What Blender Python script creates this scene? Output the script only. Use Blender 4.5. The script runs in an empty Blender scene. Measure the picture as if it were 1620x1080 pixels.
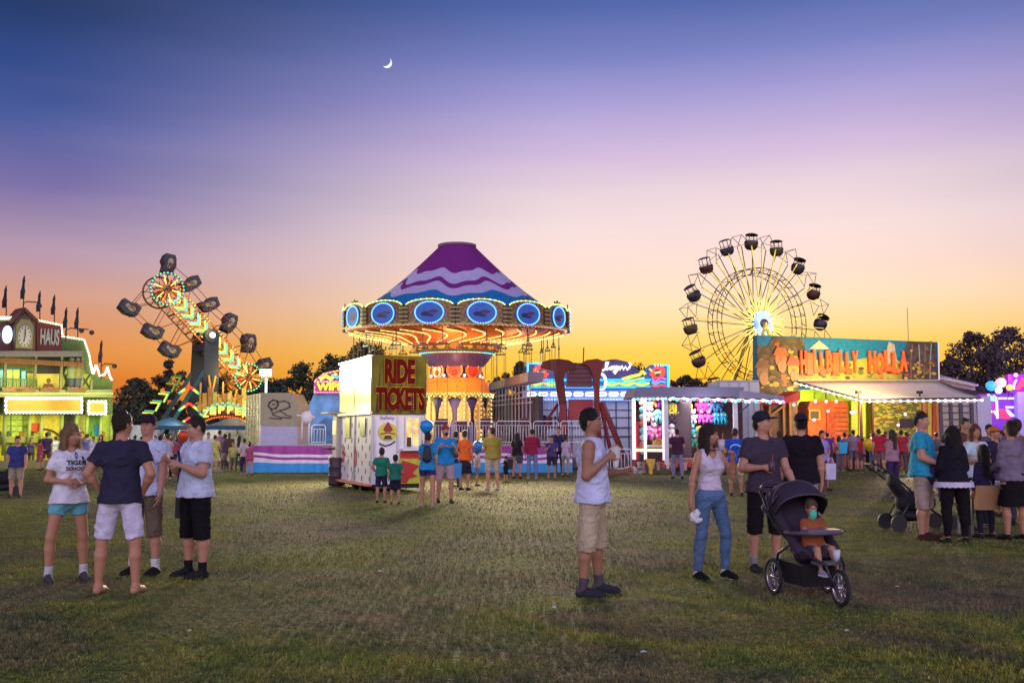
import bpy, math, random
import numpy as np
from mathutils import Vector, Matrix
from mathutils.bvhtree import BVHTree
SC = bpy.context.scene
COL = SC.collection
R = math.radians; PI = math.pi
random.seed(7); np.random.seed(7)
# ------------------------------------------------------------------ camera
F = 1575.0; CH = 1.53; TH = math.atan(148/F)
cam = bpy.data.cameras.new('camera'); co = bpy.data.objects.new('camera', cam); COL.objects.link(co)
cam.sensor_width = 36; cam.lens = 36*F/1620; cam.clip_start = 0.1; cam.clip_end = 6000
co.location = (0, 0, CH); co.rotation_euler = (PI/2+TH, 0, 0); SC.camera = co
# ------------------------------------------------------------------ world: dusk sky after sunset
W = bpy.data.worlds.new('World'); SC.world = W; W.use_nodes = True
nt = W.node_tree; nt.nodes.clear(); L = nt.links.new
def nn(t, **k):
    n = nt.nodes.new(t)
    for a, b in k.items(): setattr(n, a, b)
    return n
def lin(c): return tuple((x/255/12.92 if x/255 <= .04045 else ((x/255+.055)/1.055)**2.4) for x in c)
def wramp(stops):
    r = nn('ShaderNodeValToRGB'); e = r.color_ramp.elements
    while len(e) < len(stops): e.new(.5)
    for k, (p, c) in enumerate(stops): e[k].position = p; e[k].color = (*lin(c), 1)
    return r
tc = nn('ShaderNodeTexCoord'); sep = nn('ShaderNodeSeparateXYZ'); L(tc.outputs['Generated'], sep.inputs[0])
rc = wramp([(0, (250,168,30)), (.045, (252,188,38)), (.062, (253,197,56)), (.084, (252,207,88)), (.106, (253,218,148)), (.130, (254,225,188)), (.161, (252,221,207)), (.201, (244,221,221)), (.24, (230,209,219)), (.273, (210,187,221)), (.322, (166,157,213)), (.36, (122,130,196)), (.405, (78,100,170)), (.44, (60,84,156)), (.6, (26,44,108)), (1, (24,40,96))])
rl = wramp([(0, (196,96,40)), (.05, (218,116,44)), (.081, (228,142,76)), (.13, (208,153,136)), (.166, (180,150,172)), (.222, (122,110,166)), (.277, (72,88,156)), (.329, (40,68,134)), (.379, (27,50,98)), (.6, (16,30,74)), (1, (14,26,66))])
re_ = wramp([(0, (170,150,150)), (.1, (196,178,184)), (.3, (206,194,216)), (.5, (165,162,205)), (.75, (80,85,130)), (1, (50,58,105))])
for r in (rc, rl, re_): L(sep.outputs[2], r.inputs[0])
mrx = nn('ShaderNodeMapRange', interpolation_type='SMOOTHSTEP'); L(sep.outputs[0], mrx.inputs[0])
mrx.inputs[1].default_value = -.46; mrx.inputs[2].default_value = .10
mrr = nn('ShaderNodeMapRange', interpolation_type='SMOOTHSTEP'); L(sep.outputs[0], mrr.inputs[0]); mrr.inputs[1].default_value = .28; mrr.inputs[2].default_value = .75; mrr.inputs[3].default_value = 1; mrr.inputs[4].default_value = .35
mul_ = nn('ShaderNodeMath', operation='MULTIPLY'); L(mrx.outputs[0], mul_.inputs[0]); L(mrr.outputs[0], mul_.inputs[1])
hz_ = nn('ShaderNodeMapping'); hz_.inputs['Scale'].default_value = (1.5, 1.5, 14); L(tc.outputs['Generated'], hz_.inputs[0]); hn = nn('ShaderNodeTexNoise'); hn.inputs['Scale'].default_value = 2.2; hn.inputs['Detail'].default_value = 4; L(hz_.outputs[0], hn.inputs['Vector'])
ha = nn('ShaderNodeMapRange'); L(hn.outputs[0], ha.inputs[0]); ha.inputs[1].default_value = .3; ha.inputs[2].default_value = .7; ha.inputs[3].default_value = -.035; ha.inputs[4].default_value = .035
ad_ = nn('ShaderNodeMath', operation='ADD', use_clamp=True); L(mul_.outputs[0], ad_.inputs[0]); L(ha.outputs[0], ad_.inputs[1])
mx = nn('ShaderNodeMixRGB'); L(ad_.outputs[0], mx.inputs[0]); L(rl.outputs[0], mx.inputs[1]); L(rc.outputs[0], mx.inputs[2])
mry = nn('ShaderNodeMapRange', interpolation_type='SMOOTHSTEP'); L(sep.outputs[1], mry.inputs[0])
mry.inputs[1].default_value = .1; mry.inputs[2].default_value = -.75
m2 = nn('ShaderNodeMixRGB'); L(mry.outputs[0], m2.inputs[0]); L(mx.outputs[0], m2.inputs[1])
rs = nn('ShaderNodeVectorMath', operation='SCALE'); rs.inputs['Scale'].default_value = 3.1; L(re_.outputs[0], rs.inputs[0]); L(rs.outputs[0], m2.inputs[2])  # sky behind the camera boosted past dusk level, added fill for people's fronts
sky = nn('ShaderNodeTexSky', sky_type='NISHITA', sun_disc=False, sun_elevation=R(1.0), sun_rotation=R(14))
skm = nn('ShaderNodeMixRGB', blend_type='ADD'); skm.inputs[0].default_value = .012
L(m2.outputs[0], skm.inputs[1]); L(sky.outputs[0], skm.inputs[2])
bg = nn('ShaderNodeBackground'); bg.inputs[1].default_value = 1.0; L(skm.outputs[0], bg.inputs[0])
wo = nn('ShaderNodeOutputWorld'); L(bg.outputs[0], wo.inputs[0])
# last glow of the sun, just above the horizon beyond the big wheel
sl = bpy.data.lights.new('sun', 'SUN'); sl.energy = .55; sl.angle = R(12); sl.color = (1, .72, .42)
so = bpy.data.objects.new('sun', sl); COL.objects.link(so); so.rotation_euler = (R(-84), 0, R(-14))
SC.view_settings.view_transform = 'Standard'; SC.view_settings.look = 'None'; SC.view_settings.exposure = 0; SC.view_settings.gamma = 1
SC.cycles.use_denoising = True; SC.cycles.max_bounces = 5; SC.cycles.diffuse_bounces = 2; SC.cycles.glossy_bounces = 2
SC.cycles.transparent_max_bounces = 6; SC.cycles.caustics_reflective = False; SC.cycles.caustics_refractive = False
SC.cycles.sample_clamp_indirect = 3
# ------------------------------------------------------------------ pixel <-> world
CT, ST = math.cos(TH), math.sin(TH)
def ray(px, py):
    u = (px-810)/F; v = (540-py)/F
    return Vector((u, CT-v*ST, ST+v*CT))
def P(px, py, Y):
    d = ray(px, py); return Vector((0, 0, CH)) + d*(Y/d.y)
def G(px, py):
    d = ray(px, py); return Vector((0, 0, CH)) + d*(-CH/d.z)
def X(px, Y): return P(px, 688, Y).x
def Z(py, Y): return P(810, py, Y).z
class Plane:
    """vertical plane through two ground points; local x along it, local y away from the camera side, z up"""
    def __init__(s, a, b):
        s.o = Vector((a[0], a[1], 0)); s.d = (Vector((b[0], b[1], 0))-s.o); s.len = s.d.length; s.d.normalize()
        s.n = Vector((-s.d.y, s.d.x, 0)); s.rz = math.atan2(s.d.y, s.d.x)
    def at(s, px, py, off=0):
        d = ray(px, py); o = Vector((0, 0, CH)); q = s.o + s.n*off
        t = (q-o).dot(s.n)/d.dot(s.n); p = o+d*t
        return (p-s.o).dot(s.d), p.z
    def world(s, x, y, z=0): return s.o+s.d*x+s.n*y+Vector((0, 0, z))
# ------------------------------------------------------------------ materials
MATS = {}
def mat(col, rough=.6, metal=0., var=.12, scale=6., bump=0., key=None, spec=.5):
    k = key or (tuple(round(c, 3) for c in col), rough, metal, var, scale, bump)
    if k in MATS: return MATS[k]
    m = bpy.data.materials.new('surface'); m.use_nodes = True; n = m.node_tree; b = n.nodes['Principled BSDF']
    b.inputs['Roughness'].default_value = rough; b.inputs['Metallic'].default_value = metal
    b.inputs['Specular IOR Level'].default_value = spec
    t = n.nodes.new('ShaderNodeTexCoord'); no = n.nodes.new('ShaderNodeTexNoise'); no.inputs['Scale'].default_value = scale; no.inputs['Detail'].default_value = 5
    n.links.new(t.outputs['Object'], no.inputs['Vector'])
    mr = n.nodes.new('ShaderNodeMapRange'); mr.inputs[1].default_value = .3; mr.inputs[2].default_value = .7; mr.inputs[3].default_value = 1-var; mr.inputs[4].default_value = 1+var*.6
    n.links.new(no.outputs[0], mr.inputs[0])
    mm = n.nodes.new('ShaderNodeVectorMath'); mm.operation = 'SCALE'; mm.inputs[0].default_value = col[:3]
    n.links.new(mr.outputs[0], mm.inputs['Scale']); n.links.new(mm.outputs[0], b.inputs['Base Color'])
    if bump:
        n2 = n.nodes.new('ShaderNodeTexNoise'); n2.inputs['Scale'].default_value = scale*2.2; n2.inputs['Detail'].default_value = 6; n2.inputs['Distortion'].default_value = 1.2
        n.links.new(t.outputs['Object'], n2.inputs['Vector'])
        bp = n.nodes.new('ShaderNodeBump'); bp.inputs['Strength'].default_value = min(1, bump); bp.inputs['Distance'].default_value = .035
        n.links.new(n2.outputs[0], bp.inputs['Height']); n.links.new(bp.outputs[0], b.inputs['Normal'])
    MATS[k] = m; return m
def em(col, s=3.):
    k = ('em', tuple(col), s)
    if k in MATS: return MATS[k]
    m = bpy.data.materials.new('lamp_glow'); m.use_nodes = True; n = m.node_tree; n.nodes.clear()
    e = n.nodes.new('ShaderNodeEmission'); e.inputs[0].default_value = (*col, 1); e.inputs[1].default_value = s
    o = n.nodes.new('ShaderNodeOutputMaterial'); n.links.new(e.outputs[0], o.inputs[0])
    m.cycles.emission_sampling = 'NONE'; MATS[k] = m; return m
def self_lit(col, s=1., c2=None, scale=3.):
    """slightly uneven own glow: lamps behind sign faces, put into the colour elsewhere"""
    k = ('bl', tuple(col), s, c2, scale)
    if k in MATS: return MATS[k]
    m = bpy.data.materials.new('lit_panel'); m.use_nodes = True; n = m.node_tree; b = n.nodes['Principled BSDF']
    t = n.nodes.new('ShaderNodeTexCoord'); no = n.nodes.new('ShaderNodeTexNoise'); no.inputs['Scale'].default_value = scale; no.inputs['Detail'].default_value = 4
    n.links.new(t.outputs['Object'], no.inputs['Vector']); r = n.nodes.new('ShaderNodeValToRGB')
    r.color_ramp.elements[0].position = .35; r.color_ramp.elements[0].color = (*(c2 or tuple(c*.55 for c in col)), 1); r.color_ramp.elements[1].position = .62; r.color_ramp.elements[1].color = (*col, 1)
    n.links.new(no.outputs[0], r.inputs[0]); n.links.new(r.outputs[0], b.inputs['Emission Color']); b.inputs['Emission Strength'].default_value = s
    b.inputs['Base Color'].default_value = (*[c*.5 for c in col], 1); b.inputs['Roughness'].default_value = .4
    m.cycles.emission_sampling = 'NONE'; MATS[k] = m; return m
WHITE = mat((.75, .75, .77), .5, var=.1); STEEL = mat((.45, .46, .5), .35, .8, .2); DARK = mat((.03, .03, .035), .6)
BLACK = mat((.012, .012, .014), .55); CHROME = mat((.7, .7, .72), .2, 1., .1)
# ------------------------------------------------------------------ mesh builder
def frame(d):
    d = d.normalized(); u = Vector((0, 0, 1)) if abs(d.z) < .95 else Vector((1, 0, 0))
    a = d.cross(u).normalized(); return a, a.cross(d).normalized()
class MB:
    def __init__(s): s.v = []; s.f = []; s.m = []
    def add(s, vs, fs, mi=0):
        k = len(s.v); s.v += [tuple(v) for v in vs]; s.f += [tuple(i+k for i in f) for f in fs]; s.m += [mi]*len(fs); return s
    def box(s, c, d, rz=0, mi=0, rot=None):
        x, y, z = d[0]/2, d[1]/2, d[2]/2; M = rot or Matrix.Rotation(rz, 3, 'Z'); c = Vector(c)
        vs = [c+M@Vector((a*x, b*y, e*z)) for a in (-1, 1) for b in (-1, 1) for e in (-1, 1)]
        return s.add(vs, [(0,1,3,2),(4,6,7,5),(0,4,5,1),(2,3,7,6),(0,2,6,4),(1,5,7,3)], mi)
    def bar(s, a, b, w, h=None, mi=0):
        a, b = Vector(a), Vector(b); u, v = frame(b-a); h = h or w; u = u*w/2; v = v*h/2
        return s.add([a-u-v, a+u-v, a+u+v, a-u+v, b-u-v, b+u-v, b+u+v, b-u+v], [(3,2,1,0),(4,5,6,7),(0,1,5,4),(1,2,6,5),(2,3,7,6),(3,0,4,7)], mi)
    def tube(s, pts, r, n=6, mi=0, closed=False):
        pts = [Vector(p) for p in pts]; rs = r if isinstance(r, (list, tuple)) else [r]*len(pts); vs = []; u = None
        for i, p in enumerate(pts):
            d = (pts[(i+1) % len(pts)]-pts[i-1]) if closed else (pts[min(i+1, len(pts)-1)]-pts[max(i-1, 0)])
            if u is None: u, w = frame(d)
            else:
                dn = d.normalized(); u = (u-dn*u.dot(dn)).normalized(); w = u.cross(dn)
            for k in range(n):
                t = 2*PI*k/n; vs.append(p+(u*math.cos(t)+w*math.sin(t))*rs[i])
        N = len(pts); fs = []
        for i in range(N if closed else N-1):
            j = (i+1) % N
            for k in range(n): fs.append((i*n+k, i*n+(k+1) % n, j*n+(k+1) % n, j*n+k))
        if not closed: fs += [tuple(reversed(range(n))), tuple(range((N-1)*n, N*n))]
        return s.add(vs, fs, mi)
    def lathe(s, prof, n=24, c=(0, 0, 0), mi=0, a0=0, a1=2*PI, mif=None):
        c = Vector(c); full = abs(a1-a0-2*PI) < 1e-6; K = n if full else n+1; vs = []; k0 = len(s.f)
        for r, z in prof:
            for k in range(K):
                t = a0+(a1-a0)*k/n; vs.append(c+Vector((r*math.cos(t), r*math.sin(t), z)))
        fs = []; ms = []
        for i in range(len(prof)-1):
            for k in range(n):
                fs.append((i*K+k, i*K+(k+1) % K, (i+1)*K+(k+1) % K, (i+1)*K+k)); ms.append(mif(i, k) if mif else mi)
        s.add(vs, fs, mi); s.m[k0:] = ms; return s
    def ball(s, c, r, n=8, m=6, mi=0, rot=None):
        rr = r if isinstance(r, (list, tuple)) else (r, r, r); c = Vector(c); vs = []
        for i in range(m+1):
            a = PI*i/m
            for k in range(n):
                t = 2*PI*k/n; q = Vector((rr[0]*math.sin(a)*math.cos(t), rr[1]*math.sin(a)*math.sin(t), rr[2]*math.cos(a)))
                vs.append(c+(rot@q if rot else q))
        return s.add(vs, [(i*n+k, (i+1)*n+k, (i+1)*n+(k+1) % n, i*n+(k+1) % n) for i in range(m) for k in range(n)], mi)
    def prism(s, poly, y0, y1, mi=0):
        """polygon in the local x-z plane, thickened from y0 to y1"""
        n = len(poly); ar = sum(poly[i][0]*poly[(i+1) % n][1]-poly[(i+1) % n][0]*poly[i][1] for i in range(n))
        if ar < 0: poly = poly[::-1]
        vs = [(x, y0, z) for x, z in poly]+[(x, y1, z) for x, z in poly]
        return s.add(vs, [tuple(range(n)), tuple(reversed(range(n, 2*n)))]+[((i+1) % n, i, n+i, n+(i+1) % n) for i in range(n)], mi)
    def ngon(s, cx, cz, rx, rz, n=20, a0=0, y0=0, y1=.02, mi=0):
        return s.prism([(cx+rx*math.cos(a0+2*PI*k/n), cz+rz*math.sin(a0+2*PI*k/n)) for k in range(n)], y0, y1, mi)
    def ribbon(s, pts, w, y0, y1, mi=0, closed=False):
        """thick painted/raised line through x-z points"""
        N = len(pts)
        for i in range(N if closed else N-1):
            (x0, z0), (x1, z1) = pts[i], pts[(i+1) % N]; d = math.hypot(x1-x0, z1-z0) or 1e-6
            ex, ez = (x1-x0)/d*w*.3, (z1-z0)/d*w*.3; nx, nz = -(z1-z0)/d*w/2, (x1-x0)/d*w/2
            s.prism([(x0-ex+nx, z0-ez+nz), (x0-ex-nx, z0-ez-nz), (x1+ex-nx, z1+ez-nz), (x1+ex+nx, z1+ez+nz)], y0, y1, mi)
        return s
    def xf(s, M): s.v = [tuple(M@Vector(v)) for v in s.v]; return s
    def build(s, name, mats, parent=None, smooth=False):
        me = bpy.data.meshes.new(name); me.from_pydata(s.v, [], s.f)
        for m in (mats if isinstance(mats, (list, tuple)) else [mats]): me.materials.append(m)
        me.polygons.foreach_set('material_index', s.m)
        if smooth: me.shade_smooth()
        me.update(); o = bpy.data.objects.new(name, me); COL.objects.link(o)
        if parent: o.parent = parent
        return o
def npmesh(name, v, f, m, parent=None, smooth=True):
    me = bpy.data.meshes.new(name); k = f.shape[1]
    me.vertices.add(len(v)); me.vertices.foreach_set('co', v.astype(np.float32).ravel())
    me.loops.add(f.size); me.loops.foreach_set('vertex_index', f.astype(np.int32).ravel())
    me.polygons.add(len(f)); me.polygons.foreach_set('loop_start', np.arange(len(f), dtype=np.int32)*k)
    me.update(calc_edges=True); me.materials.append(m)
    if smooth: me.shade_smooth()
    o = bpy.data.objects.new(name, me); COL.objects.link(o)
    if parent: o.parent = parent
    return o
def tag(o, label=None, cat=None, group=None, kind=None):
    if label: o['label'] = label
    if cat: o['category'] = cat
    if group: o['group'] = group
    if kind: o['kind'] = kind
    return o
def thing(name, label, cat, loc=(0, 0, 0), rz=0, group=None):
    o = bpy.data.objects.new(name, None); COL.objects.link(o); o.location = loc; o.rotation_euler = (0, 0, rz); o.empty_display_size = .2
    return tag(o, label, cat, group)
def copy_tree(o, parent=None):
    c = o.copy(); COL.objects.link(c); c.parent = parent
    for ch in [q for q in o.children]: copy_tree(ch, c)
    return c
TXT = {}
def text(s, w, h, m, parent, at, name='lettering', depth=.03, bold=.02, shear=0, mi=None, rot=None, M=None):
    """lettering fitted to a w x h box in the parent's x-z plane, lower left corner at (x, y, z)"""
    cu = bpy.data.curves.new('t', 'FONT'); cu.body = s; cu.size = 1; cu.extrude = .02; cu.offset = bold; cu.shear = shear; cu.resolution_u = 3
    t = bpy.data.objects.new('t', cu); COL.objects.link(t)
    me = bpy.data.meshes.new_from_object(t.evaluated_get(bpy.context.evaluated_depsgraph_get())); bpy.data.objects.remove(t)
    co_ = np.empty(len(me.vertices)*3, np.float32); me.vertices.foreach_get('co', co_); co_ = co_.reshape(-1, 3)
    lo, hi = co_.min(0), co_.max(0); q = (co_-lo)/(hi-lo)
    v = np.stack([at[0]+q[:, 0]*w, at[1]+(.5-q[:, 2])*depth, at[2]+q[:, 1]*h], 1)
    if M is not None: v = np.array([tuple(M@Vector(p)) for p in v])
    me.vertices.foreach_set('co', v.astype(np.float32).ravel()); me.materials.clear(); me.materials.append(m); me.update()
    o = bpy.data.objects.new(name, me); COL.objects.link(o); o.parent = parent; return o
def lamp(kind, loc, energy, col, size=1, rot=None, parent=None, name='lamp_light', spot=None):
    l = bpy.data.lights.new(name, kind); l.energy = energy; l.color = col
    if kind == 'AREA': l.size = size
    else: l.shadow_soft_size = size
    if spot: l.spot_size = spot; l.spot_blend = .6
    o = bpy.data.objects.new(name, l); COL.objects.link(o); o.location = loc
    if rot: o.rotation_euler = rot
    if parent: o.parent = parent
    return o
def bulbs(pts, r, n=6, mi=0, mb=None, strip=True):
    """a row of bulbs on its thin lamp strip"""
    mb = mb or MB()
    if strip and len(pts) > 1: mb.tube(pts, r*.35, 4, mi)
    for p in pts: mb.ball(p, r, n, 4, mi)
    return mb
def line(a, b, n): return [tuple(a[i]+(b[i]-a[i])*k/(n-1) for i in range(len(a))) for k in range(n)]
# ------------------------------------------------------------------ ground and grass
def grass_mat(name, blade):
    m = bpy.data.materials.new(name); m.use_nodes = True; n = m.node_tree; b = n.nodes['Principled BSDF']; l = n.links.new
    g = n.nodes.new('ShaderNodeNewGeometry')
    mp = n.nodes.new('ShaderNodeMapping'); mp.inputs['Scale'].default_value = (1, 1, 0); l(g.outputs['Position'], mp.inputs[0])
    def noise(sc, det, off, dist=0):
        x = n.nodes.new('ShaderNodeMapping'); x.inputs['Location'].default_value = (off, off*.7, 0); l(mp.outputs[0], x.inputs[0])
        q = n.nodes.new('ShaderNodeTexNoise'); q.inputs['Scale'].default_value = sc; q.inputs['Detail'].default_value = det; q.inputs['Distortion'].default_value = dist; l(x.outputs[0], q.inputs['Vector']); return q
    def ramp(src, stops):
        r = n.nodes.new('ShaderNodeValToRGB'); e = r.color_ramp.elements
        while len(e) < len(stops): e.new(.5)
        for k, (p, c) in enumerate(stops): e[k].position = p; e[k].color = (*c, 1)
        l(src, r.inputs[0]); return r
    a = noise(.30, 7, 3.1, .9); c = noise(2.6, 5, 9.0, .4); d = noise(17, 4, 1.5)
    base = ramp(a.outputs[0], [(.28, (.072, .062, .046)), (.37, (.098, .094, .050)), (.45, (.086, .092, .040)), (.53, (.092, .116, .028)), (.61, (.122, .142, .026)), (.67, (.088, .088, .040)), (.75, (.070, .064, .042))])
    dry = ramp(c.outputs[0], [(.36, (.62, .66, .66)), (.47, (1, 1, .95)), (.56, (1.25, 1.02, .9)), (.68, (1.6, 1.3, 1.3))])
    mm = n.nodes.new('ShaderNodeMixRGB'); mm.blend_type = 'MULTIPLY'; mm.inputs[0].default_value = 1; l(base.outputs[0], mm.inputs[1]); l(dry.outputs[0], mm.inputs[2])
    fine = ramp(d.outputs[0], [(.3, (.42, .42, .45)), (.5, (.9, .9, .9)), (.7, (1.45, 1.4, 1.3))])
    m3 = n.nodes.new('ShaderNodeMixRGB'); m3.blend_type = 'MULTIPLY'; m3.inputs[0].default_value = 1; l(mm.outputs[0], m3.inputs[1]); l(fine.outputs[0], m3.inputs[2])
    if blade:
        e_ = noise(70, 2, 5.5); f_ = ramp(e_.outputs[0], [(.32, (.55, .56, .55)), (.5, (1, 1, 1)), (.64, (1.6, 1.55, 1.4))])
        m4 = n.nodes.new('ShaderNodeMixRGB'); m4.blend_type = 'MULTIPLY'; m4.inputs[0].default_value = 1; l(m3.outputs[0], m4.inputs[1]); l(f_.outputs[0], m4.inputs[2]); m3 = m4
    k = n.nodes.new('ShaderNodeVectorMath'); k.operation = 'SCALE'; k.inputs['Scale'].default_value = 2.05 if blade else .95; l(m3.outputs[0], k.inputs[0]); l(k.outputs[0], b.inputs['Base Color'])
    b.inputs['Roughness'].default_value = .75; b.inputs['Specular IOR Level'].default_value = .15
    if not blade:
        bp = n.nodes.new('ShaderNodeBump'); bp.inputs['Strength'].default_value = .8; bp.inputs['Distance'].default_value = .06; l(d.outputs[0], bp.inputs['Height']); l(bp.outputs[0], b.inputs['Normal'])
    return m
g = MB(); xs = [-2500, -300, -60, -30, -15, 0, 15, 30, 60, 300, 2500]; ys = [-300, -40, 0, 15, 30, 60, 120, 400, 3000]
for x in xs:
    for y in ys: g.v.append((x, y, 0))
for i in range(len(xs)-1):
    for j in range(len(ys)-1): k = i*len(ys)+j; g.f.append((k, k+len(ys), k+len(ys)+1, k+1)); g.m.append(0)
tag(g.build('ground', grass_mat('turf', False)), kind='structure')
def blades(n, y0, y1, h0, h1, w):
    y = 1/(np.random.rand(n)*(1/y0-1/y1)+1/y1); u = (np.random.rand(n)-.5)*1.12
    x = u*y*1620/F
    # tufts: pull blades towards clump centres
    i_ = np.round(x/.11); j_ = np.round(y/.11); k1 = np.modf(np.abs(np.sin(i_*12.9898+j_*78.233)*43758.5453))[0]-.5; k2 = np.modf(np.abs(np.sin(i_*39.346+j_*11.135)*24634.6345))[0]-.5; x = x*.84+(i_+k1*2.2)*.11*.16; y = y*.84+(j_+k2*2.2)*.11*.16
    pn = .5+.5*np.sin(x*1.3+1.7*np.sin(y*.9))*np.sin(y*1.7+1.1*np.sin(x*1.2))
    h = (h0+(h1-h0)*np.random.rand(n))*(.45+.8*pn)*(.8+y/30); a = np.random.rand(n)*2*PI; ln = h*(.25+np.random.rand(n)*.9); la = np.random.rand(n)*2*PI
    ww = w*(.6+.8*np.random.rand(n))*np.maximum(1, y/9)
    dx, dy = np.cos(a)*ww/2, np.sin(a)*ww/2; z = np.zeros(n)
    v = np.stack([np.stack([x-dx, y-dy, z-.004], 1), np.stack([x+dx, y+dy, z-.004], 1), np.stack([x+np.cos(la)*ln*.4+dx*.7, y+np.sin(la)*ln*.4+dy*.7, h*.6], 1), np.stack([x+np.cos(la)*ln*.4-dx*.7, y+np.sin(la)*ln*.4-dy*.7, h*.6], 1), np.stack([x+np.cos(la)*ln, y+np.sin(la)*ln, h], 1)], 1).reshape(-1, 3)
    i = np.arange(n)[:, None]*5
    return v, np.concatenate([i+np.array([[0, 1, 2]]), i+np.array([[0, 2, 3]]), i+np.array([[3, 2, 4]])])
v1, f1 = blades(330000, 4.6, 48, .014, .036, .0048)
gr = npmesh('grass', v1, f1, grass_mat('grass_blades', True), smooth=False)
tag(gr, 'short worn mixed green and dry grass of the fairground field', 'grass', kind='stuff')
# ------------------------------------------------------------------ trees
BARK = mat((.05, .038, .03), .9, bump=.5)
def leafmat(i):
    c = [(.075, .085, .045), (.085, .065, .045), (.055, .08, .055), (.10, .07, .085)][i]
    return mat(c, .8, var=.5, scale=.8, key=('leaf', i))
def tree(name, px, ytop, width, Y, label, kind=0, dens=1., base=None, cat='tree', bare=0.):
    x = X(px, Y); H = Z(ytop, Y); w = width/F*Y
    t = thing(name, label, cat, (x, Y, 0), random.random()*6, 'trees behind the fairground')
    tr = MB(); segs = [(0, 0, 0), (.1, .05, H*.25), (-.05, .1, H*.5), (.08, 0, H*.8)]
    tr.tube(segs, [w*.035+.12, w*.03+.09, w*.02+.07, .03], 7); limbs = []
    for i in range(11):
        a = i*2.4+random.random(); z0 = H*(.1+.55*random.random()); e = Vector((math.cos(a)*w*.38*random.uniform(.6, 1.1), math.sin(a)*w*.38, z0+H*random.uniform(.12, .3)))
        limbs.append(e); tr.tube([(0, .05, z0), (e.x*.5, e.y*.5, z0+(e.z-z0)*.35), e], [.11, .07, .02], 5)
    tr.build('trunk', BARK, t)
    nc = int(46*dens*max(1, w/5)); vs = []; cl = []
    for i in range(nc):
        a = random.random()*2*PI; zz = random.random()**.8; rr = w/2*math.sqrt(random.random())*math.sin(PI*min(.93, max(.12, zz*.8+.16)))**.6
        cl.append((math.cos(a)*rr, math.sin(a)*rr, H*(.02+.93*zz), w*random.uniform(.09, .17)))
    for e in limbs: cl.append((e.x, e.y, e.z, w*.1))
    for k in range(5):
        a = random.random()*6.28; cl.append((math.cos(a)*w*.15*random.random(), 0, H*random.uniform(.9, .97), w*.07))
    C = np.array(cl); per = int(110*(1-bare)); n = len(C)*per; ci = np.repeat(np.arange(len(C)), per)
    d = np.random.normal(size=(n, 3)); d /= np.linalg.norm(d, axis=1)[:, None]; d *= np.random.rand(n, 1)**.6*1.25
    p = C[ci, :3]+d*C[ci, 3:4]*np.array([1.1, 1.1, .85]); p[:, 2] = np.maximum(p[:, 2], .3)
    a = np.random.normal(size=(n, 3)); a /= np.linalg.norm(a, axis=1)[:, None]; b = np.cross(a, np.random.normal(size=(n, 3))); b /= np.linalg.norm(b, axis=1)[:, None]
    s = (.07+.11*np.random.rand(n, 1))*(Y/75)
    v = np.stack([p-a*s, p+b*s*.55, p+a*s, p-b*s*.55], 1).reshape(-1, 3)
    npmesh('crown', v, np.arange(n*4).reshape(-1, 4), leafmat(kind), t, smooth=False)
    return t
tr_list = [
 (212, 598, 60, 88, 'low dark tree just right of the green fun house', 0, 1), (262, 566, 62, 92, 'sparse tree with gaps between the fun house and the zipper ride', 1, .5),
 (236, 618, 70, 86, 'low rounded dark bush-like tree behind the chevron strut of the zipper ride', 0, 1), (330, 590, 80, 95, 'dark tree behind the zipper tower', 0, .8),
 (440, 600, 70, 90, 'dark tree behind the bright white lamp', 2, 1), (478, 572, 74, 84, 'dark tree left of the tall tree above the WIPE sign', 0, 1),
 (520, 560, 80, 80, 'broad dark tree above the WIPE sign', 0, 1.2), (578, 544, 110, 78, 'tallest broad tree behind the ride tickets booth', 0, 1.3), (640, 566, 70, 84, 'tree behind the left side of the swing ride stem', 1, .9),
 (822, 570, 60, 88, 'tree between the swing ride stem and the blue sign', 1, .7), (786, 596, 60, 92, 'low tree right of the swing ride stem', 1, .7), (868, 584, 60, 84, 'tree behind the left arm of the red machine', 0, .8),
 (912, 574, 60, 92, 'tree behind the red machine arch', 0, .9), (1000, 578, 70, 86, 'tree behind the right half of the blue neon sign', 0, .9), (1040, 600, 60, 94, 'low tree over the right end of the blue neon sign', 1, .8),
 (1088, 594, 64, 90, 'low dark tree left of the white trailer', 1, 1), (1128, 604, 50, 94, 'small low dark tree under the big wheel', 0, .9),
 (1508, 562, 60, 90, 'lower dark tree beside the right end of the hillbilly sign', 1, .9), (1540, 520, 92, 82, 'tall round dark tree right of the hillbilly sign', 3, 1.3), (1604, 516, 96, 80, 'tall dark tree at the right edge', 3, 1.3), (1576, 550, 80, 76, 'lower dark tree between the two tall trees on the right', 3, 1.1)]
for px, yt, w, Y, lb, k, dn in tr_list: tree('tree', px, yt, w, Y, lb, k, dn)
# far wood closing the horizon
def wood():
    n = 34000; x = np.random.uniform(-75, 75, n); y = np.random.uniform(104, 114, n)
    top = 4.5+1.5*np.sin(x*.16)+1.1*np.sin(x*.43+1)+.6*np.sin(x*1.1)
    z = np.abs(top)*np.random.rand(n)**.6; p = np.stack([x, y, z], 1)
    a = np.random.normal(size=(n, 3)); a /= np.linalg.norm(a, axis=1)[:, None]; b = np.cross(a, np.random.normal(size=(n, 3))); b /= np.linalg.norm(b, axis=1)[:, None]; s = .38
    v = np.stack([p-a*s, p+b*s*.6, p+a*s, p-b*s*.6], 1).reshape(-1, 3)
    o = npmesh('far_wood', v, np.arange(n*4).reshape(-1, 4), leafmat(0), smooth=False)
    tag(o, 'low dark wood along the horizon behind the fairground', 'wood', kind='stuff')
wood()
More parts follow.
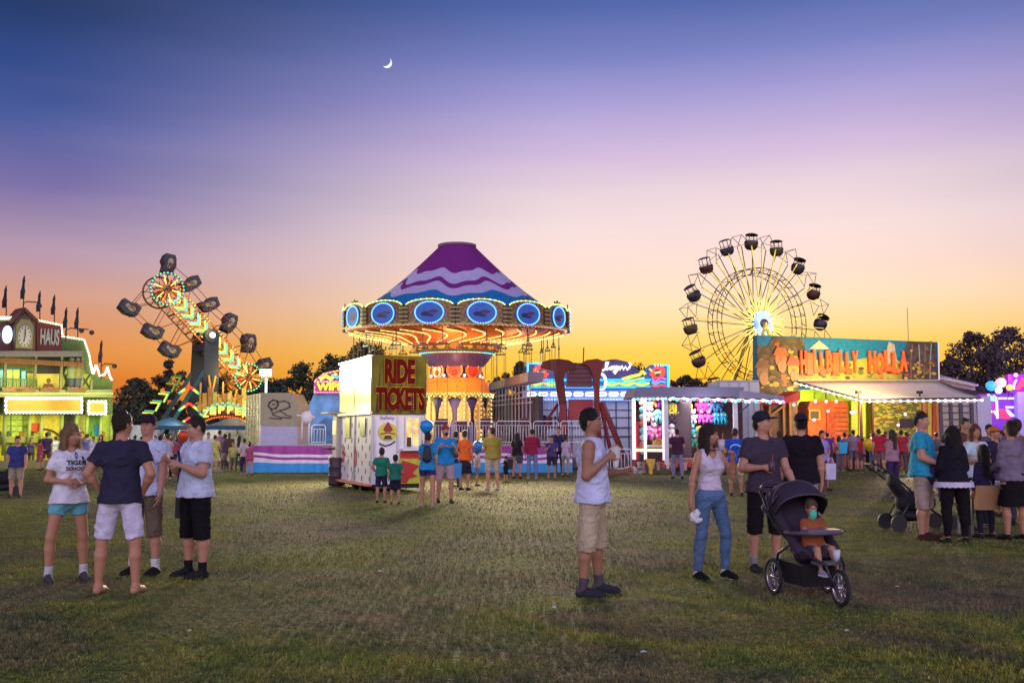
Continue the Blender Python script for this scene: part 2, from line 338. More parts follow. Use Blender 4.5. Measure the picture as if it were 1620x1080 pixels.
# ------------------------------------------------------------------ moon
def moon():
    D = 3000.; c = P(612, 99.5, D); r = 8.2/F*D; pts = []
    a0 = R(-40)
    for k in range(15): t = -PI/2+PI*k/14; pts.append((math.cos(t)*r, math.sin(t)*r))
    for k in range(1, 14): t = PI/2-PI*k/14; pts.append((math.cos(t)*r*.62, math.sin(t)*r))
    pts = [(x*math.cos(a0)-z*math.sin(a0), x*math.sin(a0)+z*math.cos(a0)) for x, z in pts]
    o = MB().prism(pts, -r*.3, r*.3).build('moon', em((.9, .95, 1), 1.1)); o.location = c
    tag(o, 'thin white crescent moon high in the blue dusk sky', 'moon')
moon()

# ------------------------------------------------------------------ litter on the field
lm = [mat((.6, .6, .62), .8), mat((.5, .42, .3), .8), mat((.45, .1, .08), .7)]
words = ['near the left group', 'left of the middle', 'before the ticket booth', 'in the middle of the field', 'right of the stroller', 'before the table group']
for k, (px, py, mi, nm) in enumerate([(64, 808, 0, 'white paper scrap lying left of the blonde woman'), (300, 1000, 1, 'tan paper scrap on the dark grass at lower left'), (600, 905, 0, 'white paper scrap on the green grass at centre left'), (735, 868, 0, 'white paper scrap far out in the middle of the field'), (877, 963, 0, 'white wrapper scrap left of the tank top man'), (1018, 1034, 0, 'white paper scrap at the bottom centre right'), (1108, 880, 1, 'tan wrapper left of the woman in jeans'), (1420, 930, 0, 'white paper scrap right of the stroller'), (1340, 1000, 1, 'tan paper scrap at lower right'), (455, 850, 2, 'red paper scrap right of the left group')]):
    g_ = G(px, py); m = MB(); a = k*1.3
    m.v = [(-.05*math.cos(a), -.05*math.sin(a), .02), (.04*math.sin(a), -.04*math.cos(a), .03), (.055*math.cos(a), .05*math.sin(a), .022), (-.03*math.sin(a), .045*math.cos(a), .035), (0, 0, .048)]; m.f = [(0, 1, 4), (1, 2, 4), (2, 3, 4), (3, 0, 4), (3, 2, 1, 0)]; m.m = [0]*5
    o = m.build('paper_scrap', lm[mi]); o.location = g_; o.scale = (.62,)*3; tag(o, nm, 'litter', 'paper scraps on the grass')
# ------------------------------------------------------------------ bodies as one continuous surface from a distance field
class Fld:
    def __init__(s, lo, hi, h):
        s.h = h; s.lo = np.array(lo, float)-2*h; n = np.ceil((np.array(hi, float)+2*h-s.lo)/h).astype(int)+1
        s.ax = [s.lo[i]+h*np.arange(n[i]) for i in range(3)]; s.F = np.full(n, .12, np.float32)
    def blk(s, lo, hi, m):
        sl = []
        for i in range(3):
            a = int(max(0, math.floor((lo[i]-m-s.lo[i])/s.h))); b = int(min(len(s.ax[i]), math.ceil((hi[i]+m-s.lo[i])/s.h)+1))
            if b <= a: return None
            sl.append(slice(a, b))
        return tuple(sl)
    def put(s, fn, lo, hi, k=.0, mode='+'):
        sl = s.blk(lo, hi, .10 if mode == '+' else k+.02)
        if sl is None: return
        x = s.ax[0][sl[0]][:, None, None]; y = s.ax[1][sl[1]][None, :, None]; z = s.ax[2][sl[2]][None, None, :]
        d = fn(x, y, z).astype(np.float32); f = s.F[sl]
        if mode == '-': d = -d; f2 = -f; hh = np.maximum(k-np.abs(d-f), 0)/max(k, 1e-6); s.F[sl] = np.maximum(d, f)+hh*hh*k*.25; return
        hh = np.maximum(k-np.abs(d-f), 0)/max(k, 1e-6); s.F[sl] = np.minimum(d, f)-hh*hh*k*.25
    def cap(s, a, b, ra, rb, k=.02, sy=1., cut=None, cuta=None, mode='+'):
        a = np.array(a, float); b = np.array(b, float); ba = b-a; L2 = max(1e-9, ba.dot(ba)); rm = max(ra, rb); n = ba/math.sqrt(L2)
        def fn(x, y, z):
            px, py, pz = x-a[0], (y-a[1]), z-a[2]
            t = (px*ba[0]+py*ba[1]+pz*ba[2])/L2; tc_ = np.clip(t, 0, 1)
            d = np.sqrt((px-tc_*ba[0])**2+((py-tc_*ba[1])/sy)**2+(pz-tc_*ba[2])**2)-(ra+(rb-ra)*tc_)
            if cut: d = np.maximum(d, (t-1)*math.sqrt(L2))
            if cuta: d = np.maximum(d, -t*math.sqrt(L2))
            return d
        s.put(fn, np.minimum(a, b)-rm*max(1, sy), np.maximum(a, b)+rm*max(1, sy), k, mode)
    def ell(s, c, r, k=.02, M=None, mode='+', planes=()):
        c = np.array(c, float); r = np.array(r, float)
        Mi = None if M is None else np.array(M.transposed())
        def fn(x, y, z):
            px, py, pz = x-c[0], y-c[1], z-c[2]
            if Mi is not None: px, py, pz = [Mi[i, 0]*px+Mi[i, 1]*py+Mi[i, 2]*pz for i in range(3)]
            k0 = np.sqrt((px/r[0])**2+(py/r[1])**2+(pz/r[2])**2)+1e-6; k1 = np.sqrt((px/r[0]**2)**2+(py/r[1]**2)**2+(pz/r[2]**2)**2)+1e-6
            d = k0*(k0-1)/k1
            for n, o in planes: d = np.maximum(d, px*n[0]+py*n[1]+pz*n[2]-o)
            return d
        m = max(r) if M is not None else r
        s.put(fn, c-m, c+m, k, mode)
    def clip(s, axis, val, sign):
        """keep the side where sign*(coord-val) <= 0"""
        sh = [1, 1, 1]; sh[axis] = -1; s.F = np.maximum(s.F, (sign*(s.ax[axis]-val)).reshape(sh).astype(np.float32))
    def warp(s, amp, f=1., ph=0):
        x = s.ax[0][:, None, None]*f; y = s.ax[1][None, :, None]*f; z = s.ax[2][None, None, :]*f
        s.F += (amp*(np.sin(26*z+5*np.sin(9*x+ph)+7*y+ph)*.6+np.sin(41*x+4*np.sin(11*z+ph*2)+19*y)*.4+.55*np.sin(17*x+38*z+6*np.sin(6*x-13*z+ph))*np.sin(9*z-14*x+ph)+.35*np.sin(64*z-30*x+8*np.sin(8*y+6*x)))).astype(np.float32)
    def folds(s, amp, f=1., ph=0):
        x = s.ax[0][:, None, None]*f; y = s.ax[1][None, :, None]*f; z = s.ax[2][None, None, :]*f
        a = 1-np.abs(np.sin(7*x+11*z+2.2*np.sin(5*z-3*x+ph)+3*y+ph)); b = 1-np.abs(np.sin(13*x-6*z+1.8*np.sin(9*z+ph)+5*y+ph*2)); c = 1-np.abs(np.sin(16*z+4*x+2*np.sin(7*x+ph*3)))
        s.F -= (amp*(a**4*np.clip(np.sin(4*z+5*x+ph), 0, 1)+b**4*np.clip(np.sin(6*z-4*x+ph*2), 0, 1)+.8*c**5*np.clip(np.cos(8*z+ph), 0, 1))-amp*.3).astype(np.float32)
    def build(s, name, m, parent, M=None):
        Fm = s.F; S = Fm < 0; nx, ny, nz = Fm.shape
        c = np.zeros((nx-1, ny-1, nz-1), np.int8)
        for a in (0, 1):
            for b in (0, 1):
                for e in (0, 1): c += S[a:nx-1+a, b:ny-1+b, e:nz-1+e]
        I = np.argwhere((c > 0) & (c < 8))
        if len(I) == 0: return None
        idx = np.full(c.shape, -1, np.int32); idx[I[:, 0], I[:, 1], I[:, 2]] = np.arange(len(I))
        acc = np.zeros((len(I), 3)); cnt = np.zeros(len(I))
        for ax in range(3):
            o1, o2 = [q for q in range(3) if q != ax]
            for a in (0, 1):
                for b in (0, 1):
                    p = I.copy(); p[:, o1] += a; p[:, o2] += b; q = p.copy(); q[:, ax] += 1
                    f0 = Fm[p[:, 0], p[:, 1], p[:, 2]]; f1 = Fm[q[:, 0], q[:, 1], q[:, 2]]; w = (f0 < 0) != (f1 < 0)
                    t = np.where(w, f0/np.where(w, f0-f1, 1), 0); pt = p.astype(float); pt[:, ax] += t
                    acc[w] += pt[w]; cnt[w] += 1
        v = acc/cnt[:, None]*s.h+s.lo; fs = []
        for ax in range(3):
            o1, o2 = [(1, 2), (2, 0), (0, 1)][ax]
            sl0 = [slice(None)]*3; sl1 = [slice(None)]*3; sl0[ax] = slice(0, -1); sl1[ax] = slice(1, None)
            E = np.argwhere(S[tuple(sl0)] != S[tuple(sl1)])
            ok = (E[:, o1] > 0) & (E[:, o2] > 0) & (E[:, o1] < Fm.shape[o1]-1) & (E[:, o2] < Fm.shape[o2]-1); E = E[ok]
            q = []
            for a, b in ((1, 1), (0, 1), (0, 0), (1, 0)):
                p = E.copy(); p[:, o1] -= a; p[:, o2] -= b; q.append(idx[p[:, 0], p[:, 1], p[:, 2]])
            q = np.stack(q, 1); ins = S[E[:, 0], E[:, 1], E[:, 2]]; q[~ins] = q[~ins][:, ::-1]; fs.append(q)
        f = np.concatenate(fs); f = f[(f >= 0).all(1)]
        # one pass of vertex smoothing
        for _ in range(2):
            s1 = np.zeros_like(v); n1 = np.zeros(len(v))
            for a, b in ((0, 1), (1, 2), (2, 3), (3, 0)):
                np.add.at(s1, f[:, a], v[f[:, b]]); np.add.at(s1, f[:, b], v[f[:, a]]); np.add.at(n1, f[:, a], 1); np.add.at(n1, f[:, b], 1)
            v = v*.6+.4*s1/np.maximum(n1, 1)[:, None]
        if M is not None: v = v@np.array(M.to_3x3()).T+np.array(M.translation)
        return npmesh(name, v, f, m, parent)
def cloth(c, key=None): return mat(c, .85, var=.22, scale=6, bump=.8, key=key or ('cl', c), spec=.2)
SKIN = {'light': (.47, .225, .135), 'tan': (.36, .175, .105), 'dark': (.10, .05, .035), 'pink': (.52, .26, .175)}
def skin(k): return mat(SKIN[k], .5, var=.07, scale=9, key=('skin', k), spec=.35)
HAIR = {'brown': (.035, .018, .012), 'black': (.010, .008, .009), 'blonde': (.30, .18, .08), 'red': (.16, .05, .03), 'grey': (.25, .25, .26), 'darkblonde': (.14, .085, .05)}
def hairm(k):
    kk = ('hair', k)
    if kk in MATS: return MATS[kk]
    m = mat(HAIR[k], .45, var=.45, scale=22, bump=.8, key=kk); n = m.node_tree
    t = [q for q in n.nodes if q.type == 'TEX_COORD'][0]; mp = n.nodes.new('ShaderNodeMapping'); mp.inputs['Scale'].default_value = (3, 3, .5); n.links.new(t.outputs['Object'], mp.inputs[0])
    for q in n.nodes:
        if q.type == 'TEX_NOISE': n.links.new(mp.outputs[0], q.inputs['Vector'])
    return m
def U(v): v = Vector(v); return v.normalized()
def person(label, px, py, face=0, H=1.75, fem=False, fat=0., sk='light', hair='brown', hs='short', top=None, tl='tee', bot=None, bl='shorts', shoe=(.03, .03, .035), sock=None,
           armL=((.18, .02, -1), (.06, -.25, -1)), armR=((-.18, .02, -1), (-.06, -.25, -1)), legL=((.09, -.02, -1), (.02, .06, -1)), legR=((-.09, -.02, -1), (-.02, .06, -1)),
           yaw=0, pitch=0, curl=.35, cap=None, hx=.008, cat='person', group=None, lean=(0, 0), Y=None, child=False, D=None, stripe=None, hem=None, drape=.0, roll=0, seat=None, world=None):
    """person frame: faces -y, their left hand is on +x. face: degrees turned about z (0 = towards the camera, + = turned to the photo's right)."""
    if world is None:
        g_ = G(px, py)
        if Y: g_ = Vector((X(px, Y), Y, 0))
    else: g_ = Vector(world)
    dist = g_.y
    rz = R(face)-math.atan2(g_.x, g_.y)*.0
    root = thing('person', label, cat, g_, rz, group); s = H/1.78
    h = hx if dist < 14 else (.0115 if dist < 27 else .018); h = max(h, .008); detail = dist < 27
    f1 = 1+fat; lx, ly = lean
    hipw, shw = (.095, .168) if fem else (.092, .205)
    leg = .85; TL, SL = .43, .42
    def chain(o, dirs, lens):
        p = [Vector(o)]
        for d, l in zip(dirs, lens): p.append(p[-1]+U(d)*l)
        return p
    hz = .95
    LL = chain((hipw, 0, hz-.03), legL, (TL, SL)); LR = chain((-hipw, 0, hz-.03), legR, (TL, SL))
    low = min(LL[2].z, LR[2].z)-.075 if seat is None else 0
    dz = -low if seat is None else seat-hz
    def sh(p): return Vector((p[0], p[1], p[2]+dz))
    LL = [sh(p) for p in LL]; LR = [sh(p) for p in LR]
    def T(x, y, z):  # torso point, leaning
        k = max(0, (z-.95))/.5; return Vector((x+lx*k, y+ly*k, z+dz))
    AL = chain(T(shw-.015, 0, 1.41), armL, (.285, .25)); AR = chain(T(-shw+.015, 0, 1.41), armR, (.285, .25))
    nk = T(0, .01, 1.47); HM = Matrix.Translation(T(0, -.005, 1.545))@Matrix.Rotation(R(yaw), 4, 'Z')@Matrix.Rotation(R(roll), 4, 'Y')@Matrix.Rotation(R(pitch), 4, 'X'); HR = HM.to_3x3()
    def hp(x, y, z): return HM@Vector((x, y, z))
    S_ = 1.0
    allp = LL+LR+AL+AR+[hp(0, 0, .3), T(0, 0, 1)]
    lo = [min(p[i] for p in allp)-.26 for i in range(3)]; hi = [max(p[i] for p in allp)+.26 for i in range(3)]; lo[2] = min(p[2] for p in allp)-.14
    hs_ = h/s
    def torso(B, inf=0., zlo=None, bust=True):
        k = .05
        if fem:
            B.ell(T(0, .005, .93), (.168*f1+inf, .118*f1+inf, .125+inf), k); B.ell(T(0, 0, 1.10), (.122*f1+inf, .092*f1+inf, .14+inf), .07); B.ell(T(0, 0, 1.29), (.142*f1+inf, .10*f1+inf, .16+inf), k)
            if bust:
                for q in (-1, 1): B.ell(T(q*.066, -.072*f1, 1.28), (.060+inf, .050+inf, .062+inf), .06)
        else:
            B.ell(T(0, .005, .95), (.150*f1+inf, .115*f1+inf, .125+inf), k); B.ell(T(0, -.01-fat*.1, 1.10), (.138*f1+inf, .102*(1+fat*1.8)+inf, .15+inf), .07); B.ell(T(0, 0, 1.29), (.178*(1+fat*.6)+inf, .126*f1+inf, .175+inf), k)
        B.cap(T(-shw+.05, .005, 1.405), T(shw-.05, .005, 1.405), .048+inf*.8, .048+inf*.8, .05, sy=1.2)
        B.cap(T(-.07, .015, 1.43), T(.07, .015, 1.43), .046+inf*.7, .046+inf*.7, .05)
    fx = f1 if fat > 0 else 1
    # ---- body
    B = Fld(lo, hi, hs_); torso(B); B.cap(T(0, .012, 1.43), hp(0, .01, .03), .062 if not fem else .047, .055 if not fem else .044, .03)
    for Lg in (LL, LR):
        a, k_, e = Lg; m_ = k_.lerp(e, .32)
        B.cap(a, k_, .084*fx, .054*fx, .03); kd = (e-k_).normalized(); bk = Vector((0, .014, 0))
        B.cap(k_, m_+bk, .050*fx, .055*fx, .025); B.cap(m_+bk, e, .054*fx, .034, .02)
        ft = Vector((e.x-k_.x, min(-.02, 0), 0)); fd = Vector((a.x*.35, -1, 0)).normalized()
        if seat is not None: fd = Vector((0, -1, -.1)).normalized()
        Lg.append(fd); z0 = e.z-.075+.032
        q_ = .74 if shoe is not None else 1; heel = Vector((e.x, e.y+.035, e.z-.04)); toe = Vector((e.x, e.y, e.z-.048))+fd*.15
        B.cap(e, heel, .036*q_, .034*q_, .02); B.cap(heel, toe, .034*q_, .026*q_, .02, sy=1); B.cap(Vector((e.x, e.y, e.z-.02)), toe+Vector((.012*q_ if e.x > 0 else -.012*q_, 0, 0)), .034*q_, .028*q_, .03*q_)
        Lg.append(heel); Lg.append(toe)
        if detail and shoe is None:
            for q in range(5):
                o_ = (q-2)*.017; B.cap(toe+Vector((o_, 0, -.004)), toe+Vector((o_, 0, -.012))+fd*(.045-.007*abs(q-1.2)), .011, .009, .008)
    for A, q in ((AL, 1), (AR, -1)):
        a, e, w = A; fr = .051*fx if not fem else .038*fx
        B.cap(a, a.lerp(e, .35), fr*1.05, fr*1.03, .04); B.cap(a.lerp(e, .3), e, fr*1.05, fr*.84, .02); m_ = e.lerp(w, .3); B.cap(e, m_, fr*.84, fr*.9, .02); B.cap(m_, w, fr*.9, .024, .015)
        d = (w-e).normalized(); pc = w+d*.05
        # palm normal points to the body; side axis across the palm
        inn = Vector((-q, -.25, 0)); inn = (inn-d*inn.dot(d)).normalized(); side = d.cross(inn).normalized()
        if side.y > 0: side = -side    # thumb side to the front
        B.cap(w, w+d*.035, .025, .027, .015)
        if detail:
            for t_ in (-.6, 0, .6): B.cap(w+d*.02+side*t_*.03, w+d*.085+side*t_*.04, .017, .014, .012)
            for i, (o_, ln) in enumerate(((.032, .066), (.011, .076), (-.011, .070), (-.032, .054))):
                b0 = w+d*.09+side*o_; c1 = curl*(1+.12*i); d1 = (d*math.cos(c1)+inn*math.sin(c1)+side*o_*2.4).normalized(); d2 = (d*math.cos(c1*2.2)+inn*math.sin(c1*2.2)+side*o_*2).normalized()
                b1 = b0+d1*ln*.55; B.cap(b0-d*.02, b1, .0105, .0095, .006); B.cap(b1, b1+d2*ln*.5, .0095, .008, .003)
            b0 = w+d*.035+side*.026; b1 = b0+(d*.7+side*.75+inn*.3).normalized()*.042; B.cap(b0, b1, .014, .011, .01); B.cap(b1, b1+(d*.9+side*.2+inn*.5).normalized()*.032, .011, .009, .004)
        else:
            B.cap(w+d*.03, w+d*.09, .03, .024, .01); B.cap(w+d*.09, w+d*.15+inn*.03, .024, .014, .01); B.cap(w+d*.03+side*.02, w+d*.085+side*.045, .014, .011, .01)
        A.append(w+d*.085+inn*.03); A.append(d)
    # head
    ch_ = (child if child > 1.01 else 1.13) if child else .96
    def he(x, y, z, r, k=.02, mode='+', planes=()): B.ell(hp(x*ch_, y*ch_, z*ch_), tuple(q*ch_ for q in r), k, HR, mode, planes)
    he(0, .014, .135, (.076, .095, .092), .02); he(0, -.02, .065, (.060, .070, .075), .04); he(0, -.052, .018, (.030, .028, .024), .03)
    he(0, .03, .08, (.064, .07, .07), .03)
    if detail:
        for q in (-1, 1):
            he(q*.030, -.094, .106, (.017, .014, .013), .012, '-'); he(q*.034, -.058, .068, (.024, .026, .022), .02); he(q*.079, .012, .088, (.010, .018, .030), .008)
        B.cap(hp(0, -.086*ch_, .108*ch_), hp(0, -.108*ch_, .072*ch_), .010, .0155, .010); he(0, -.086, .044, (.022, .012, .011), .012); he(0, -.084, .127, (.045, .016, .011), .015); he(0, -.01, .035, (.055, .06, .035), .03) if not fem else None
    body = B.build('body', skin(sk), root, Matrix.Scale(s, 4))
    def fld(): return Fld(lo, hi, hs_*1.1)
    W_ = .0062 if detail else .007
    # ---- lower clothing
    hemL = {'shorts': .92, 'short': .42, 'knee': 1.18, 'long': 2.0}.get(bl)
    if bot is not None and hemL:
        C = fld(); C.ell(T(0, .006, .94), ((.165 if not fem else .172)*f1+.012, .122*f1+.014, .13), .03); C.cap(T(-.05, .005, .86), T(.05, .005, .86), .075, .075, .05)
        for Lg in (LL, LR):
            a, k_, e = Lg[:3]; loose = .030 if bl in ('shorts', 'knee') else (.018 if bl == 'short' else .012)
            top_ = a.lerp(k_, -.02)
            if hemL <= 1: C.cap(top_, a.lerp(k_, hemL), .092*fx+.012, (.084+(.054-.084)*hemL)*fx+loose, .025, cut=True)
            elif bl == 'knee': C.cap(top_, k_, .092*fx+.012, .056*fx+loose, .02); C.cap(k_, k_.lerp(e, .18), .056*fx+loose, .056*fx+loose*.9, .01, cut=True)
            else:
                m_ = k_.lerp(e, .35); lo_ = .014 if fem else .022
                C.cap(top_, k_, .090*fx+.010, .056*fx+lo_*.8, .02); C.cap(k_, m_+Vector((0, .012, 0)), .056*fx+lo_*.8, .056*fx+lo_*.7, .02); C.cap(m_+Vector((0, .012, 0)), k_.lerp(e, .96), .054*fx+lo_*.7, .036+lo_, .02, cut=True)
        C.clip(2, (1.045 if (hem or 0) > .95 or tl == 'crop' else .955)+dz, 1); C.warp(W_*.7, 1, px); C.folds(W_*1.5, 1, px)
        C.build('shorts' if hemL < 1.5 else 'trousers', cloth(bot), root, Matrix.Scale(s, 4))
    if bl in ('skirt', 'dress') and bot is not None:
        C = fld(); C.cap(T(0, 0, 1.03), T(0, 0, .50 if bl == 'skirt' else .48), .135*f1, .215*f1, .02, sy=.8, cut=True); C.ell(T(0, .006, .94), (.175*f1+.012, .125*f1+.012, .12), .04); C.clip(2, 1.045+dz, 1); C.warp(.008, .8, px)
        C.build('skirt', cloth(bot), root, Matrix.Scale(s, 4))
    # ---- shirt
    if top is not None:
        C = fld(); inf = .017+drape*.5; torso(C, inf); zh = (hem if hem is not None else (.87 if tl != 'crop' else 1.02))
        if zh < .95: C.cap(T(0, -fat*.05, 1.10), T(0, -fat*.05, zh), ((.135 if fem else .158)*f1+inf+drape), (.205*f1+inf*.7+drape), .04, sy=.76+fat*.4, cut=True)
        sl = {'tee': .62, 'long': 1.9, 'tank': 0, 'crop': .6, 'vest': 0, 'three': 1.45}[tl]
        for A, q in ((AL, 1), (AR, -1)):
            a, e, w = A[:3]; fr = (.051 if not fem else .038)*fx
            if sl: C.cap(a, a.lerp(e, min(1, sl)), fr*1.05+.013, fr+.022, .035, cut=sl <= 1)
            if sl > 1: C.cap(e, e.lerp(w, sl-1), fr+.016, fr*.72+.014, .015, cut=True)
            if not sl: C.cap(a+Vector((q*.04, 0, -.02)), a+Vector((q*.07, 0, .09)), .068, .075, .01, mode='-'); C.cap(T(q*.075, -.06, 1.46), T(q*.06, .05, 1.47), .022, .022, .02)
        C.clip(2, zh+dz, -1)
        if tl in ('tank',): C.ell(T(0, -.10, 1.46), (.062, .09, .085), .01, None, '-')
        else: C.ell(T(0, -.055, 1.495), (.062, .075, .042), .008, None, '-')
        C.warp(W_*.8, 1, px*1.3); C.folds(W_*1.7, 1, px*1.3)
        sh_ = C.build('top' if tl in ('tank', 'vest') else 'shirt', cloth(top), root, Matrix.Scale(s, 4))
    else: sh_ = None
    # ---- socks and shoes
    for Lg in (LL, LR):
        a, k_, e, fd, heel, toe = Lg
        if sock is not None and dist < 27:
            C = Fld([q-.12 for q in e], [q+.12 for q in e], hs_); C.lo[2] -= 0; st = e.lerp(k_, .24); C.cap(st, e, .046 if fem else .05, .043, .01, cuta=True); C.cap(e, heel, .042, .04, .01); C.build('sock', cloth(sock), root, Matrix.Scale(s, 4))
        if shoe is not None:
            C = Fld([min(heel[i], toe[i])-.13 for i in range(3)], [max(heel[i], toe[i])+.13 for i in range(3)], hs_*.9)
            C.cap(heel, toe+fd*.02, .039, .033, .02); C.cap(heel+Vector((0, 0, -.012)), toe+fd*.035+Vector((0, 0, -.012)), .038, .035, .01); C.cap(Vector((e.x, e.y, e.z-.01)), toe, .042, .029, .02); C.clip(2, min(heel.z, toe.z)-.045, -1); C.clip(2, e.z+.018, 1)
            o = C.build('shoe', mat(tuple(q*.6 for q in shoe), .75, var=.2, key=('shoe', shoe), spec=.2), root, Matrix.Scale(s, 4))
            if dist < 11 and o:
                zb = (min(heel.z, toe.z)-.040)*s; mb = MB(); mb.tube([(p.x*s, p.y*s, zb) for p in (heel+Vector((0, .035, 0)), heel+Vector((.033, 0, 0)), toe+Vector((.034, 0, 0)), toe+fd*.055, toe+Vector((-.034, 0, 0)), heel+Vector((-.033, 0, 0)))], .011, 6, closed=True)
                mb.build('sole', mat((.55, .55, .58), .6), o)
    # ---- hair / cap
    Ms = Matrix.Scale(s, 4); hm = hairm(hair)
    hl = [q-.30 for q in hp(0, 0, .1)]; hh_ = [q+.22 for q in hp(0, 0, .1)]
    if hs == 'long': hl[2] -= .24
    C = Fld(hl, hh_, hs_*.9)
    def ce(x, y, z, r, k=.02, mode='+', planes=()): C.ell(hp(x*ch_, y*ch_, z*ch_), tuple(q*ch_ for q in r), k, HR, mode, planes)
    if hs in ('short', 'bald', 'crew'):
        t_ = .008 if hs == 'short' else .006
        ce(0, .018, .143, (.078+t_, .096+t_, .092+t_), .01); ce(0, .050, .080, (.064+t_, .055+t_, .064+t_), .04)
        ce(0, -.135, .062, (.12, .105, .108), .01, '-'); ce(0, -.04, .0, (.12, .055, .065), .01, '-')
        for q in (-1, 1): ce(q*.09, -.008, .07, (.022, .024, .045), .005, '-')
    else:
        ce(0, .018, .143, (.092, .110, .106), .01); ce(0, .06, .08, (.082, .06, .09), .03)
        if hs in ('long', 'bob'):
            zb = -.29 if hs == 'long' else -.06
            for q in (-1, 1): C.cap(hp(q*.075, .0, .12), hp(q*.088, -.01 if hs == 'long' else .01, zb), .034, .036 if hs == 'bob' else .030, .03)
            C.cap(hp(0, .07, .10), hp(0, .085, zb-.03), .07, .055, .04)
            for q in (-1, 1): C.cap(hp(q*.045, .07, .10), hp(q*.05, .075, zb-.02), .055, .045, .03)
        if hs == 'pony': C.cap(hp(0, .10, .15), hp(0, .15, .10), .034, .036, .02); C.cap(hp(0, .15, .10), hp(0, .13, -.06), .036, .016, .02)
        if hs == 'bun': ce(0, .11, .20, (.045, .045, .045), .01)
        ce(0, -.128, .055, (.066, .10, .098), .012, '-'); C.ell(hp(0, -.06, .03), (.055, .06, .075), .01, HR, '-')
    xx = C.ax[0][:, None, None]; yy = C.ax[1][None, :, None]; zz = C.ax[2][None, None, :]
    C.F += (.0045*np.sin(150*xx+20*np.sin(14*zz))*np.sin(130*yy+9*np.sin(20*zz))+.004*np.sin(60*xx+25*yy+30*zz+px)).astype(np.float32)
    if hs != 'none':
        ho = C.build('hair', hm, root, Ms)
        if dist < 17 and ho:
            me = ho.data; nv = len(me.vertices); vv = np.empty(nv*3, np.float32); me.vertices.foreach_get('co', vv); vv = vv.reshape(-1, 3); nn_ = np.empty(nv*3, np.float32); me.vertices.foreach_get('normal', nn_); nn_ = nn_.reshape(-1, 3)
            ns = 2600 if hs in ('long', 'bob') else 1500; ii = np.random.randint(0, nv, ns); c_ = np.array(hp(0, .03, .12))*s; rad = vv[ii]-c_; dn = np.array([0, 0, -1.])
            flow = dn-nn_[ii]*(nn_[ii]@dn)[:, None]+np.random.normal(size=(ns, 3))*.35+np.array(HR@Vector((0, .3, 0))); flow /= np.linalg.norm(flow, axis=1)[:, None]
            ln = (.02+.035*np.random.rand(ns, 1))*(1.5 if hs in ('long', 'bob') else .75)*s; sd = np.cross(flow, nn_[ii]); sd /= np.linalg.norm(sd, axis=1)[:, None]+1e-6
            p0 = vv[ii]-nn_[ii]*.002; p1 = p0+flow*ln+nn_[ii]*(.005+.008*np.random.rand(ns, 1)); wv = .0016
            tv = np.stack([p0-sd*wv, p0+sd*wv, p1], 1).reshape(-1, 3); so_ = npmesh('strands', tv, np.arange(ns*3).reshape(-1, 3), hm, ho, False); tag(so_, kind='stuff')
    if cap is not None:
        C = Fld(hl, hh_, hs_*.9); back = cap[1] if len(cap) > 1 and isinstance(cap[1], str) else None; cc = cap[0]; sg = 1 if back else -1
        ce(0, .015, .148, (.093, .112, .098), .01, planes=((Vector((0, 0, -1)), .012),)); ce(0, sg*.125, .150, (.070, .085, .010), .012)
        C.build('cap', cloth(cc), root, Ms)
    # ---- face details
    if dist < 14:
        mbw = []
        for q in (-1, 1):
            MB().ball(hp(q*.031*ch_, -.083*ch_, .106*ch_)*s, (.0125*s, .007*s, .0075*s), 10, 6, rot=HR).build('eye', mat((.6, .58, .56), .3, var=0), root, True)
            MB().ball(hp(q*.031*ch_, -.0885*ch_, .106*ch_)*s, (.006*s, .004*s, .006*s), 8, 5, rot=HR).build('iris', mat((.02, .014, .01), .2, var=0), root, True)
            MB().tube([hp(q*.014*ch_, -.094*ch_, .122*ch_)*s, hp(q*.032*ch_, -.092*ch_, .128*ch_)*s, hp(q*.048*ch_, -.078*ch_, .122*ch_)*s], [.003*s, .0042*s, .002*s], 5).build('eyebrow', hm, root, True)
        MB().ball(hp(0, -.0915*ch_, .045*ch_)*s, (.021*s, .008*s, .0065*s), 10, 6, rot=HR).build('lips', mat((.38, .13, .12) if sk != 'dark' else (.12, .04, .04), .4, var=.05), root, True)
    return dict(root=root, shirt=sh_, body=body, s=s, hL=AL[3]*s, hR=AR[3]*s, dL=AL[4], dR=AR[4], T=lambda x, y, z: T(x, y, z)*s, hp=lambda x, y, z: hp(x, y, z)*s, AL=[a*s for a in AL[:3]], AR=[a*s for a in AR[:3]], g=g_, rz=rz, HM=HM, LL=LL, LR=LR)
def print_on(pd, s, w, h, at, col, sgn=-1, name='print', off=.009, arc=None):
    """lettering laid on the cloth: vertices projected onto the shirt surface; at=(x centre, z bottom) in the person's frame, sgn -1 front, 1 back"""
    o = text(s, w, h, mat(col, .8, var=.05, key=('print', col)), pd['shirt'], (0, 0, 0), name, depth=.003, bold=.03) if isinstance(s, str) else s
    me = o.data; sm = pd['shirt'].data; bv = BVHTree.FromPolygons([v.co for v in sm.vertices], [tuple(p.vertices) for p in sm.polygons])
    for v in me.vertices:
        x = at[0]+(v.co.x-w/2)*(1 if sgn < 0 else -1); z = at[1]+v.co.z; yd = v.co.y
        hit = bv.ray_cast(Vector((x, sgn*.6, z)), Vector((0, -sgn, 0)))
        y = hit[0].y if hit[0] else 0
        v.co = Vector((x, y+sgn*(off+abs(yd)*.3), z))
    return o
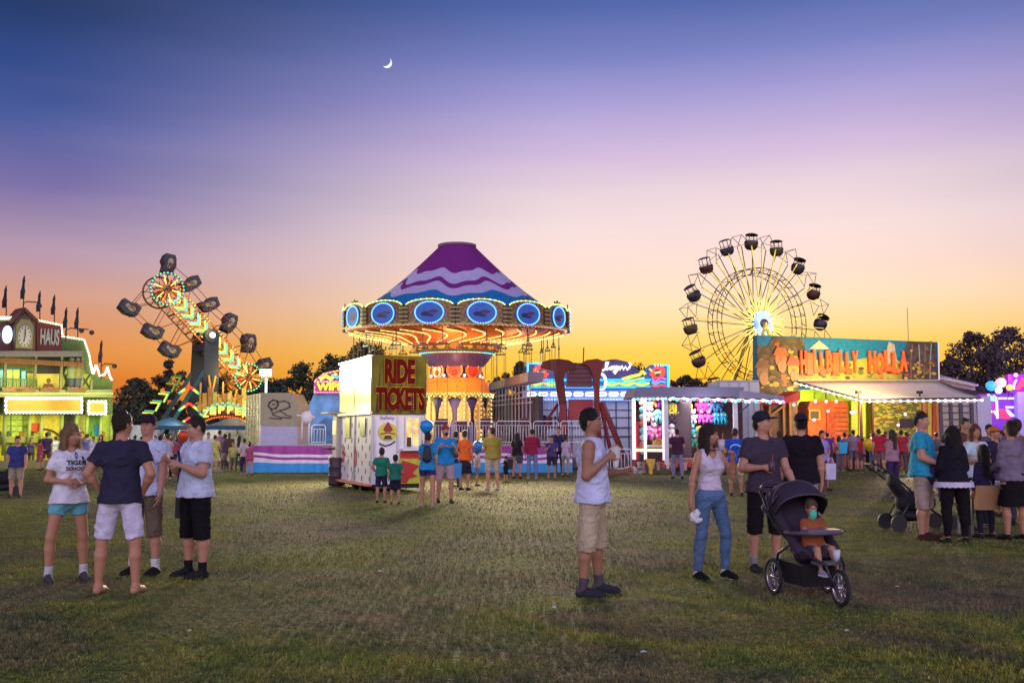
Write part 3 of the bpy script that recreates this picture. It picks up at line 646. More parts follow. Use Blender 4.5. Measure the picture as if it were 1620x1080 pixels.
# ================================================================== swing ride
def swing_ride():
    Y0 = 47.; x0 = X(722, Y0)
    t = thing('swing_ride', 'tall chair swing ride with purple and blue striped canopy and blue bulb ovals', 'swing ride', (x0, Y0, 0))
    # platform and skirt (front edge reaches left as far as the boxer trailer)
    yf = 40.8-Y0; xl = X(392, 40.8)-x0; xr = X(905, 40.8)-x0; zt = 1.12
    pf = MB().box(((xl+xr)/2, yf+5.2, zt-.08), (xr-xl, 10.2, .14)); pf.build('platform', mat((.35, .34, .36), .6), t)
    sk = MB(); N = 150; rows = 22
    path = [(xl-.45, yf+3.0), (xl, yf)]+[(xl+(xr-xl)*k/N, yf+.05*math.sin(k*.9)) for k in range(1, N+1)]+[(xr, yf+9)]
    dd = 0; NB = 5
    for i, (x, y) in enumerate(path):
        u = x*1.35+(y if i < 2 else 0); w = .045*math.sin(u)+.02*math.sin(u*2.3+1)
        bs_ = [0, .36+w*.4, .36+w*.4, .50+w, .50+w, .60+w, .60+w, .70+w*.9, .70+w*.9, 1]
        for q in bs_: sk.v.append((x, y-.10*(1-q)-.03*math.sin(i*.8)*(1-q), .02+(zt-.04)*q))
    for i in range(len(path)-1):
        for j, mm in enumerate((0, 1, 2, 1, 2)): k = i*10+2*j; sk.f.append((k, k+10, k+11, k+1)); sk.m.append(mm)
    sk.build('skirt', [mat((.02, .30, .68), .5, bump=.3), mat((.72, .68, .76), .5, bump=.3), mat((.30, .03, .26), .5, bump=.3)], t, True)
    # centre column
    gold = mat((.62, .36, .06), .35, .3); org = mat((.75, .25, .03), .45); pur = mat((.10, .06, .20), .5); red = mat((.6, .04, .03), .4)
    m = MB(); m.lathe([(1.35, zt), (1.35, 3.2)], 24); m.build('inner_drum', mat((.12, .09, .30), .5), t, True)
    for k in range(12):
        a = 2*PI*(k+.5)/12; c, s_ = math.cos(a), math.sin(a); M = Matrix.Rotation(a+PI/2, 4, 'Z'); pl = MB()
        pl.prism([(-.16, zt), (.16, zt), (.20, 1.9), (.34, 2.3), (.30, 2.7), (.10, 3.15), (.12, 3.4), (-.12, 3.4), (-.10, 3.15), (-.30, 2.7), (-.34, 2.3), (-.20, 1.9)], -1.62, -1.55, 0)
        pl.box((0, -1.6, 2.2), (.12, .16, 2.2), mi=0); pl.xf(M); o = pl.build('column_panel', [mat((.70, .50, .16), .4, .2, bump=.2)], t)
        bm_ = MB()
        for j in range(10): bm_.ball((0, -1.70, 1.35+j*.2), .035, 6, 4)
        for sg in (-1, 1):
            for j in range(6): bm_.ball((sg*(.17+.12*math.sin(j/5*PI)), -1.64, 1.7+j*.26), .022, 6, 4)
        bm_.xf(M).build('bulb_strip', em((1, .72, .25), 2.2), o)
        ar = MB()   # arched head between the columns
        M2 = Matrix.Rotation(a+PI/2+PI/12, 4, 'Z')
        ar.ribbon([(.42*math.cos(PI*q/8), 2.95+.35*math.sin(PI*q/8)) for q in range(9)], .06, -1.60, -1.52); ar.xf(M2).build('arch', gold, t)
    m = MB(); m.lathe([(1.5, 3.28), (1.72, 3.35), (1.72, 3.48), (1.55, 3.56), (1.50, 4.0), (1.38, 4.08), (1.38, 4.14), (1.1, 4.2)], 32); m.build('lower_cornice', mat((.78, .36, .05), .4, .1), t, True)
    b = MB()
    for k in range(64):
        a = 2*PI*k/64; b.ball((1.72*math.cos(a), 1.72*math.sin(a), 3.30+.05*(k % 2)), .035, 6, 4, k % 3)
        b.ball((1.74*math.cos(a+.05), 1.74*math.sin(a+.05), 3.42), .03, 6, 4, (k+1) % 3)
    b.build('cornice_bulbs', [em((.35, 1, .35), 2), em((1, .8, .3), 2.4), em((.9, 1, .4), 2)], t)
    b = MB()
    for k in range(44): a = 2*PI*k/44; b.ball((1.53*math.cos(a), 1.53*math.sin(a), 3.98), .035, 6, 4)
    b.build('red_bulbs', em((1, .12, .05), 2.2), t)
    for k in range(8):   # shell medallions
        a = 2*PI*k/8-PI/2-.03; M = Matrix.Rotation(a+PI/2, 4, 'Z'); q = MB()
        q.ngon(0, 4.52, .39, .38, 18, 0, -1.16, -1.08, 0); q.ngon(0, 4.50, .30, .29, 16, 0, -1.20, -1.16, 1); q.ball((0, -1.19, 4.40), (.13, .08, .13), 10, 6, 1)
        q.xf(M); o = q.build('shell_medallion', [mat((.8, .38, .08), .4), mat((.75, .05, .02), .35)], t)
        bb = bulbs([(.37*math.cos(R(30+12*j)), -1.2, 4.52+.36*math.sin(R(30+12*j))) for j in range(11)], .025); bb.xf(M).build('bulb_arc', em((1, .55, .2), 2.4), o)
        bb = bulbs([(.46, -1.16, 4.27)], .07); bb.xf(M).build('lamp', em((1, .8, .9), 2.5), o)
    MB().lathe([(.95, 4.1), (.95, 4.6), (1.1, 4.85)], 24).build('neck', pur, t, True)
    MB().lathe([(1.0, 4.55), (1.25, 4.72), (1.5, 5.0), (1.66, 5.27)], 32).build('lower_bowl', mat((.13, .07, .24), .35, .2), t, True)
    MB().lathe([(1.66, 5.27), (1.74, 5.29), (1.74, 5.35), (1.66, 5.37)], 40).build('bowl_ring', gold, t, True)
    MB().lathe([(1.66, 5.37), (1.95, 5.5), (2.12, 5.7), (2.18, 5.85)], 40).build('upper_bowl', mat((.20, .12, .06), .4, .2), t, True)
    bulbs([(1.76*math.cos(2*PI*k/72), 1.76*math.sin(2*PI*k/72), 5.32) for k in range(72)], .028).build('teal_bulbs', em((.15, .95, .9), 1.8), t)
    for k in range(20):
        a = 2*PI*k/20; q = MB(); q.ngon(0, 5.56, .22, .10, 12, 0, -2.03, -1.98); q.xf(Matrix.Rotation(a, 4, 'Z')).build('painted_panel', mat((.65, .50, .10) if k % 2 else (.55, .2, .06), .4), t)
    # head (tilted a little towards the camera)
    hd = thing('rotating_head', None, None, (0, 0, 6.45)); hd.parent = t; hd.rotation_euler = (R(2.4), 0, 0)
    NP = 15; Rr = 5.22; a_off = R(-90)-R(9.5)
    MB().lathe([(2.18, -.62), (3.1, -.50), (4.2, -.30), (5.0, -.12), (5.15, 0), (5.15, .3), (4.8, .55)], 60).build('underside', mat((.62, .15, .02), .4, .1, bump=.2), hd, True)
    MB().lathe([(2.2, -.66), (2.34, -.64), (2.34, -.52), (2.2, -.5)], 48).build('rim_ring', red, hd, True)
    bulbs([(2.36*math.cos(2*PI*k/80), 2.36*math.sin(2*PI*k/80), -.60) for k in range(80)], .033).build('red_bulb_ring', em((1, .08, .04), 2.6), hd)
    bulbs([(5.2*math.cos(2*PI*k/150), 5.2*math.sin(2*PI*k/150), -.04) for k in range(150)], .032).build('pink_bulb_ring', em((1, .42, .35), 1.8), hd)
    def zc(r): return -.62+(r-2.2)*.165-.05
    pr = MB(); br = MB()
    for j in range(16):
        q = j/15; r = 2.45+2.6*q; a = .26*math.sin(q*PI*.9); br.ball((r*math.cos(a), r*math.sin(a), zc(r)-.03), .036, 6, 4); pr.v += []
    br.tube([((2.45+2.6*j/15)*math.cos(.26*math.sin(j/15*PI*.9)), (2.45+2.6*j/15)*math.sin(.26*math.sin(j/15*PI*.9)), zc(2.45+2.6*j/15)-.03) for j in range(16)], .015, 4)
    pts = [((2.4+2.7*q/8)*math.cos(.26*math.sin(q/8*PI*.9)), (2.4+2.7*q/8)*math.sin(.26*math.sin(q/8*PI*.9)), zc(2.4+2.7*q/8)+.02) for q in range(9)]
    pr.tube(pts, .05, 6)
    p0 = pr.build('radial_rib', gold, hd, True); b0 = br.build('bulb_row', em((1, .62, .2), 2.6), p0)
    for k in range(1, NP*2): c = copy_tree(p0, hd); c.rotation_euler = (0, 0, 2*PI*k/(NP*2))
    # round panels
    pm = [mat((.26, .15, .08), .35, .5, var=.6, scale=12), self_lit((.02, .06, .42), .7, (.02, .12, .30), 5.), mat((.10, .05, .03), .5), mat((.45, .38, .12), .4, .3), mat((.01, .02, .12), .5), mat((.10, .03, .16), .5)]
    hw = Rr*math.tan(PI/NP)
    q = MB(); q.prism([(-hw, -.02), (hw, -.02), (hw, .72)]+[(hw*math.cos(PI*j/10), .72+.26*math.sin(PI*j/10)) for j in range(1, 10)]+[(-hw, .72)], -Rr-.06, -Rr+.02, 0)
    q.ngon(0, .46, .60, .44, 28, 0, -Rr-.10, -Rr-.06, 1); q.prism([(-hw-.01, -.05), (-hw+.16, -.05), (-hw+.16, .80), (-hw-.01, .80)], -Rr-.12, -Rr-.061, 2); q.prism([(hw-.16, -.05), (hw+.01, -.05), (hw+.01, .80), (hw-.16, .80)], -Rr-.122, -Rr-.062, 2)
    q.ngon(-.18, .40, .20, .10, 10, .4, -Rr-.106, -Rr-.1, 4); q.ngon(.16, .50, .24, .08, 10, .2, -Rr-.107, -Rr-.1, 5); q.ngon(.05, .34, .16, .06, 10, .1, -Rr-.108, -Rr-.1, 4)
    q.prism([(-.25, 1.0), (.25, 1.0), (.32, 1.16), (.1, 1.1), (0, 1.22), (-.1, 1.1), (-.32, 1.16)], -Rr-.05, -Rr, 2)
    def panel(k):
        pn = bpy.data.objects.new('rounding_panel', q_me); COL.objects.link(pn); pn.parent = hd; pn.rotation_euler = (0, 0, a_off+PI/2+2*PI*k/NP)
        for nm, me in subs: o = bpy.data.objects.new(nm, me); COL.objects.link(o); o.parent = pn
    for sx in (-1, 1):
        for z_ in (.12, .30, .48, .66): q.box((sx*(hw-.08), -Rr-.14, z_), (.22, .03, .05), mi=3)
        q.ribbon([(sx*(hw-.22), .02), (sx*(hw-.42), .06), (sx*(hw-.50), .14)], .05, -Rr-.09, -Rr-.062, 3); q.ribbon([(sx*(hw-.22), .88), (sx*(hw-.40), .92), (sx*(hw-.52), 1.0)], .05, -Rr-.09, -Rr-.062, 3)
    q.prism([(-hw, -.06), (hw, -.06), (hw, .02), (-hw, .02)], -Rr-.14, -Rr-.10, 3)
    o = q.build('rounding_panel', pm, hd); q_me = o.data; subs = []
    s1 = bulbs([(.62*math.cos(2*PI*j/34), -Rr-.13, .46+.46*math.sin(2*PI*j/34)) for j in range(34)], .034).build('oval_bulbs', em((.16, .48, 1), 2.6), o)
    rg = MB(); rg.ribbon([(.62*math.cos(2*PI*j/34), .46+.46*math.sin(2*PI*j/34)) for j in range(34)], .08, -Rr-.115, -Rr-.09, closed=True); s1b = rg.build('oval_rim', self_lit((.02, .22, .9), .8), o)
    s2 = bulbs([(hw*.93*math.cos(PI*j/13), -Rr-.09, .76+.28*math.sin(PI*j/13)) for j in range(14)], .036).build('crest_bulbs', em((.75, 1, .30), 2.2), o)
    subs = [(s_.name.split('.')[0], s_.data) for s_ in (s1, s1b, s2)]; o.rotation_euler = (0, 0, a_off+PI/2)
    for k in range(1, NP): panel(k)
    # canopy
    cv = MB(); n = 240; cols_ = []
    for k in range(n):
        th = 2*PI*k/n; w = .040*math.sin(8*th+.9)+.020*math.sin(16*th+2)+.01*math.sin(3*th)
        e = [0, .35+w*.8, .49+w*1.1, .56+w*1.2, .69+w*1.0, 1]
        for j in range(5):
            for q in range(7):
                f = e[j]+(e[j+1]-e[j])*q/6; r = (.84+(5.0-.84)*f)*(1-.012*abs(math.cos(th*12))*f**.5); cv.v.append((r*math.cos(th), r*math.sin(th), 4.02-3.42*f-.22*math.sin(PI*f)))
    for k in range(n):
        for j in range(5):
            for q in range(6):
                a_ = k*35+j*7+q; b_ = ((k+1) % n)*35+j*7+q; cv.f.append((a_, b_, b_+1, a_+1)); cv.m.append((0, 1, 0, 1, 2)[j])
    cv.build('canopy', [mat((.20, .016, .20), .6, bump=.2), mat((.50, .43, .68), .6, bump=.2), mat((.01, .19, .46), .6, bump=.2)], hd, True)
    MB().lathe([(.86, 3.98), (.92, 4.0), (.92, 4.10), (.80, 4.14), (.3, 4.16), (0, 4.17)], 36).build('crown', mat((.22, .10, .2), .5), hd, True)
    bulbs([(.82*math.cos(2*PI*k/44), .82*math.sin(2*PI*k/44), 4.16) for k in range(44)], .03).build('crown_bulbs', em((1, .75, .8), .9), hd)
    # swings
    rod = mat((.10, .09, .09), .4, .5); sw = MB(); sw.bar((0, 0, 0), (0, 0, -.70), .035); sw.bar((-.27, 0, -.74), (.27, 0, -.74), .06); sw.bar((-.27, 0, -.73), (0, 0, -.50), .025); sw.bar((.27, 0, -.73), (0, 0, -.50), .025)
    s0 = sw.build('swing', rod, hd); c = MB()
    for sx in (-.22, .22):
        for sy_ in (-.12, .12): c.tube([(sx, 0, -.74), (sx, sy_*.3, -1.6), (sx, sy_, -4.05 if sy_ > 0 else -4.25)], .0075, 4)
    c.build('chains', mat((.16, .14, .13), .5, .3), s0)
    st = MB(); st.box((0, 0, -4.35), (.44, .36, .05)); st.box((0, .18, -4.12), (.44, .05, .42)); st.bar((-.23, -.15, -4.1), (.23, -.15, -4.1), .03); st.bar((-.2, -.16, -4.35), (-.2, -.14, -4.1), .03); st.bar((.2, -.16, -4.35), (.2, -.14, -4.1), .03); st.build('seat', mat((.12, .03, .04), .6), s0)
    for k in range(30):
        ob = s0 if k == 0 else copy_tree(s0, hd); r = (4.85, 4.15)[k % 2]; a = 2*PI*(k+.2*random.random())/30
        ob.location = (r*math.cos(a), r*math.sin(a), -.12 if r > 4.5 else -.25); ob.rotation_euler = (R(-2.4)*math.cos(a+PI/2+.3)*.0, 0, a+PI/2)
    # two floods added to light the field, then its own lamps
    lamp('SPOT', (-3.5, -6.3, 7.0), 13000, (1, .80, .45), 1.8, (R(-76), 0, R(8)), t, 'added_rim_flood', R(70))
    lamp('SPOT', (3.5, -6.3, 7.0), 12000, (1, .80, .50), 1.8, (R(-76), 0, R(-12)), t, 'added_rim_flood', R(70))
    lamp('POINT', (0, -3.6, 5.1), 120, (1, .42, .10), .5, parent=t); lamp('POINT', (-2.9, -1.6, 5.2), 80, (1, .40, .10), .5, parent=t); lamp('POINT', (2.9, -1.6, 5.2), 80, (1, .40, .10), .5, parent=t)
    lamp('POINT', (0, -3.1, 4.2), 110, (1, .55, .15), .4, parent=t); lamp('POINT', (0, -3.0, 2.4), 90, (1, .7, .4), .4, parent=t); lamp('POINT', (-6, -7.5, 2.3), 60, (1, .8, .7), .6, parent=t)
    return t
swing_ride()
# ================================================================== barriers
def barrier(px0, px1, Y, z0, zt, label, step=.11, group='white crowd barriers', tilt=0):
    x0, x1 = X(px0, Y), X(px1, Y+tilt); w = math.hypot(x1-x0, tilt); rz = math.atan2(tilt, x1-x0)
    t = thing('crowd_barrier', label, 'barrier', (x0, Y, z0), rz, group); h = zt-z0
    f = MB(); f.tube([(.03, 0, 0), (.03, 0, h-.08), (.1, 0, h), (w-.1, 0, h), (w-.03, 0, h-.08), (w-.03, 0, 0)], .022, 6); f.tube([(.03, 0, .1), (w-.03, 0, .1)], .018, 6); f.tube([(.03, 0, h-.17), (w-.03, 0, h-.17)], .012, 5)
    f.build('rail_frame', WHITE, t, True); p = MB(); n = int(w/step)
    for k in range(1, n): p.tube([(w*k/n, 0, .1), (w*k/n, 0, h-.17)], .011, 5)
    p.build('pickets', WHITE, t, True)
zp = 1.14
bl_ = ['first', 'second', 'third', 'fourth', 'fifth', 'sixth', 'seventh', 'eighth', 'ninth']
for k, (a, b) in enumerate([(676, 712), (714, 748), (750, 783), (784, 841), (843, 885), (886, 930)]):
    barrier(a, b, 41.05, zp, 2.10, 'white steel barrier along the swing ride platform, %s from the ticket booth' % bl_[k])
barrier(492, 516, 41.1, zp, 1.95, 'white steel barrier at the left end of the swing ride platform beside the ticket booth')
barrier(960, 999, 38.2, 0, 1.0, 'low white steel barrier standing on the grass left of the prize game booth', .13)
# ================================================================== big wheel
def big_wheel():
    Y0 = 75.; c = P(1199, 513, Y0); t = thing('big_wheel', 'tall big wheel with yellow lit spokes, white hub and hanging round tubs', 'ferris wheel', (c.x, Y0, 0), R(26))
    hz = c.z; Ro = 6.25; Ri = 4.25; N = 16; stl = mat((.16, .10, .05), .5, .4); ylw = self_lit((1, .74, .10), 1.1); dy = .55
    rot = R(-1.5)
    for sy in (-1, 1):
        m = MB()
        for r in (Ri, Ri-.42): m.tube([(r*math.cos(2*PI*k/64), sy*dy, hz+r*math.sin(2*PI*k/64)) for k in range(64)], .035, 5, closed=True)
        for k in range(32): a = 2*PI*k/32; m.bar((Ri*math.cos(a), sy*dy, hz+Ri*math.sin(a)), ((Ri-.42)*math.cos(a+.06), sy*dy, hz+(Ri-.42)*math.sin(a+.06)), .04)
        for k in range(32 if sy < 0 else 0): a = 2*PI*k/32; m.bar((Ri*math.cos(a), -dy, hz+Ri*math.sin(a)), (Ri*math.cos(a), dy, hz+Ri*math.sin(a)), .035)
        m.build('inner_ring', stl, t, True)
    for k in range(N):
        a0 = rot+2*PI*(k+.25)/N
        for sg in (-1, 1):
            a = a0+sg*.085
            for sy in (-1, 1):
                far = Ro-.15; A = Vector((.5*math.cos(a0), sy*dy*.8, hz+.5*math.sin(a0))); B = Vector((far*math.cos(a), sy*dy, hz+far*math.sin(a)))
                m = MB(); m.bar(A, B, .05); sp = m.build('spoke', stl, t)
                l_ = MB(); off = Vector((0, -.05, 0)); l_.bar(A.lerp(B, .06)+off, A.lerp(B, .97)+off, .055)
                if sy < 0: l_.build('light_tube', ylw, sp) 
    # triangular outer truss between the cars
    for k in range(N):
        m = MB(); a0 = rot+2*PI*(k+.25)/N; a1 = a0+2*PI/N; am = (a0+a1)/2; m.bar(((Ro+.62)*math.cos(am), -dy, hz+(Ro+.62)*math.sin(am)), ((Ro+.62)*math.cos(am), dy, hz+(Ro+.62)*math.sin(am)), .03)
        for sy in (-1, 1):
            p = lambda a, r: (r*math.cos(a), sy*dy, hz+r*math.sin(a))
            m.bar(p(a0+.10, Ro-.1), p(am, Ro+.62), .035); m.bar(p(am, Ro+.62), p(a1-.10, Ro-.1), .035); m.bar(p(a0+.10, Ro-.1), p(a1-.10, Ro-.1), .03)
        m.build('outer_truss', stl, t)
    hb = MB(); hb.tube([(0, -dy-.25, hz), (0, dy+.25, hz)], .34, 16); hb.build('hub', mat((.15, .05, .09), .5), t, True)
    w = MB()
    for k in range(36):
        a = 2*PI*k/36; w.bar((.36*math.cos(a), -dy-.1, hz+.36*math.sin(a)), (1.02*math.cos(a), -dy-.08, hz+1.02*math.sin(a)), .055)
    w.build('hub_lights', em((.50, .72, 1), 1.7), t)
    y2 = MB()
    for k in range(40):
        a = 2*PI*(k+.5)/40; y2.bar((1.1*math.cos(a), -dy-.06, hz+1.1*math.sin(a)), ((1.75+.25*(k % 2))*math.cos(a), -dy-.06, hz+(1.75+.25*(k % 2))*math.sin(a)), .05)
    y2.build('yellow_star_lights', em((1, .85, .25), 1.7), t)
    # tubs
    cols = [(.05, .035, .08), (.10, .03, .03), (.05, .05, .06), (.11, .08, .03), (.08, .05, .035)]
    q = MB(); q.lathe([(0, -.62), (.30, -.62), (.46, -.45), (.52, -.15), (.50, 0), (.44, 0), (.46, -.15), (.40, -.42), (0, -.5)], 14)
    for k in range(N):
        a = rot+2*PI*(k+.25)/N; r = Ro+.05; cc = (r*math.cos(a), 0, hz+r*math.sin(a)); 
        tb = bpy.data.objects.new('tub', None); COL.objects.link(tb); tb.parent = t; tb.location = cc
        tb.rotation_euler = (0, [0, 0, 0, 0][k % 4]+.45*math.cos(a)+[.12, -.1, .05, -.15][k % 4], 0); tb.scale = (.98, .98, .92)
        b = MB(); b.lathe([(.02, -.64), (.34, -.62), (.50, -.42), (.55, -.1), (.53, .02), (.46, .02), (.47, -.1), (.42, -.38), (.02, -.5)], 14); o = b.build('basket', mat(cols[k % 5], .45, .2), tb, True)
        b = MB(); b.lathe([(0, .72), (.30, .69), (.50, .60), (.50, .57), (.2, .62), (0, .63)], 14); b.build('roof', mat((.06, .05, .06), .5), tb, True)
        b = MB()
        for sa in range(4): e = sa*PI/2+.5; b.bar((.44*math.cos(e), .44*math.sin(e), 0), (.44*math.cos(e), .44*math.sin(e), .6), .04)
        b.tube([(.45*math.cos(j*PI/6), .45*math.sin(j*PI/6), .12) for j in range(12)], .018, 4, closed=True); b.build('roof_posts', stl, tb)
        b = MB(); b.box((0, .22, -.15), (.7, .2, .35)); b.build('bench', mat((.25, .22, .2), .6), tb)
    # A frame
    m = MB()
    for sy in (-1, 1):
        for sx in (-1, 1): m.bar((0, sy*(dy+.3), hz), (sx*3.2, sy*(dy+1.1), 0), .18)
        m.bar((-1.7, sy*(dy+.75), hz*.47), (1.7, sy*(dy+.75), hz*.47), .09); m.bar((-2.4, sy*(dy+.9), hz*.25), (2.4, sy*(dy+.9), hz*.25), .09)
    m.build('support_frame', mat((.55, .42, .06), .5, .2), t)
    b = MB(); r_ = []
    for sx in (-1, 1):
        for j in range(26): b.ball((sx*3.2*j/26, -(dy+.42+.8*j/26), hz*(1-j/26)), .06, 6, 4)
    b.build('frame_bulbs', em((1, .75, .1), 2.2), t)
    m = MB()
    for k, (sx, z) in enumerate([(-1.5, 2.6), (-.9, 3.6), (-.2, 2.9), (.5, 3.8), (-2.1, 1.8)]):
        m.bar((sx-.6, -dy-1, z-1.0), (sx, -dy-1, z), .09); m.bar((sx, -dy-1, z), (sx+.5, -dy-1, z-1.0), .09)
    m.build('lit_zigzags', self_lit((1, .55, .05), 1.3), t)
    m = MB(); m.box((0, -dy-1.2, 1.1), (5.6, .5, .7)); m.build('lit_base_sign', self_lit((1, .12, .03), 1.0), t)
    lamp('POINT', (0, -2.2, hz), 90, (1, .9, .6), .5, parent=t)
big_wheel()
# ================================================================== zipper ride
def zipper():
    Y0 = 62.; hub = P(325, 532, Y0); t = thing('zipper_ride', 'tilted cage ride whose long lit boom carries small cages round its edge', 'zipper ride', (hub.x, Y0, 0), R(33)); PL = Plane((hub.x, Y0), (hub.x+math.cos(R(33)), Y0+math.sin(R(33))))
    def L_(px, py, dy=0): x, z = PL.at(px, py, dy); return Vector((x, dy, z))
    A = L_(258, 460); B = L_(385, 598); dr = (B-A).normalized(); nr = Vector((-dr.z, 0, dr.x)); 
    if nr.z < 0: nr = -nr
    redm = mat((.34, .13, .03), .5, .2); rust = mat((.20, .07, .04), .55, .3)
    # two oblong frames, each with chords and lattice
    for sy in (-.85, .85):
        m = MB(); hwid = .62
        for k in (-1, -.35, .35, 1):
            m.bar(A+nr*hwid*k+Vector((0, sy, 0)), B+nr*hwid*k+Vector((0, sy, 0)), .075 if abs(k) == 1 else .045)
        n = 17
        for i in range(n):
            p = A.lerp(B, i/n); q = A.lerp(B, (i+1)/n); m.bar(p+nr*hwid+Vector((0, sy, 0)), q-nr*hwid+Vector((0, sy, 0)), .04)
            m.bar(p-nr*hwid+Vector((0, sy, 0)), p+nr*hwid+Vector((0, sy, 0)), .04)
        m.build('boom_frame', redm, t)
    m = MB()
    for i in range(11):
        p = A.lerp(B, i/10)
        for k in (-1, 1): m.bar(p+nr*.62*k+Vector((0, -.85, 0)), p+nr*.62*k+Vector((0, .85, 0)), .05)
    m.build('boom_ties', redm, t)
    # lit chevron arrows along the boom
    gcol = [em((.15, 1, .45), 1.6), em((1, .75, .12), 2.), em((.2, .9, .85), 1.6), em((1, .18, .05), 1.6)]
    for i in range(11):
        p = A.lerp(B, (i+1.3)/12.2)+Vector((0, -.93, 0)); q = MB(); tip = p+dr*.34
        for k in (-1, 1):
            for j in range(2): q.bar(tip-dr*.17*j, p+nr*.42*k-dr*(.10+.17*j), .075, mi=(1 if j else 0) if i % 3 else (2 if j else 1))
        q.build('chevron_light', gcol, t)
    q = MB()
    for k in (-1, 1):
        for i in range(34): q.ball(A.lerp(B, (i+.5)/34)+nr*.60*k+Vector((0, -.92, 0)), .05, 5, 3, 3 if (i//3) % 2 else 1)
    q.build('edge_bulbs', gcol, t)
    mid = A.lerp(B, .52); q = MB(); q.ball(mid+Vector((0, -1.25, 0)), .32, 12, 8); q.build('centre_lamp', em((1, .85, .4), 3), t)
    # end wheels
    for c in (A, B):
        for sy in (-.85, .85):
            lit = sy < 0; w = MB(); r = .98 if c is A else .86
            w.tube([c+Vector((r*math.cos(2*PI*k/28), sy*1.12, r*math.sin(2*PI*k/28))) for k in range(28)], .06, 6, closed=True)
            w.tube([c+Vector((r*.35*math.cos(2*PI*k/14), sy*1.12, r*.35*math.sin(2*PI*k/14))) for k in range(14)], .04, 5, closed=True)
            for k in range(12): a = 2*PI*k/12; w.bar(c+Vector((0, sy*1.12, 0)), c+Vector((r*math.cos(a), sy*1.12, r*math.sin(a))), .045)
            o = w.build('end_wheel', rust, t, True)
            if lit:
                l_ = MB()
                for k in range(28): a = 2*PI*k/28; l_.ball(c+Vector((r*math.cos(a), sy*1.12-.09, r*math.sin(a))), .055, 6, 4, 0 if k % 7 else 2)
                for k in range(12):
                    a = 2*PI*(k+.5)/12; l_.bar(c+Vector((r*.3*math.cos(a), sy*1.12-.08, r*.3*math.sin(a))), c+Vector((r*.85*math.cos(a), sy*1.12-.08, r*.85*math.sin(a))), .06, mi=1 if k % 2 else 3)
                l_.build('wheel_lights', gcol, o)
    # cage loop: light lattice outriggers and cars
    cars = [(265, 418, 8), (300, 449, 62), (204, 487, 118), (241, 524, 112), (268, 553, 118), (329, 482, 68), (361, 511, 22), (392, 543, 4), (414, 578, 60)]
    cm = mat((.055, .05, .07), .5, .3, var=.5); cm2 = mat((.17, .15, .07), .5, .3, var=.5)
    out, up, dn = MB(), MB(), MB()
    for (px, py, an) in cars:
        c = L_(px, py)
        u = (c-A).dot(dr); u = max(-.2, min((B-A).length+.2, u)); base = A+dr*u; sgn = 1 if (c-base).dot(nr) > 0 else -1; bs = base+nr*.6*sgn
        for sy in (-.8, .8):
            e = Vector((0, sy, 0)); out.bar(bs-dr*.55+e, c+e*.85, .04); out.bar(bs+dr*.55+e, c+e*.85, .04); out.bar(c+e*.85, c+e*.85+dr*.5, .03)
        out.bar(c+Vector((0, -.68, 0)), c+Vector((0, .68, 0)), .06); out.bar(bs+Vector((0, -.8, 0)), bs+Vector((0, .8, 0)), .05)
    for sg, seq in ((1, [(265, 418), (300, 449), (329, 482), (361, 511), (392, 543), (414, 578)]), (-1, [(204, 487), (241, 524), (268, 553)])):
        pts = [L_(*p) for p in seq]
        for a, b in zip(pts, pts[1:]):
            for sy in (-.66, .66): (up if sg > 0 else dn).bar(a+Vector((0, sy, 0)), b+Vector((0, sy, 0)), .035)
    out.build('outriggers', rust, t); up.build('cable_loop', rust, t); dn.build('cable_loop', rust, t)
    for (px, py, an) in cars:
        c = L_(px, py); cr = bpy.data.objects.new('cage', None); COL.objects.link(cr); cr.parent = t; cr.location = c; cr.rotation_euler = (0, R(an), 0); cr.scale = (.86, .86, .86)
        s = MB(); pf = [(-.34, -.60), (.36, -.60), (.50, -.10), (.40, .45), (.30, .66), (-.34, .66), (-.46, .2), (-.30, -.1)]
        s.prism(pf, -.62, -.55); s.prism(pf, .55, .62); s.prism([(-.34, -.60), (-.24, -.60), (-.22, -.1), (-.36, .2), (-.24, .66), (-.34, .66), (-.46, .2), (-.30, -.1)], -.55, .55); s.prism([(-.34, -.66), (.36, -.66), (.36, -.58), (-.34, -.58)], -.55, .55); s.prism([(-.34, .58), (.30, .58), (.30, .66), (-.34, .66)], -.55, .55)
        s.build('shell', cm, cr); s = MB()
        for k in range(6): y = -.5+k*.2; s.bar((.36, y, -.58), (.50, y, -.1), .03); s.bar((.50, y, -.1), (.31, y, .6), .03)
        for z in (-.45, -.3, -.1, .15, .4): s.bar((.40 if z < -.2 else .47, -.55, z), (.40 if z < -.2 else .47, .55, z), .025)
        s.build('mesh_door', cm2, cr); s = MB(); s.box((-.08, 0, -.25), (.3, 1.0, .12)); s.box((-.2, 0, .05), (.1, 1.0, .5)); s.build('bench', mat((.3, .22, .12), .7), cr)
        s = MB(); s.ngon(.05, .1, .2, .28, 12, .3, -.645, -.625); s.ngon(.0, -.25, .14, .14, 10, .3, -.645, -.625); s.build('side_emblem', mat((.36, .33, .22), .5), cr)
    # tower
    twr = mat((.010, .020, .05), .6, .2); m = MB(); h0 = Z(520, Y0)
    for sy in (-1.3, 1.3):
        m.prism([(-.62, 0), (.62, 0), (.50, 4.2), (.42, h0-.7), (-.42, h0-.7), (-.50, 4.2)], sy-.12, sy+.12)
    m.box((0, 0, h0-1.2), (.85, 2.6, .5)); m.tube([(0, -1.5, h0-.55), (0, 1.5, h0-.55)], .45, 14); m.build('tower', twr, t)
    m = MB()
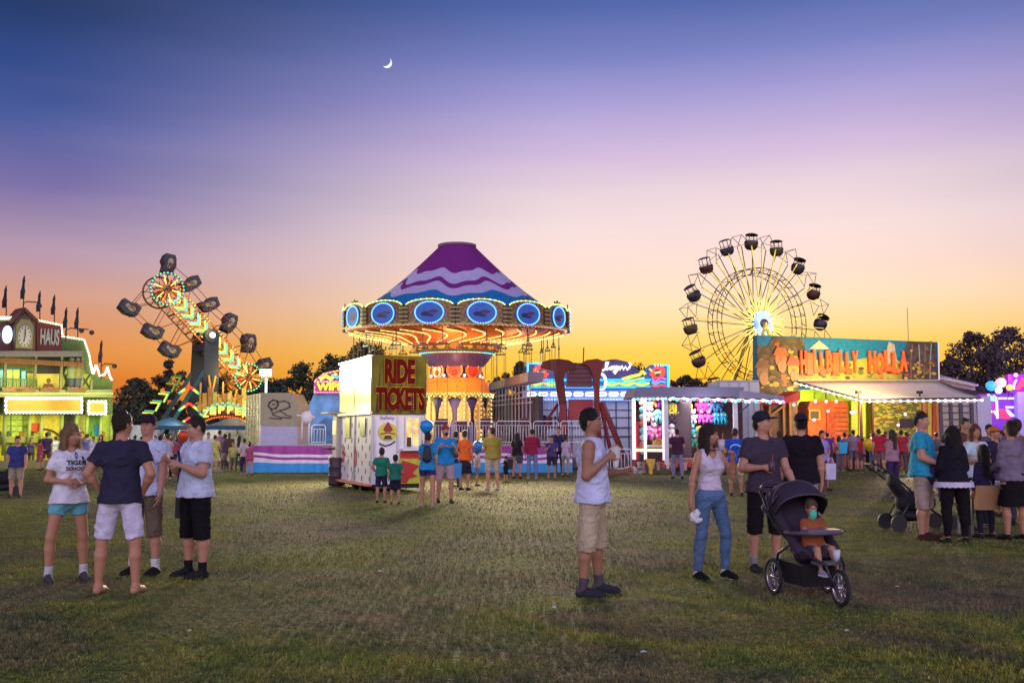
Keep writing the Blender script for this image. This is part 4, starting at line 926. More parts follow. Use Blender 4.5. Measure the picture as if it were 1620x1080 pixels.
    m.bar((.3, -1.3, h0-1.5), (-3.4, -1.3, .2), .22); m.bar((.3, 1.3, h0-1.5), (-3.4, 1.3, .2), .22); m.bar((-.1, -1.4, 4.4), (-1.6, -1.4, .2), .2); m.bar((0, 1.3, 4.4), (3.2, 1.3, .3), .2)
    m.build('slanted_struts', mat((.02, .07, .09), .5, .3), t)
    for k, (px, py) in enumerate([(237, 658), (249, 642), (262, 628), (274, 612), (282, 602)]):
        c = L_(px, py, -1.55); q = MB()
        for e in ((-.42, .02), (-.10, -.48)): q.bar(c+Vector((.12, 0, .18)), c+Vector((e[0], 0, .18+e[1])), .09, mi=0); q.bar(c+Vector((.22, -.02, .30)), c+Vector((e[0]+.1, -.02, .30+e[1])), .06, mi=1)
        q.build('strut_chevron', [em((.95, .85, .1), 1.3 if k < 3 else .4), em((.2, .8, .3), .9 if k < 3 else .25)], t)
    for py in (618, 645, 668):
        c = L_(299, py, -1.55); q = MB()
        for k in (-1, 1):
            q.bar(c+Vector((0, 0, .28)), c+Vector((.25*k, 0, .10)), .12, mi=0); q.bar(c+Vector((.25*k, 0, .10)), c+Vector((.48*k, 0, -.08)), .12, mi=1); q.bar(c+Vector((.48*k, 0, -.08)), c+Vector((.6*k, 0, -.17)), .12, mi=2)
        q.build('tower_chevron', [em((1, .08, .04), 1.5), em((1, .85, .1), 1.5), em((.1, .9, .5), 1.2)], t)
    # painted rear scenery and arch sign
    o = L_(357, 640, -2.2); m = MB()
    for k in range(9): m.box((o.x-1.2+.3*k, -1.9, 3.3+.15*math.sin(k)), (.26, .12, 1.5+.5*math.sin(k*1.7)), mi=k % 3)
    m.build('painted_scenery', [mat((.45, .22, .04), .6, var=.4), mat((.30, .13, .03), .6, var=.4), mat((.4, .32, .08), .6, var=.4)], t)
    ac = [(o.x+1.65*math.cos(PI*(.86-.72*k/14)), 2.35+.75*math.sin(PI*(.86-.72*k/14))-.35) for k in range(15)]
    m = MB(); m.ribbon(ac, .34, -2.3, -2.2); m.build('arch_sign', mat((.30, .03, .03), .5), t)
    letters = 'ZIPPER'
    for k, chh in enumerate(letters):
        i = 2+2*k; x, z = ac[min(14, i)]; text(chh, .36, .46, em((.95, .9, .15), 1.6), t, (x-.22, -2.38, z+.08), 'sign_letter', .06, .04)
    m = MB()
    for k in range(26): a = PI*(.88-.76*k/25); m.ball((o.x+1.7*math.cos(a), -2.36, 2.0+1.32*math.sin(a)+.15*(k % 2)), .085, 6, 4, k % 2)
    m.build('arch_bulbs', [em((.1, .85, .55), 1.3), em((.2, 1, .4), 1.1)], t)
    m = MB()
    for k in range(24): a = PI*(.87-.74*k/23); m.ball((o.x+1.66*math.cos(a), -2.36, 1.82+.82*math.sin(a)), .06, 6, 4)
    m.build('lower_arch_bulbs', em((1, .2, .03), 1.4), t)
    m = MB(); m.box((0, 0, .35), (7.4, 3.4, .5)); m.build('trailer_base', mat((.2, .2, .24), .5), t)
    for f_ in (.15, .45, .8): p_ = A.lerp(B, f_); lamp('POINT', (p_.x, -2.0, p_.z), 100, (1, .70, .20), .3, parent=t)
    gd = mat((.55, .28, .04), .5, .2)
    for k in range(7):
        m = MB(); x_ = o.x-1.4+.45*k; m.bar((x_, -1.7, 2.6), (x_+.5*math.sin(k*2.1), -1.7, 4.7+.5*math.sin(k)), .10); m.bar((x_-.3, -1.72, 3.4+.2*k % .7), (x_+.5, -1.72, 3.7), .08); m.ngon(x_, 3.2+.3*(k % 3), .22, .22, 10, 0, -1.85, -1.75); m.build('gilded_machinery', gd, t)
    lamp('POINT', (1.2, -2.6, 5.2), 260, (1, .75, .25), .4, parent=t); lamp('POINT', (2.6, -2.4, 3.0), 160, (.9, .8, .2), .4, parent=t)
zipper()
# ================================================================== fun house on the left
def fun_house():
    PL = Plane((X(-70, 45), 45), (X(180, 50.5), 50.5)); t = thing('fun_house', 'two storey yellow and green fun house with clock tower, flags and lit marquee strips', 'fun house', PL.o, PL.rz)
    def q(px, py, off=0): return PL.at(px, py, off)
    def pp(l, off=0): return [q(x, y, off) for x, y in l]
    yel = mat((.62, .58, .02), .55, var=.3, bump=.1); grn = mat((.12, .26, .05), .55, var=.3); olive = mat((.10, .15, .03), .6, var=.25); brown = mat((.10, .055, .035), .6); wine = mat((.20, .03, .02), .55); grey = mat((.20, .18, .17), .6)
    teal = mat((.02, .22, .20), .5); dk = mat((.02, .018, .02), .6)
    m = MB(); m.prism(pp([(-70, 745), (-70, 505), (22, 505), (57, 507), (97, 515), (99, 533), (133, 538), (140, 560), (146, 590), (178, 602), (178, 745)]), 0, 3.0); m.build('facade_wall', [olive], t)
    x1 = q(178, 700)[0]; m = MB(); m.box((x1*.5-.3, -.35, .18), (x1-.6, .9, .36)); m.build('porch_floor', mat((.16, .15, .08), .6), t)
    # storey beams
    for nm, ya, yb, xa, xb, off, mt in (('eave_beam', 555, 564, -70, 131, -.5, grey), ('floor_beam', 616, 628, -70, 178, -.55, mat((.20, .19, .10), .6)), ('lower_sill', 690, 700, -70, 178, -.3, mat((.3, .3, .06), .6))):
        a = q(xa, ya, off); b = q(xb, yb, off); a2 = q(xb, ya, off); b2 = q(xa, yb, off); MB().prism([a, a2, b, b2], off, .02).build(nm, mt, t)
    def panel(name, l, off, mt, th=.06): return MB().prism(pp(l, off), off, off+th).build(name, mt, t)
    # red name panel and clock tower
    o = panel('name_panel', [(58, 509), (97, 517), (98, 556), (58, 556)], -.12, wine); a = q(63, 545, -.16)
    b = q(94, 521, -.16); text('HAUS', b[0]-a[0], b[1]-a[1], mat((.40, .40, .36), .5), t, (a[0], -.17, a[1]), 'sign_letters', .05, .03)
    o = panel('left_name_panel', [(-70, 509), (20, 509), (20, 556), (-70, 556)], -.12, mat((.09, .02, .03), .5)); 
    a = q(9, 528, -.2)
    for px in (-26, -8, 12): c = q(px, 529, -.2); m = MB(); m.ngon(c[0], c[1], .22, .42, 20, 0, -.2, -.13); m.build('round_lamp', self_lit((.55, .85, 1), 1.6, (.9, .9, 1)), t)
    tw = MB(); tw.prism(pp([(24, 556), (24, 508), (38, 494), (56, 508), (56, 556)], -.4), -.4, .3); o = tw.build('clock_tower', [mat((.13, .075, .05), .6)], t)
    m = MB(); A = q(18, 509, -.5); B = q(38, 488, -.5); C_ = q(60, 509, -.5)
    for a, b in ((A, B), (B, C_)): m.bar((a[0], -.1, a[1]), (b[0], -.1, b[1]), .9, .14)
    m.build('tower_roof', mat((.12, .04, .035), .6), o)
    c = q(39.5, 530, -.46); m = MB(); m.prism([(c[0]-.38, c[1]-.62), (c[0]+.38, c[1]-.62), (c[0]+.40, c[1]+.45), (c[0]+.2, c[1]+.75), (c[0]-.2, c[1]+.75), (c[0]-.40, c[1]+.45)], -.43, -.40); m.build('dial_board', mat((.28, .25, .10), .6), o)
    m = MB(); m.ngon(c[0], c[1]-.05, .31, .50, 26, 0, -.46, -.43); k = m.build('clock_dial', mat((.62, .58, .48), .5), o)
    m = MB()
    for j in range(12): a = 2*PI*j/12; m.prism([(c[0]+.255*math.cos(a)-.02, c[1]-.05+.42*math.sin(a)-.035), (c[0]+.255*math.cos(a)+.02, c[1]-.05+.42*math.sin(a)-.035), (c[0]+.255*math.cos(a)+.02, c[1]-.05+.42*math.sin(a)+.035), (c[0]+.255*math.cos(a)-.02, c[1]-.05+.42*math.sin(a)+.035)], -.475, -.461)
    m.ribbon([(c[0], c[1]-.05), (c[0], c[1]+.28)], .04, -.49, -.475); m.ribbon([(c[0], c[1]-.05), (c[0]-.05, c[1]-.32)], .03, -.49, -.475); m.build('clock_marks', dk, k)
    # bulb outline of the roof
    def along(l, n, off): 
        pts = pp(l, off); L_ = [0]
        for a, b in zip(pts, pts[1:]): L_.append(L_[-1]+math.hypot(b[0]-a[0], b[1]-a[1]))
        out = []
        for k in range(n):
            d = L_[-1]*k/(n-1)
            for i in range(len(pts)-1):
                if d <= L_[i+1]+1e-9: f = (d-L_[i])/(L_[i+1]-L_[i]); out.append((pts[i][0]+(pts[i+1][0]-pts[i][0])*f, off, pts[i][1]+(pts[i+1][1]-pts[i][1])*f)); break
        return out
    wh = em((1, .86, .70), 3)
    bulbs(along([(57, 506), (97, 514), (99, 532), (133, 537), (141, 560), (146, 589)], 34, -.1), .052, 7).build('roof_bulbs', wh, t)
    bulbs(along([(-70, 503), (18, 503)], 24, -.1), .085, 7).build('roof_bulbs', em((1, .75, .4), 3), t)
    bulbs(along([(143, 575), (148, 590), (152, 577), (158, 594), (166, 592), (170, 580), (174, 596), (177, 600)], 24, -.1), .06, 7).build('roof_bulbs', wh, t)
    # upper windows
    for x0, x1_, y0, y1, mm in ((-14, 8, 582, 616, teal), (10, 32, 582, 616, teal), (33, 42, 584, 616, teal)):
        o = panel('window', [(x0, y0), (x1_, y0), (x1_, y1), (x0, y1)], -.08, mm, .08)
        n = 2 if x1_-x0 > 15 else 1
        for k in range(n):
            xa = x0+1.5+(x1_-x0-1.5)*k/n; xb = x0+(x1_-x0)*(k+1)/n-1.5
            pn = MB().prism(pp([(xa, y0+3), (xb, y0+3), (xb, y1-2), (xa, y1-2)], -.12), -.12, -.081).build('pane', self_lit((.95, .85, .10), 1.0) if x0 == 10 else self_lit((.35, .85, .60), .9), o)
    panel('upper_wall_panel', [(-70, 564), (56, 564), (56, 582), (-70, 582)], -.06, mat((.10, .09, .03), .6))
    panel('dark_window', [(58, 566), (97, 566), (97, 591), (58, 591)], -.06, dk); o = panel('painted_balcony_panel', [(58, 591), (97, 591), (97, 615), (58, 615)], -.14, mat((.50, .42, .06), .55), .1)
    m = MB(); c = q(77, 606, -.17); m.ngon(c[0], c[1]+.12, .10, .13, 12, 0, -.165, -.141); m.prism([(c[0]-.28, c[1]-.28), (c[0]+.28, c[1]-.28), (c[0]+.2, c[1]-.02), (c[0]-.2, c[1]-.02)], -.165, -.141); m.build('painted_motif', mat((.12, .05, .02), .6), o)
    panel('painted_balcony_panel', [(43, 590), (56, 590), (56, 615), (43, 615)], -.14, mat((.5, .42, .06), .55), .1)
    o = panel('timbered_panel', [(99, 591), (143, 591), (145, 615), (99, 615)], -.10, mat((.42, .48, .05), .55)); m = MB()
    for xa, xb in ((101, 112), (128, 143)):
        a, b, c, d = q(xa, 592, -.15), q(xb, 614, -.15), q(xb, 592, -.15), q(xa, 614, -.15); m = MB(); m.ribbon([a, b], .08, -.15, -.101); m.ribbon([c, d], .08, -.156, -.11); m.build('timber_cross', mat((.06, .07, .03), .6), o)
    for px in (9, 57, 98, 131, 145):
        a = q(px, 564 if px < 140 else 600, -.45); b = q(px, 616, -.45); MB().box((a[0], -.42, (a[1]+b[1])/2), (.11, .11, a[1]-b[1])).build('balcony_post', mat((.18, .17, .09), .6), t)
    # carved couple on the gable
    for k, (px, sk_, sh, pn_) in enumerate(((112, (.26, .20, .12), (.20, .24, .10), (.02, .03, .06)), (122, (.26, .20, .10), (.22, .18, .05), (.03, .05, .08)))):
        c = q(px, 600, -.3); m = MB(); m.ball((c[0], -.3, c[1]+.95), (.15, .14, .19), 12, 8, 0); m.lathe([(.02, .75), (.20, .68), (.26, .45), (.20, .2), (.24, .05)], 12, (c[0], -.3, c[1]), 1); m.lathe([(.24, .05), (.20, -.3), (.14, -.5), (.02, -.5)], 12, (c[0], -.3, c[1]), 2)
        m.bar((c[0]-.2, -.3, c[1]+.62), (c[0]-.32, -.42, c[1]+.25), .1, mi=1); m.bar((c[0]+.2, -.3, c[1]+.62), (c[0]+.3, -.42, c[1]+.3), .1, mi=1); m.lathe([(.22, 1.06), (.13, 1.10), (.11, 1.24), (.0, 1.26)], 12, (c[0], -.3, c[1]), 2)
        m.build('carved_figure', [mat(sk_, .6), mat(sh, .6), mat(pn_, .6)], t, True)
    # marquees
    for xa, xb, ya, yb in ((8, 131, 628, 654), (139, 169, 633, 656)):
        o = panel('marquee', [(xa, ya), (xb, ya), (xb, yb), (xa, yb)], -.75, mat((.3, .28, .2), .5), .25)
        MB().prism(pp([(xa+4, ya+5), (xb-3, ya+5), (xb-3, yb-5), (xa+4, yb-5)], -.78), -.78, -.751).build('lit_face', self_lit((.42, .24, .015), .7, (.10, .07, .02), 1.6), o)
        n = int((xb-xa)/5.2)
        for yy in (ya+1.5, yb-1.5): bulbs([(a[0], -.82, a[1]) for a in (q(xa+2+(xb-xa-4)*k/(n-1), yy, -.82) for k in range(n))], .058, 7).build('marquee_bulbs', em((1, .90, .78), 3.2), o)
        for xx in (xa+1.5, xb-1.5): bulbs([(a[0], -.82, a[1]) for a in (q(xx, ya+6+(yb-ya-12)*k/2, -.82) for k in range(3))], .07, 7).build('marquee_bulbs', em((1, .93, .85), 3.2), o)
    # ground floor: lit panels between columns
    cols_ = [-70, -40, 8, 47, 66, 98, 121, 138, 160, 177]
    ym = [yel, yel, mat((.45, .60, .05), .5, var=.35), yel, mat((.66, .52, .04), .5, var=.2), dk, mat((.5, .5, .08), .5, var=.3), grn, mat((.42, .52, .06), .5, var=.3)]
    for k in range(9): panel('ground_floor_panel', [(cols_[k]+2, 656), (cols_[k+1]-2, 656), (cols_[k+1]-2, 740), (cols_[k]+2, 740)], -.05, ym[k])
    for px in cols_[1:]:
        a = q(px, 655, -.4); MB().tube([(a[0], -.42, .6), (a[0], -.42, a[1])], .09, 8).build('porch_column', mat((.25, .30, .08), .5), t, True)
    for x0, x1_ in ((10, 26), (28, 46)):
        m = MB()
        for k in range(5): m.ribbon([q(x0+1, 664+9*k, -.09), q(x1_-1, 664+9*k, -.09)], .035, -.09, -.055)
        m.ribbon([q((x0+x1_)/2, 658, -.1), q((x0+x1_)/2, 720, -.1)], .035, -.1, -.06); m.build('lattice', mat((.12, .30, .10), .5), t)
    m = MB(); c = q(54, 676, -.2); m.prism([(c[0]-.2, c[1]-.2), (c[0]+.2, c[1]-.2), (c[0]+.26, c[1]+.05), (c[0]+.2, c[1]+.22), (c[0]-.2, c[1]+.22), (c[0]-.26, c[1]+.05)], -.25, -.1); m.build('red_jug_sign', mat((.5, .05, .02), .5), t)
    m = MB(); c = q(72, 700, -.12); m.ribbon([(c[0]-.1+.9*math.cos(PI*.5*(1-k/8)), c[1]-.1+.75*math.sin(PI*.5*(1-k/8))) for k in range(9)], .07, -.12, -.06); m.build('painted_arc', dk, t)
    panel('blue_door', [(150, 672), (160, 672), (160, 712), (150, 712)], -.1, mat((.02, .22, .5), .5))
    # ornaments: balusters, flower boxes, scallops and more lamps
    m = MB(); A_, B_ = q(58, 615, -.5), q(-60, 615, -.5); n = 46
    for k in range(n+1): x = B_[0]+(A_[0]-B_[0])*k/n; m.bar((x, -.5, A_[1]-.05), (x, -.5, A_[1]+.42), .035)
    m.bar((B_[0], -.5, A_[1]+.42), (A_[0], -.5, A_[1]+.42), .06); m.build('balcony_rail', mat((.06, .12, .03), .6), t)
    for px in (18, 40, 78, 120):
        c = q(px, 617, -.6); m = MB(); m.box((c[0], -.62, c[1]), (.9, .16, .14)); 
        for k in range(12): m.ball((c[0]-.4+.073*k, -.62+.03*math.sin(k*2), c[1]+.10+.03*math.sin(k*3)), .05, 6, 4, 1+k % 2)
        m.build('flower_box', [mat((.10, .05, .02), .6), mat((.08, .22, .03), .7), mat((.5, .06, .08), .6)], t)
    m = MB(); A_, B_ = q(-60, 566, -.52), q(131, 566, -.52); n = 40
    for k in range(n): x = A_[0]+(B_[0]-A_[0])*(k+.5)/n; m.ngon(x, A_[1]-.02, .11, .12, 8, 0, -.56, -.50)
    m.build('eave_scallops', mat((.25, .10, .03), .6), t)
    bulbs([(a[0], -.58, a[1]) for a in (q(-50+228*k/60, 622, -.58) for k in range(61))], .03, 6).build('floor_beam_bulbs', em((.75, 1, .25), 1.6), t)
    for px in (2, 17, 37, 53, 80, 108, 128, 150, 166):
        c = q(px, 690, -.3); m = MB(); m.ngon(c[0], c[1]+.1, .10, .16, 8, 0, -.12, -.06, 0); m.prism([(c[0]-.16, c[1]-.30), (c[0]+.16, c[1]-.30), (c[0]+.08, c[1]+.02), (c[0]-.08, c[1]+.02)], -.13, -.06, 1)
        m.build('painted_motif', [mat([(.10, .30, .05), (.40, .10, .02), (.05, .10, .04)][px % 3], .6), mat([(.05, .16, .10), (.12, .06, .02), (.30, .20, .02)][px % 3], .6)], t)
    # flags and gooseneck lamps
    for px, yt, yb, lean in ((10, 452, 503, 0), (37, 436, 490, 3), (63, 460, 508, 1), (86, 466, 512, 1), (105, 486, 534, 1), (123, 486, 536, 1), (160, 538, 590, 2)):
        a, b = q(px, yb, .3), q(px+lean*.6, yt, .3); o = thing('flag', None, None); bpy.data.objects.remove(o)
        o = MB().tube([(a[0], .3, a[1]), (b[0], .3, b[1])], .028, 5).build('flag_pole', DARK, t)
        H_ = b[1]-a[1]; m = MB(); rows = 7; w0 = .15
        for k in range(rows):
            f = k/(rows-1); z = b[1]-.08-f*H_*.62; w = w0*(.15+f)*(1 if f < .95 else .8); m.v += [(b[0]-.02-w*.9, .30+.05*math.sin(k*2), z-.05*f), (b[0]+.02+w*.25, .3-.05*math.sin(k*2), z)]
            m.v += [(b[0]-.02-w*.9, .34+.05*math.sin(k*2), z-.05*f), (b[0]+.02+w*.25, .34-.05*math.sin(k*2), z)]
        for k in range(rows-1):
            i = 4*k
            for f_ in ((0, 1, 5, 4), (3, 2, 6, 7), (2, 0, 4, 6), (1, 3, 7, 5)): m.f.append(tuple(i+j for j in f_)); m.m.append(0)
        m.f += [(0, 2, 3, 1), (4*rows-4, 4*rows-3, 4*rows-1, 4*rows-2)]; m.m += [0, 0]
        m.build('flag', mat([(.05, .012, .03), (.012, .03, .045)][int(px) % 2], .8), o)
    for pts, hd in (([(37, 500), (37, 480), (42, 477), (58, 478)], (62, 484)), ([(104, 540), (104, 522), (112, 519), (140, 521)], (145, 526)), ([(122, 521), (128, 520)], (129, 523)), ([(160, 600), (160, 580), (166, 575), (178, 576)], (181, 579))):
        m = MB(); m.tube([(a[0], -.6, a[1]) for a in pp(pts, -.6)], .03, 5); c = q(*hd, -.6); m.ball((c[0], -.6, c[1]), (.13, .13, .12), 8, 6); m.build('gooseneck_lamp', DARK, t)
    lamp('SPOT', (5.5, -1.2, 5.0), 7000, (.95, 1, .45), .3, (R(-78), 0, R(18)), t, 'added_porch_flood', R(75))  # flood added here to throw light over the field
    lamp('AREA', (3.2, -2.2, 3.1), 90, (1, .95, .25), 2.0, (R(70), 0, 0), t); lamp('AREA', (6.3, -2.2, 3.0), 75, (.9, 1, .25), 1.6, (R(70), 0, 0), t)
    lamp('POINT', (2.0, -1.4, 3.8), 70, (1, .9, .35), .3, parent=t); lamp('POINT', (5.0, -1.6, 4.0), 60, (1, .9, .35), .3, parent=t); lamp('POINT', (4, -5, 2.6), 160, (1, .95, .5), .5, parent=t)
fun_house()
# ================================================================== flood lamp
def light_tower():
    Y = 50; c = P(422, 590, Y); t = thing('light_tower', 'bright greenish white flood lamp on a slim post above the boxer trailer', 'lamp post', (c.x, Y, 0))
    MB().tube([(0, 0, 0), (0, 0, c.z-.2)], .06, 8).build('post', STEEL, t, True); MB().box((0, -.1, c.z), (.55, .25, .34)).build('lamp_head', mat((.4, .45, .42), .5), t)
    MB().box((0, -.24, c.z), (.46, .03, .26)).build('lamp_glass', em((.75, 1, .9), 6), t); MB().tube([(.0, -.08, c.z-1.25), (0, -.08, c.z-.25)], .055, 8).build('tube_lamp', em((.7, 1, .85), 2.2), t)
    lamp('POINT', (0, -.7, c.z), 420, (.55, 1, .8), .25, parent=t)
light_tower()
# ================================================================== boxer trailer (beige painted end) and silver side
def ride_trailer():
    Y = 43.5; x0, x1 = X(411, Y), X(471, Y); t = thing('ride_trailer', 'beige ride trailer end with a dark drawn figure, left of the ticket booth', 'trailer', (x0, Y, 0)); w = x1-x0
    z0, z1, z2, z3 = Z(704, Y), Z(673, Y), Z(640, Y), Z(621, Y)
    MB().prism([(0, z1), (w, z1), (w, z2), (w*.82, z3), (0, z3)], 0, 2.4).build('upper_body', mat((.34, .31, .20), .6, bump=.1), t)
    MB().prism([(.02, .5), (w-.02, .5), (w-.02, z1-.01), (.02, z1-.01)], .02, 2.4).build('lower_body', mat((.42, .40, .55), .5), t)
    m = MB(); cx, cz = w*.5, (z2+z1)/2+.28   # crouching figure drawn in dark strokes (generic)
    for pts, wd in (([(-.42, .32), (-.48, .12), (-.35, -.02), (-.15, .02), (-.05, .2), (-.1, .38), (-.28, .42), (-.42, .32)], .07), ([(-.1, .3), (.2, .38), (.42, .28), (.46, .08), (.3, 0), (.05, -.08), (-.2, -.2)], .06), ([(-.35, -.05), (-.25, -.3), (.05, -.42), (.5, -.45)], .06), ([(-.4, -.45), (.1, -.5)], .06), ([(.05, -.1), (.3, -.3), (.55, -.38)], .05), ([(-.3, .2), (-.2, .22)], .06)):
        m.ribbon([(cx+a, cz+b*.9) for a, b in pts], wd, -.02, -.003)
    m.build('drawn_figure', mat((.10, .075, .05), .7), t)
    PLs = Plane((X(388, 46.2), 46.2), (x0-.02, Y)); sv = MB(); z = Z(624, 45)
    p = MB(); L_ = PLs.len; p.prism([(0, .4), (L_, .4), (L_, z), (0, z)], 0, .1)
    for k in range(5): p.box((L_*(k+.5)/5, -.03, z/2+.2), (.05, .06, z-.45))
    o = p.build('ribbed_side', mat((.55, .55, .42), .22, .9, var=.25), t); o.location = PLs.o-Vector((x0, Y, 0)); o.rotation_euler = (0, 0, PLs.rz)
    m = MB(); m.box((w+.55, -.3, z0+.8), (.07, .07, 1.4)); m.box((w+.25, -.3, z0+.8), (.05, .05, 1.2)); m.tube([(w+.0, -.3, z0+1.3), (w+.8, -.3, z0+1.2)], .04, 6); m.ball((w+.45, -.3, z0+1.2), (.26, .24, .28), 10, 7); m.build('white_gate_arm', WHITE, t, True)
ride_trailer()
# ================================================================== WIPE ride sign behind the booth
def wipe_ride():
    Y = 50.5; t = thing('wipe_sign_ride', 'blue painted ride end under a pink bulb sign reading WIPE', 'ride', (X(485, Y), Y, 0)); xx = lambda px: X(px, Y)-X(485, Y); zz = lambda py: Z(py, Y)
    pts = [(488, 745), (488, 640), (500, 612), (556, 612), (556, 745)]
    MB().prism([(xx(a), zz(b)) for a, b in pts], 0, 1.6).build('painted_body', mat((.10, .20, .42), .55, var=.55, scale=1.2), t)
    m = MB(); m.prism([(xx(490), zz(700)), (xx(500), zz(672)), (xx(515), zz(660)), (xx(540), zz(668)), (xx(556), zz(655)), (xx(556), zz(700))], -.03, -.003); m.build('painted_wave', mat((.05, .12, .28), .6, var=.6, scale=2), t)
    s = [(497, 622), (497, 604), (512, 590), (535, 585), (556, 588), (556, 622)]
    o = MB().prism([(xx(a), zz(b)) for a, b in s], -.35, -.05).build('sign_box', mat((.35, .04, .12), .5), t)
    text('WIPE', xx(543)-xx(502), zz(606)-zz(618), em((1, .85, .08), 1.6), t, (xx(502), -.42, zz(618)), 'sign_letters', .06, .04)
    for l, cc in (([(499, 621), (547, 621)], (1, .35, .6)), ([(499, 604), (547, 604)], (1, .5, .7)), ([(499, 620), (499, 605)], (1, .35, .6)), ([(500, 602), (512, 592), (534, 587), (550, 589)], (1, .6, .3))):
        pts = [(xx(a), -.4, zz(b)) for a, b in l]; out = []
        for a, b in zip(pts, pts[1:]): n = max(2, int(math.dist(a, b)/.13)); out += line(a, b, n)[:-1]
        bulbs(out, .04, 6).build('sign_bulbs', em(cc, 1.8), o)
    m = MB(); m.ribbon([(xx(508), zz(600)), (xx(516), zz(595)), (xx(524), zz(600)), (xx(532), zz(592))], .16, -.4, -.35); m.build('sign_flourish', self_lit((1, .8, .1), 1.3), o)
    m = MB(); m.ribbon([(xx(526), zz(594)), (xx(534), zz(598)), (xx(545), zz(593))], .12, -.41, -.35); m.build('sign_flourish', self_lit((.1, .6, .8), 1.2), o)
    lamp('POINT', (xx(520), -1.5, zz(640)), 60, (.6, .75, 1), .3, parent=t)
wipe_ride()
# ================================================================== ticket booth
def ticket_booth():
    c0 = Vector((-3.74, 26.8, 0)); fr = Plane((c0.x, c0.y), (c0.x+1.46*.918, c0.y+1.46*.396)); Wd, Ln = 1.46, 3.58
    t = thing('ticket_booth', 'white ticket booth trailer with big red RIDE TICKETS letters on its green upper sign', 'ticket booth', c0, fr.rz)
    zs = 2.10; zt = 3.68; lav = mat((.74, .72, .80), .4, .05, var=.10, scale=2.5)
    MB().box((Wd/2, Ln/2, (.22+zs)/2), (Wd, Ln, zs-.22)).build('body', lav, t)
    MB().box((Wd/2, Ln/2, .16), (Wd-.2, Ln-.2, .12)).build('chassis', DARK, t)
    MB().box((Wd/2, Ln/2, (zs+zt)/2+.005), (Wd+.06, Ln+.06, zt-zs)).build('upper_box', mat((.30, .27, .16), .3, .75, var=.3, scale=2), t)
    # mirror-like vertical panels on the upper side
    for k in range(2):
        MB().box((-.045, .9+1.78*k, (zs+zt)/2), (.02, 1.70, zt-zs-.08)).build('metal_side_panel', mat((.75, .66, .45), .16, 1., var=.25, scale=1.5), t)
    MB().box((-.06, Ln/2, zt-.02), (.06, Ln+.1, .05)).build('side_trim', CHROME, t); MB().box((-.06, Ln/2, zs+.03), (.07, Ln+.1, .07)).build('side_trim', CHROME, t)
    # sign face
    s = MB().box((Wd/2, -.05, (zs+zt)/2), (Wd+.04, .05, zt-zs)).build('sign_face', mat((.16, .14, .02), .7, var=.6, scale=1.5, spec=.1), t)
    yb = mat((.60, .36, .03), .7, spec=.1); rd = mat((.105, .005, .005), .8, spec=.08)
    for k in range(9):
        x = .05+.16*k; m = MB(); m.prism([(x, zs+.02), (x+.1, zs+.02), (x+.13+.03*math.sin(k), zt-.25-.12*(k % 3))], -.082, -.0755); m.build('painted_ray', mat((.13, .17, .02) if k % 2 else (.07, .045, .05), .7, spec=.1), s)
    for w_, x, zb, ww, hh in (('RIDE', .27, zs+.80, .88, .70), ('TICKETS', .04, zs+.08, 1.40, .66)):
        text(w_, ww, hh, yb, t, (x, -.10, zb), 'sign_letters', .03, .085); text(w_, ww-.025, hh-.025, rd, t, (x+.0125, -.125, zb+.0125), 'sign_letters', .03, .055)
    # service window, counter and front artwork
    wf = MB().box((1.10, -.03, 1.60), (.42, .05, .86)).build('window_frame', mat((.6, .58, .68), .4), t)
    MB().box((1.10, -.058, 1.62), (.34, .01, .76)).build('window_pane', self_lit((.95, .68, .22), 1.1, (.35, .16, .03), 4.), wf)
    MB().box((1.10, -.07, 1.62), (.03, .02, .76)).build('window_bar', WHITE, wf); MB().box((1.0, -.075, 1.35), (.12, .02, .25)).build('ticket_clerk_shade', mat((.06, .03, .02), .7), wf)
    MB().box((1.08, -.14, 1.14), (.60, .24, .05)).build('counter', WHITE, t); MB().box((1.08, -.03, 1.00), (.62, .06, .17)).build('red_stripe', mat((.62, .02, .02), .4), t)
    b = MB().box((1.08, -.035, .56), (.64, .06, .66)).build('front_panel', mat((.50, .48, .03), .5, var=.2), t)
    m = MB(); m.prism([(.77, .25), (.95, .25), (1.12, .52), (1.30, .70), (1.0, .80), (.80, .86), (.77, .6)], -.075, -.066); m.prism([(.9, .35), (1.25, .42), (1.05, .55)], -.085, -.0755); m.build('painted_flame', mat((.42, .02, .02), .5), b)
    m = MB(); m.ngon(.42, 1.62, .26, .24, 18, 0, -.03, -.003); m.build('painted_sun_badge', mat((.60, .55, .04), .5), t)
    m = MB(); m.prism([(.28, 1.68), (.42, 1.90), (.56, 1.68), (.5, 1.62), (.34, 1.62)], -.036, -.031, 0); m.prism([(.30, 1.42), (.54, 1.42), (.50, 1.52), (.34, 1.52)], -.036, -.031, 1)
    m.ribbon([(.2, 1.30), (.35, 1.24), (.5, 1.28), (.62, 1.36)], .04, -.02, -.003, 1); m.ribbon([(.22, 1.56), (.42, 1.60), (.62, 1.56)], .03, -.038, -.031, 0); m.build('painted_badge_lines', [mat((.25, .02, .03), .5), mat((.04, .035, .05), .5)], t)
    text('Safety', .42, .13, mat((.28, .22, .55), .5), t, (.2, -.01, 1.92), 'small_letters', .012, .02)
    for sx in (.70, .06, Wd-.06): MB().box((sx, -.02, 1.15), (.05, .03, 1.8)).build('corner_trim', mat((.55, .55, .62), .35, .4), t)
    # side wall (faces the left of the photo)
    m = MB()
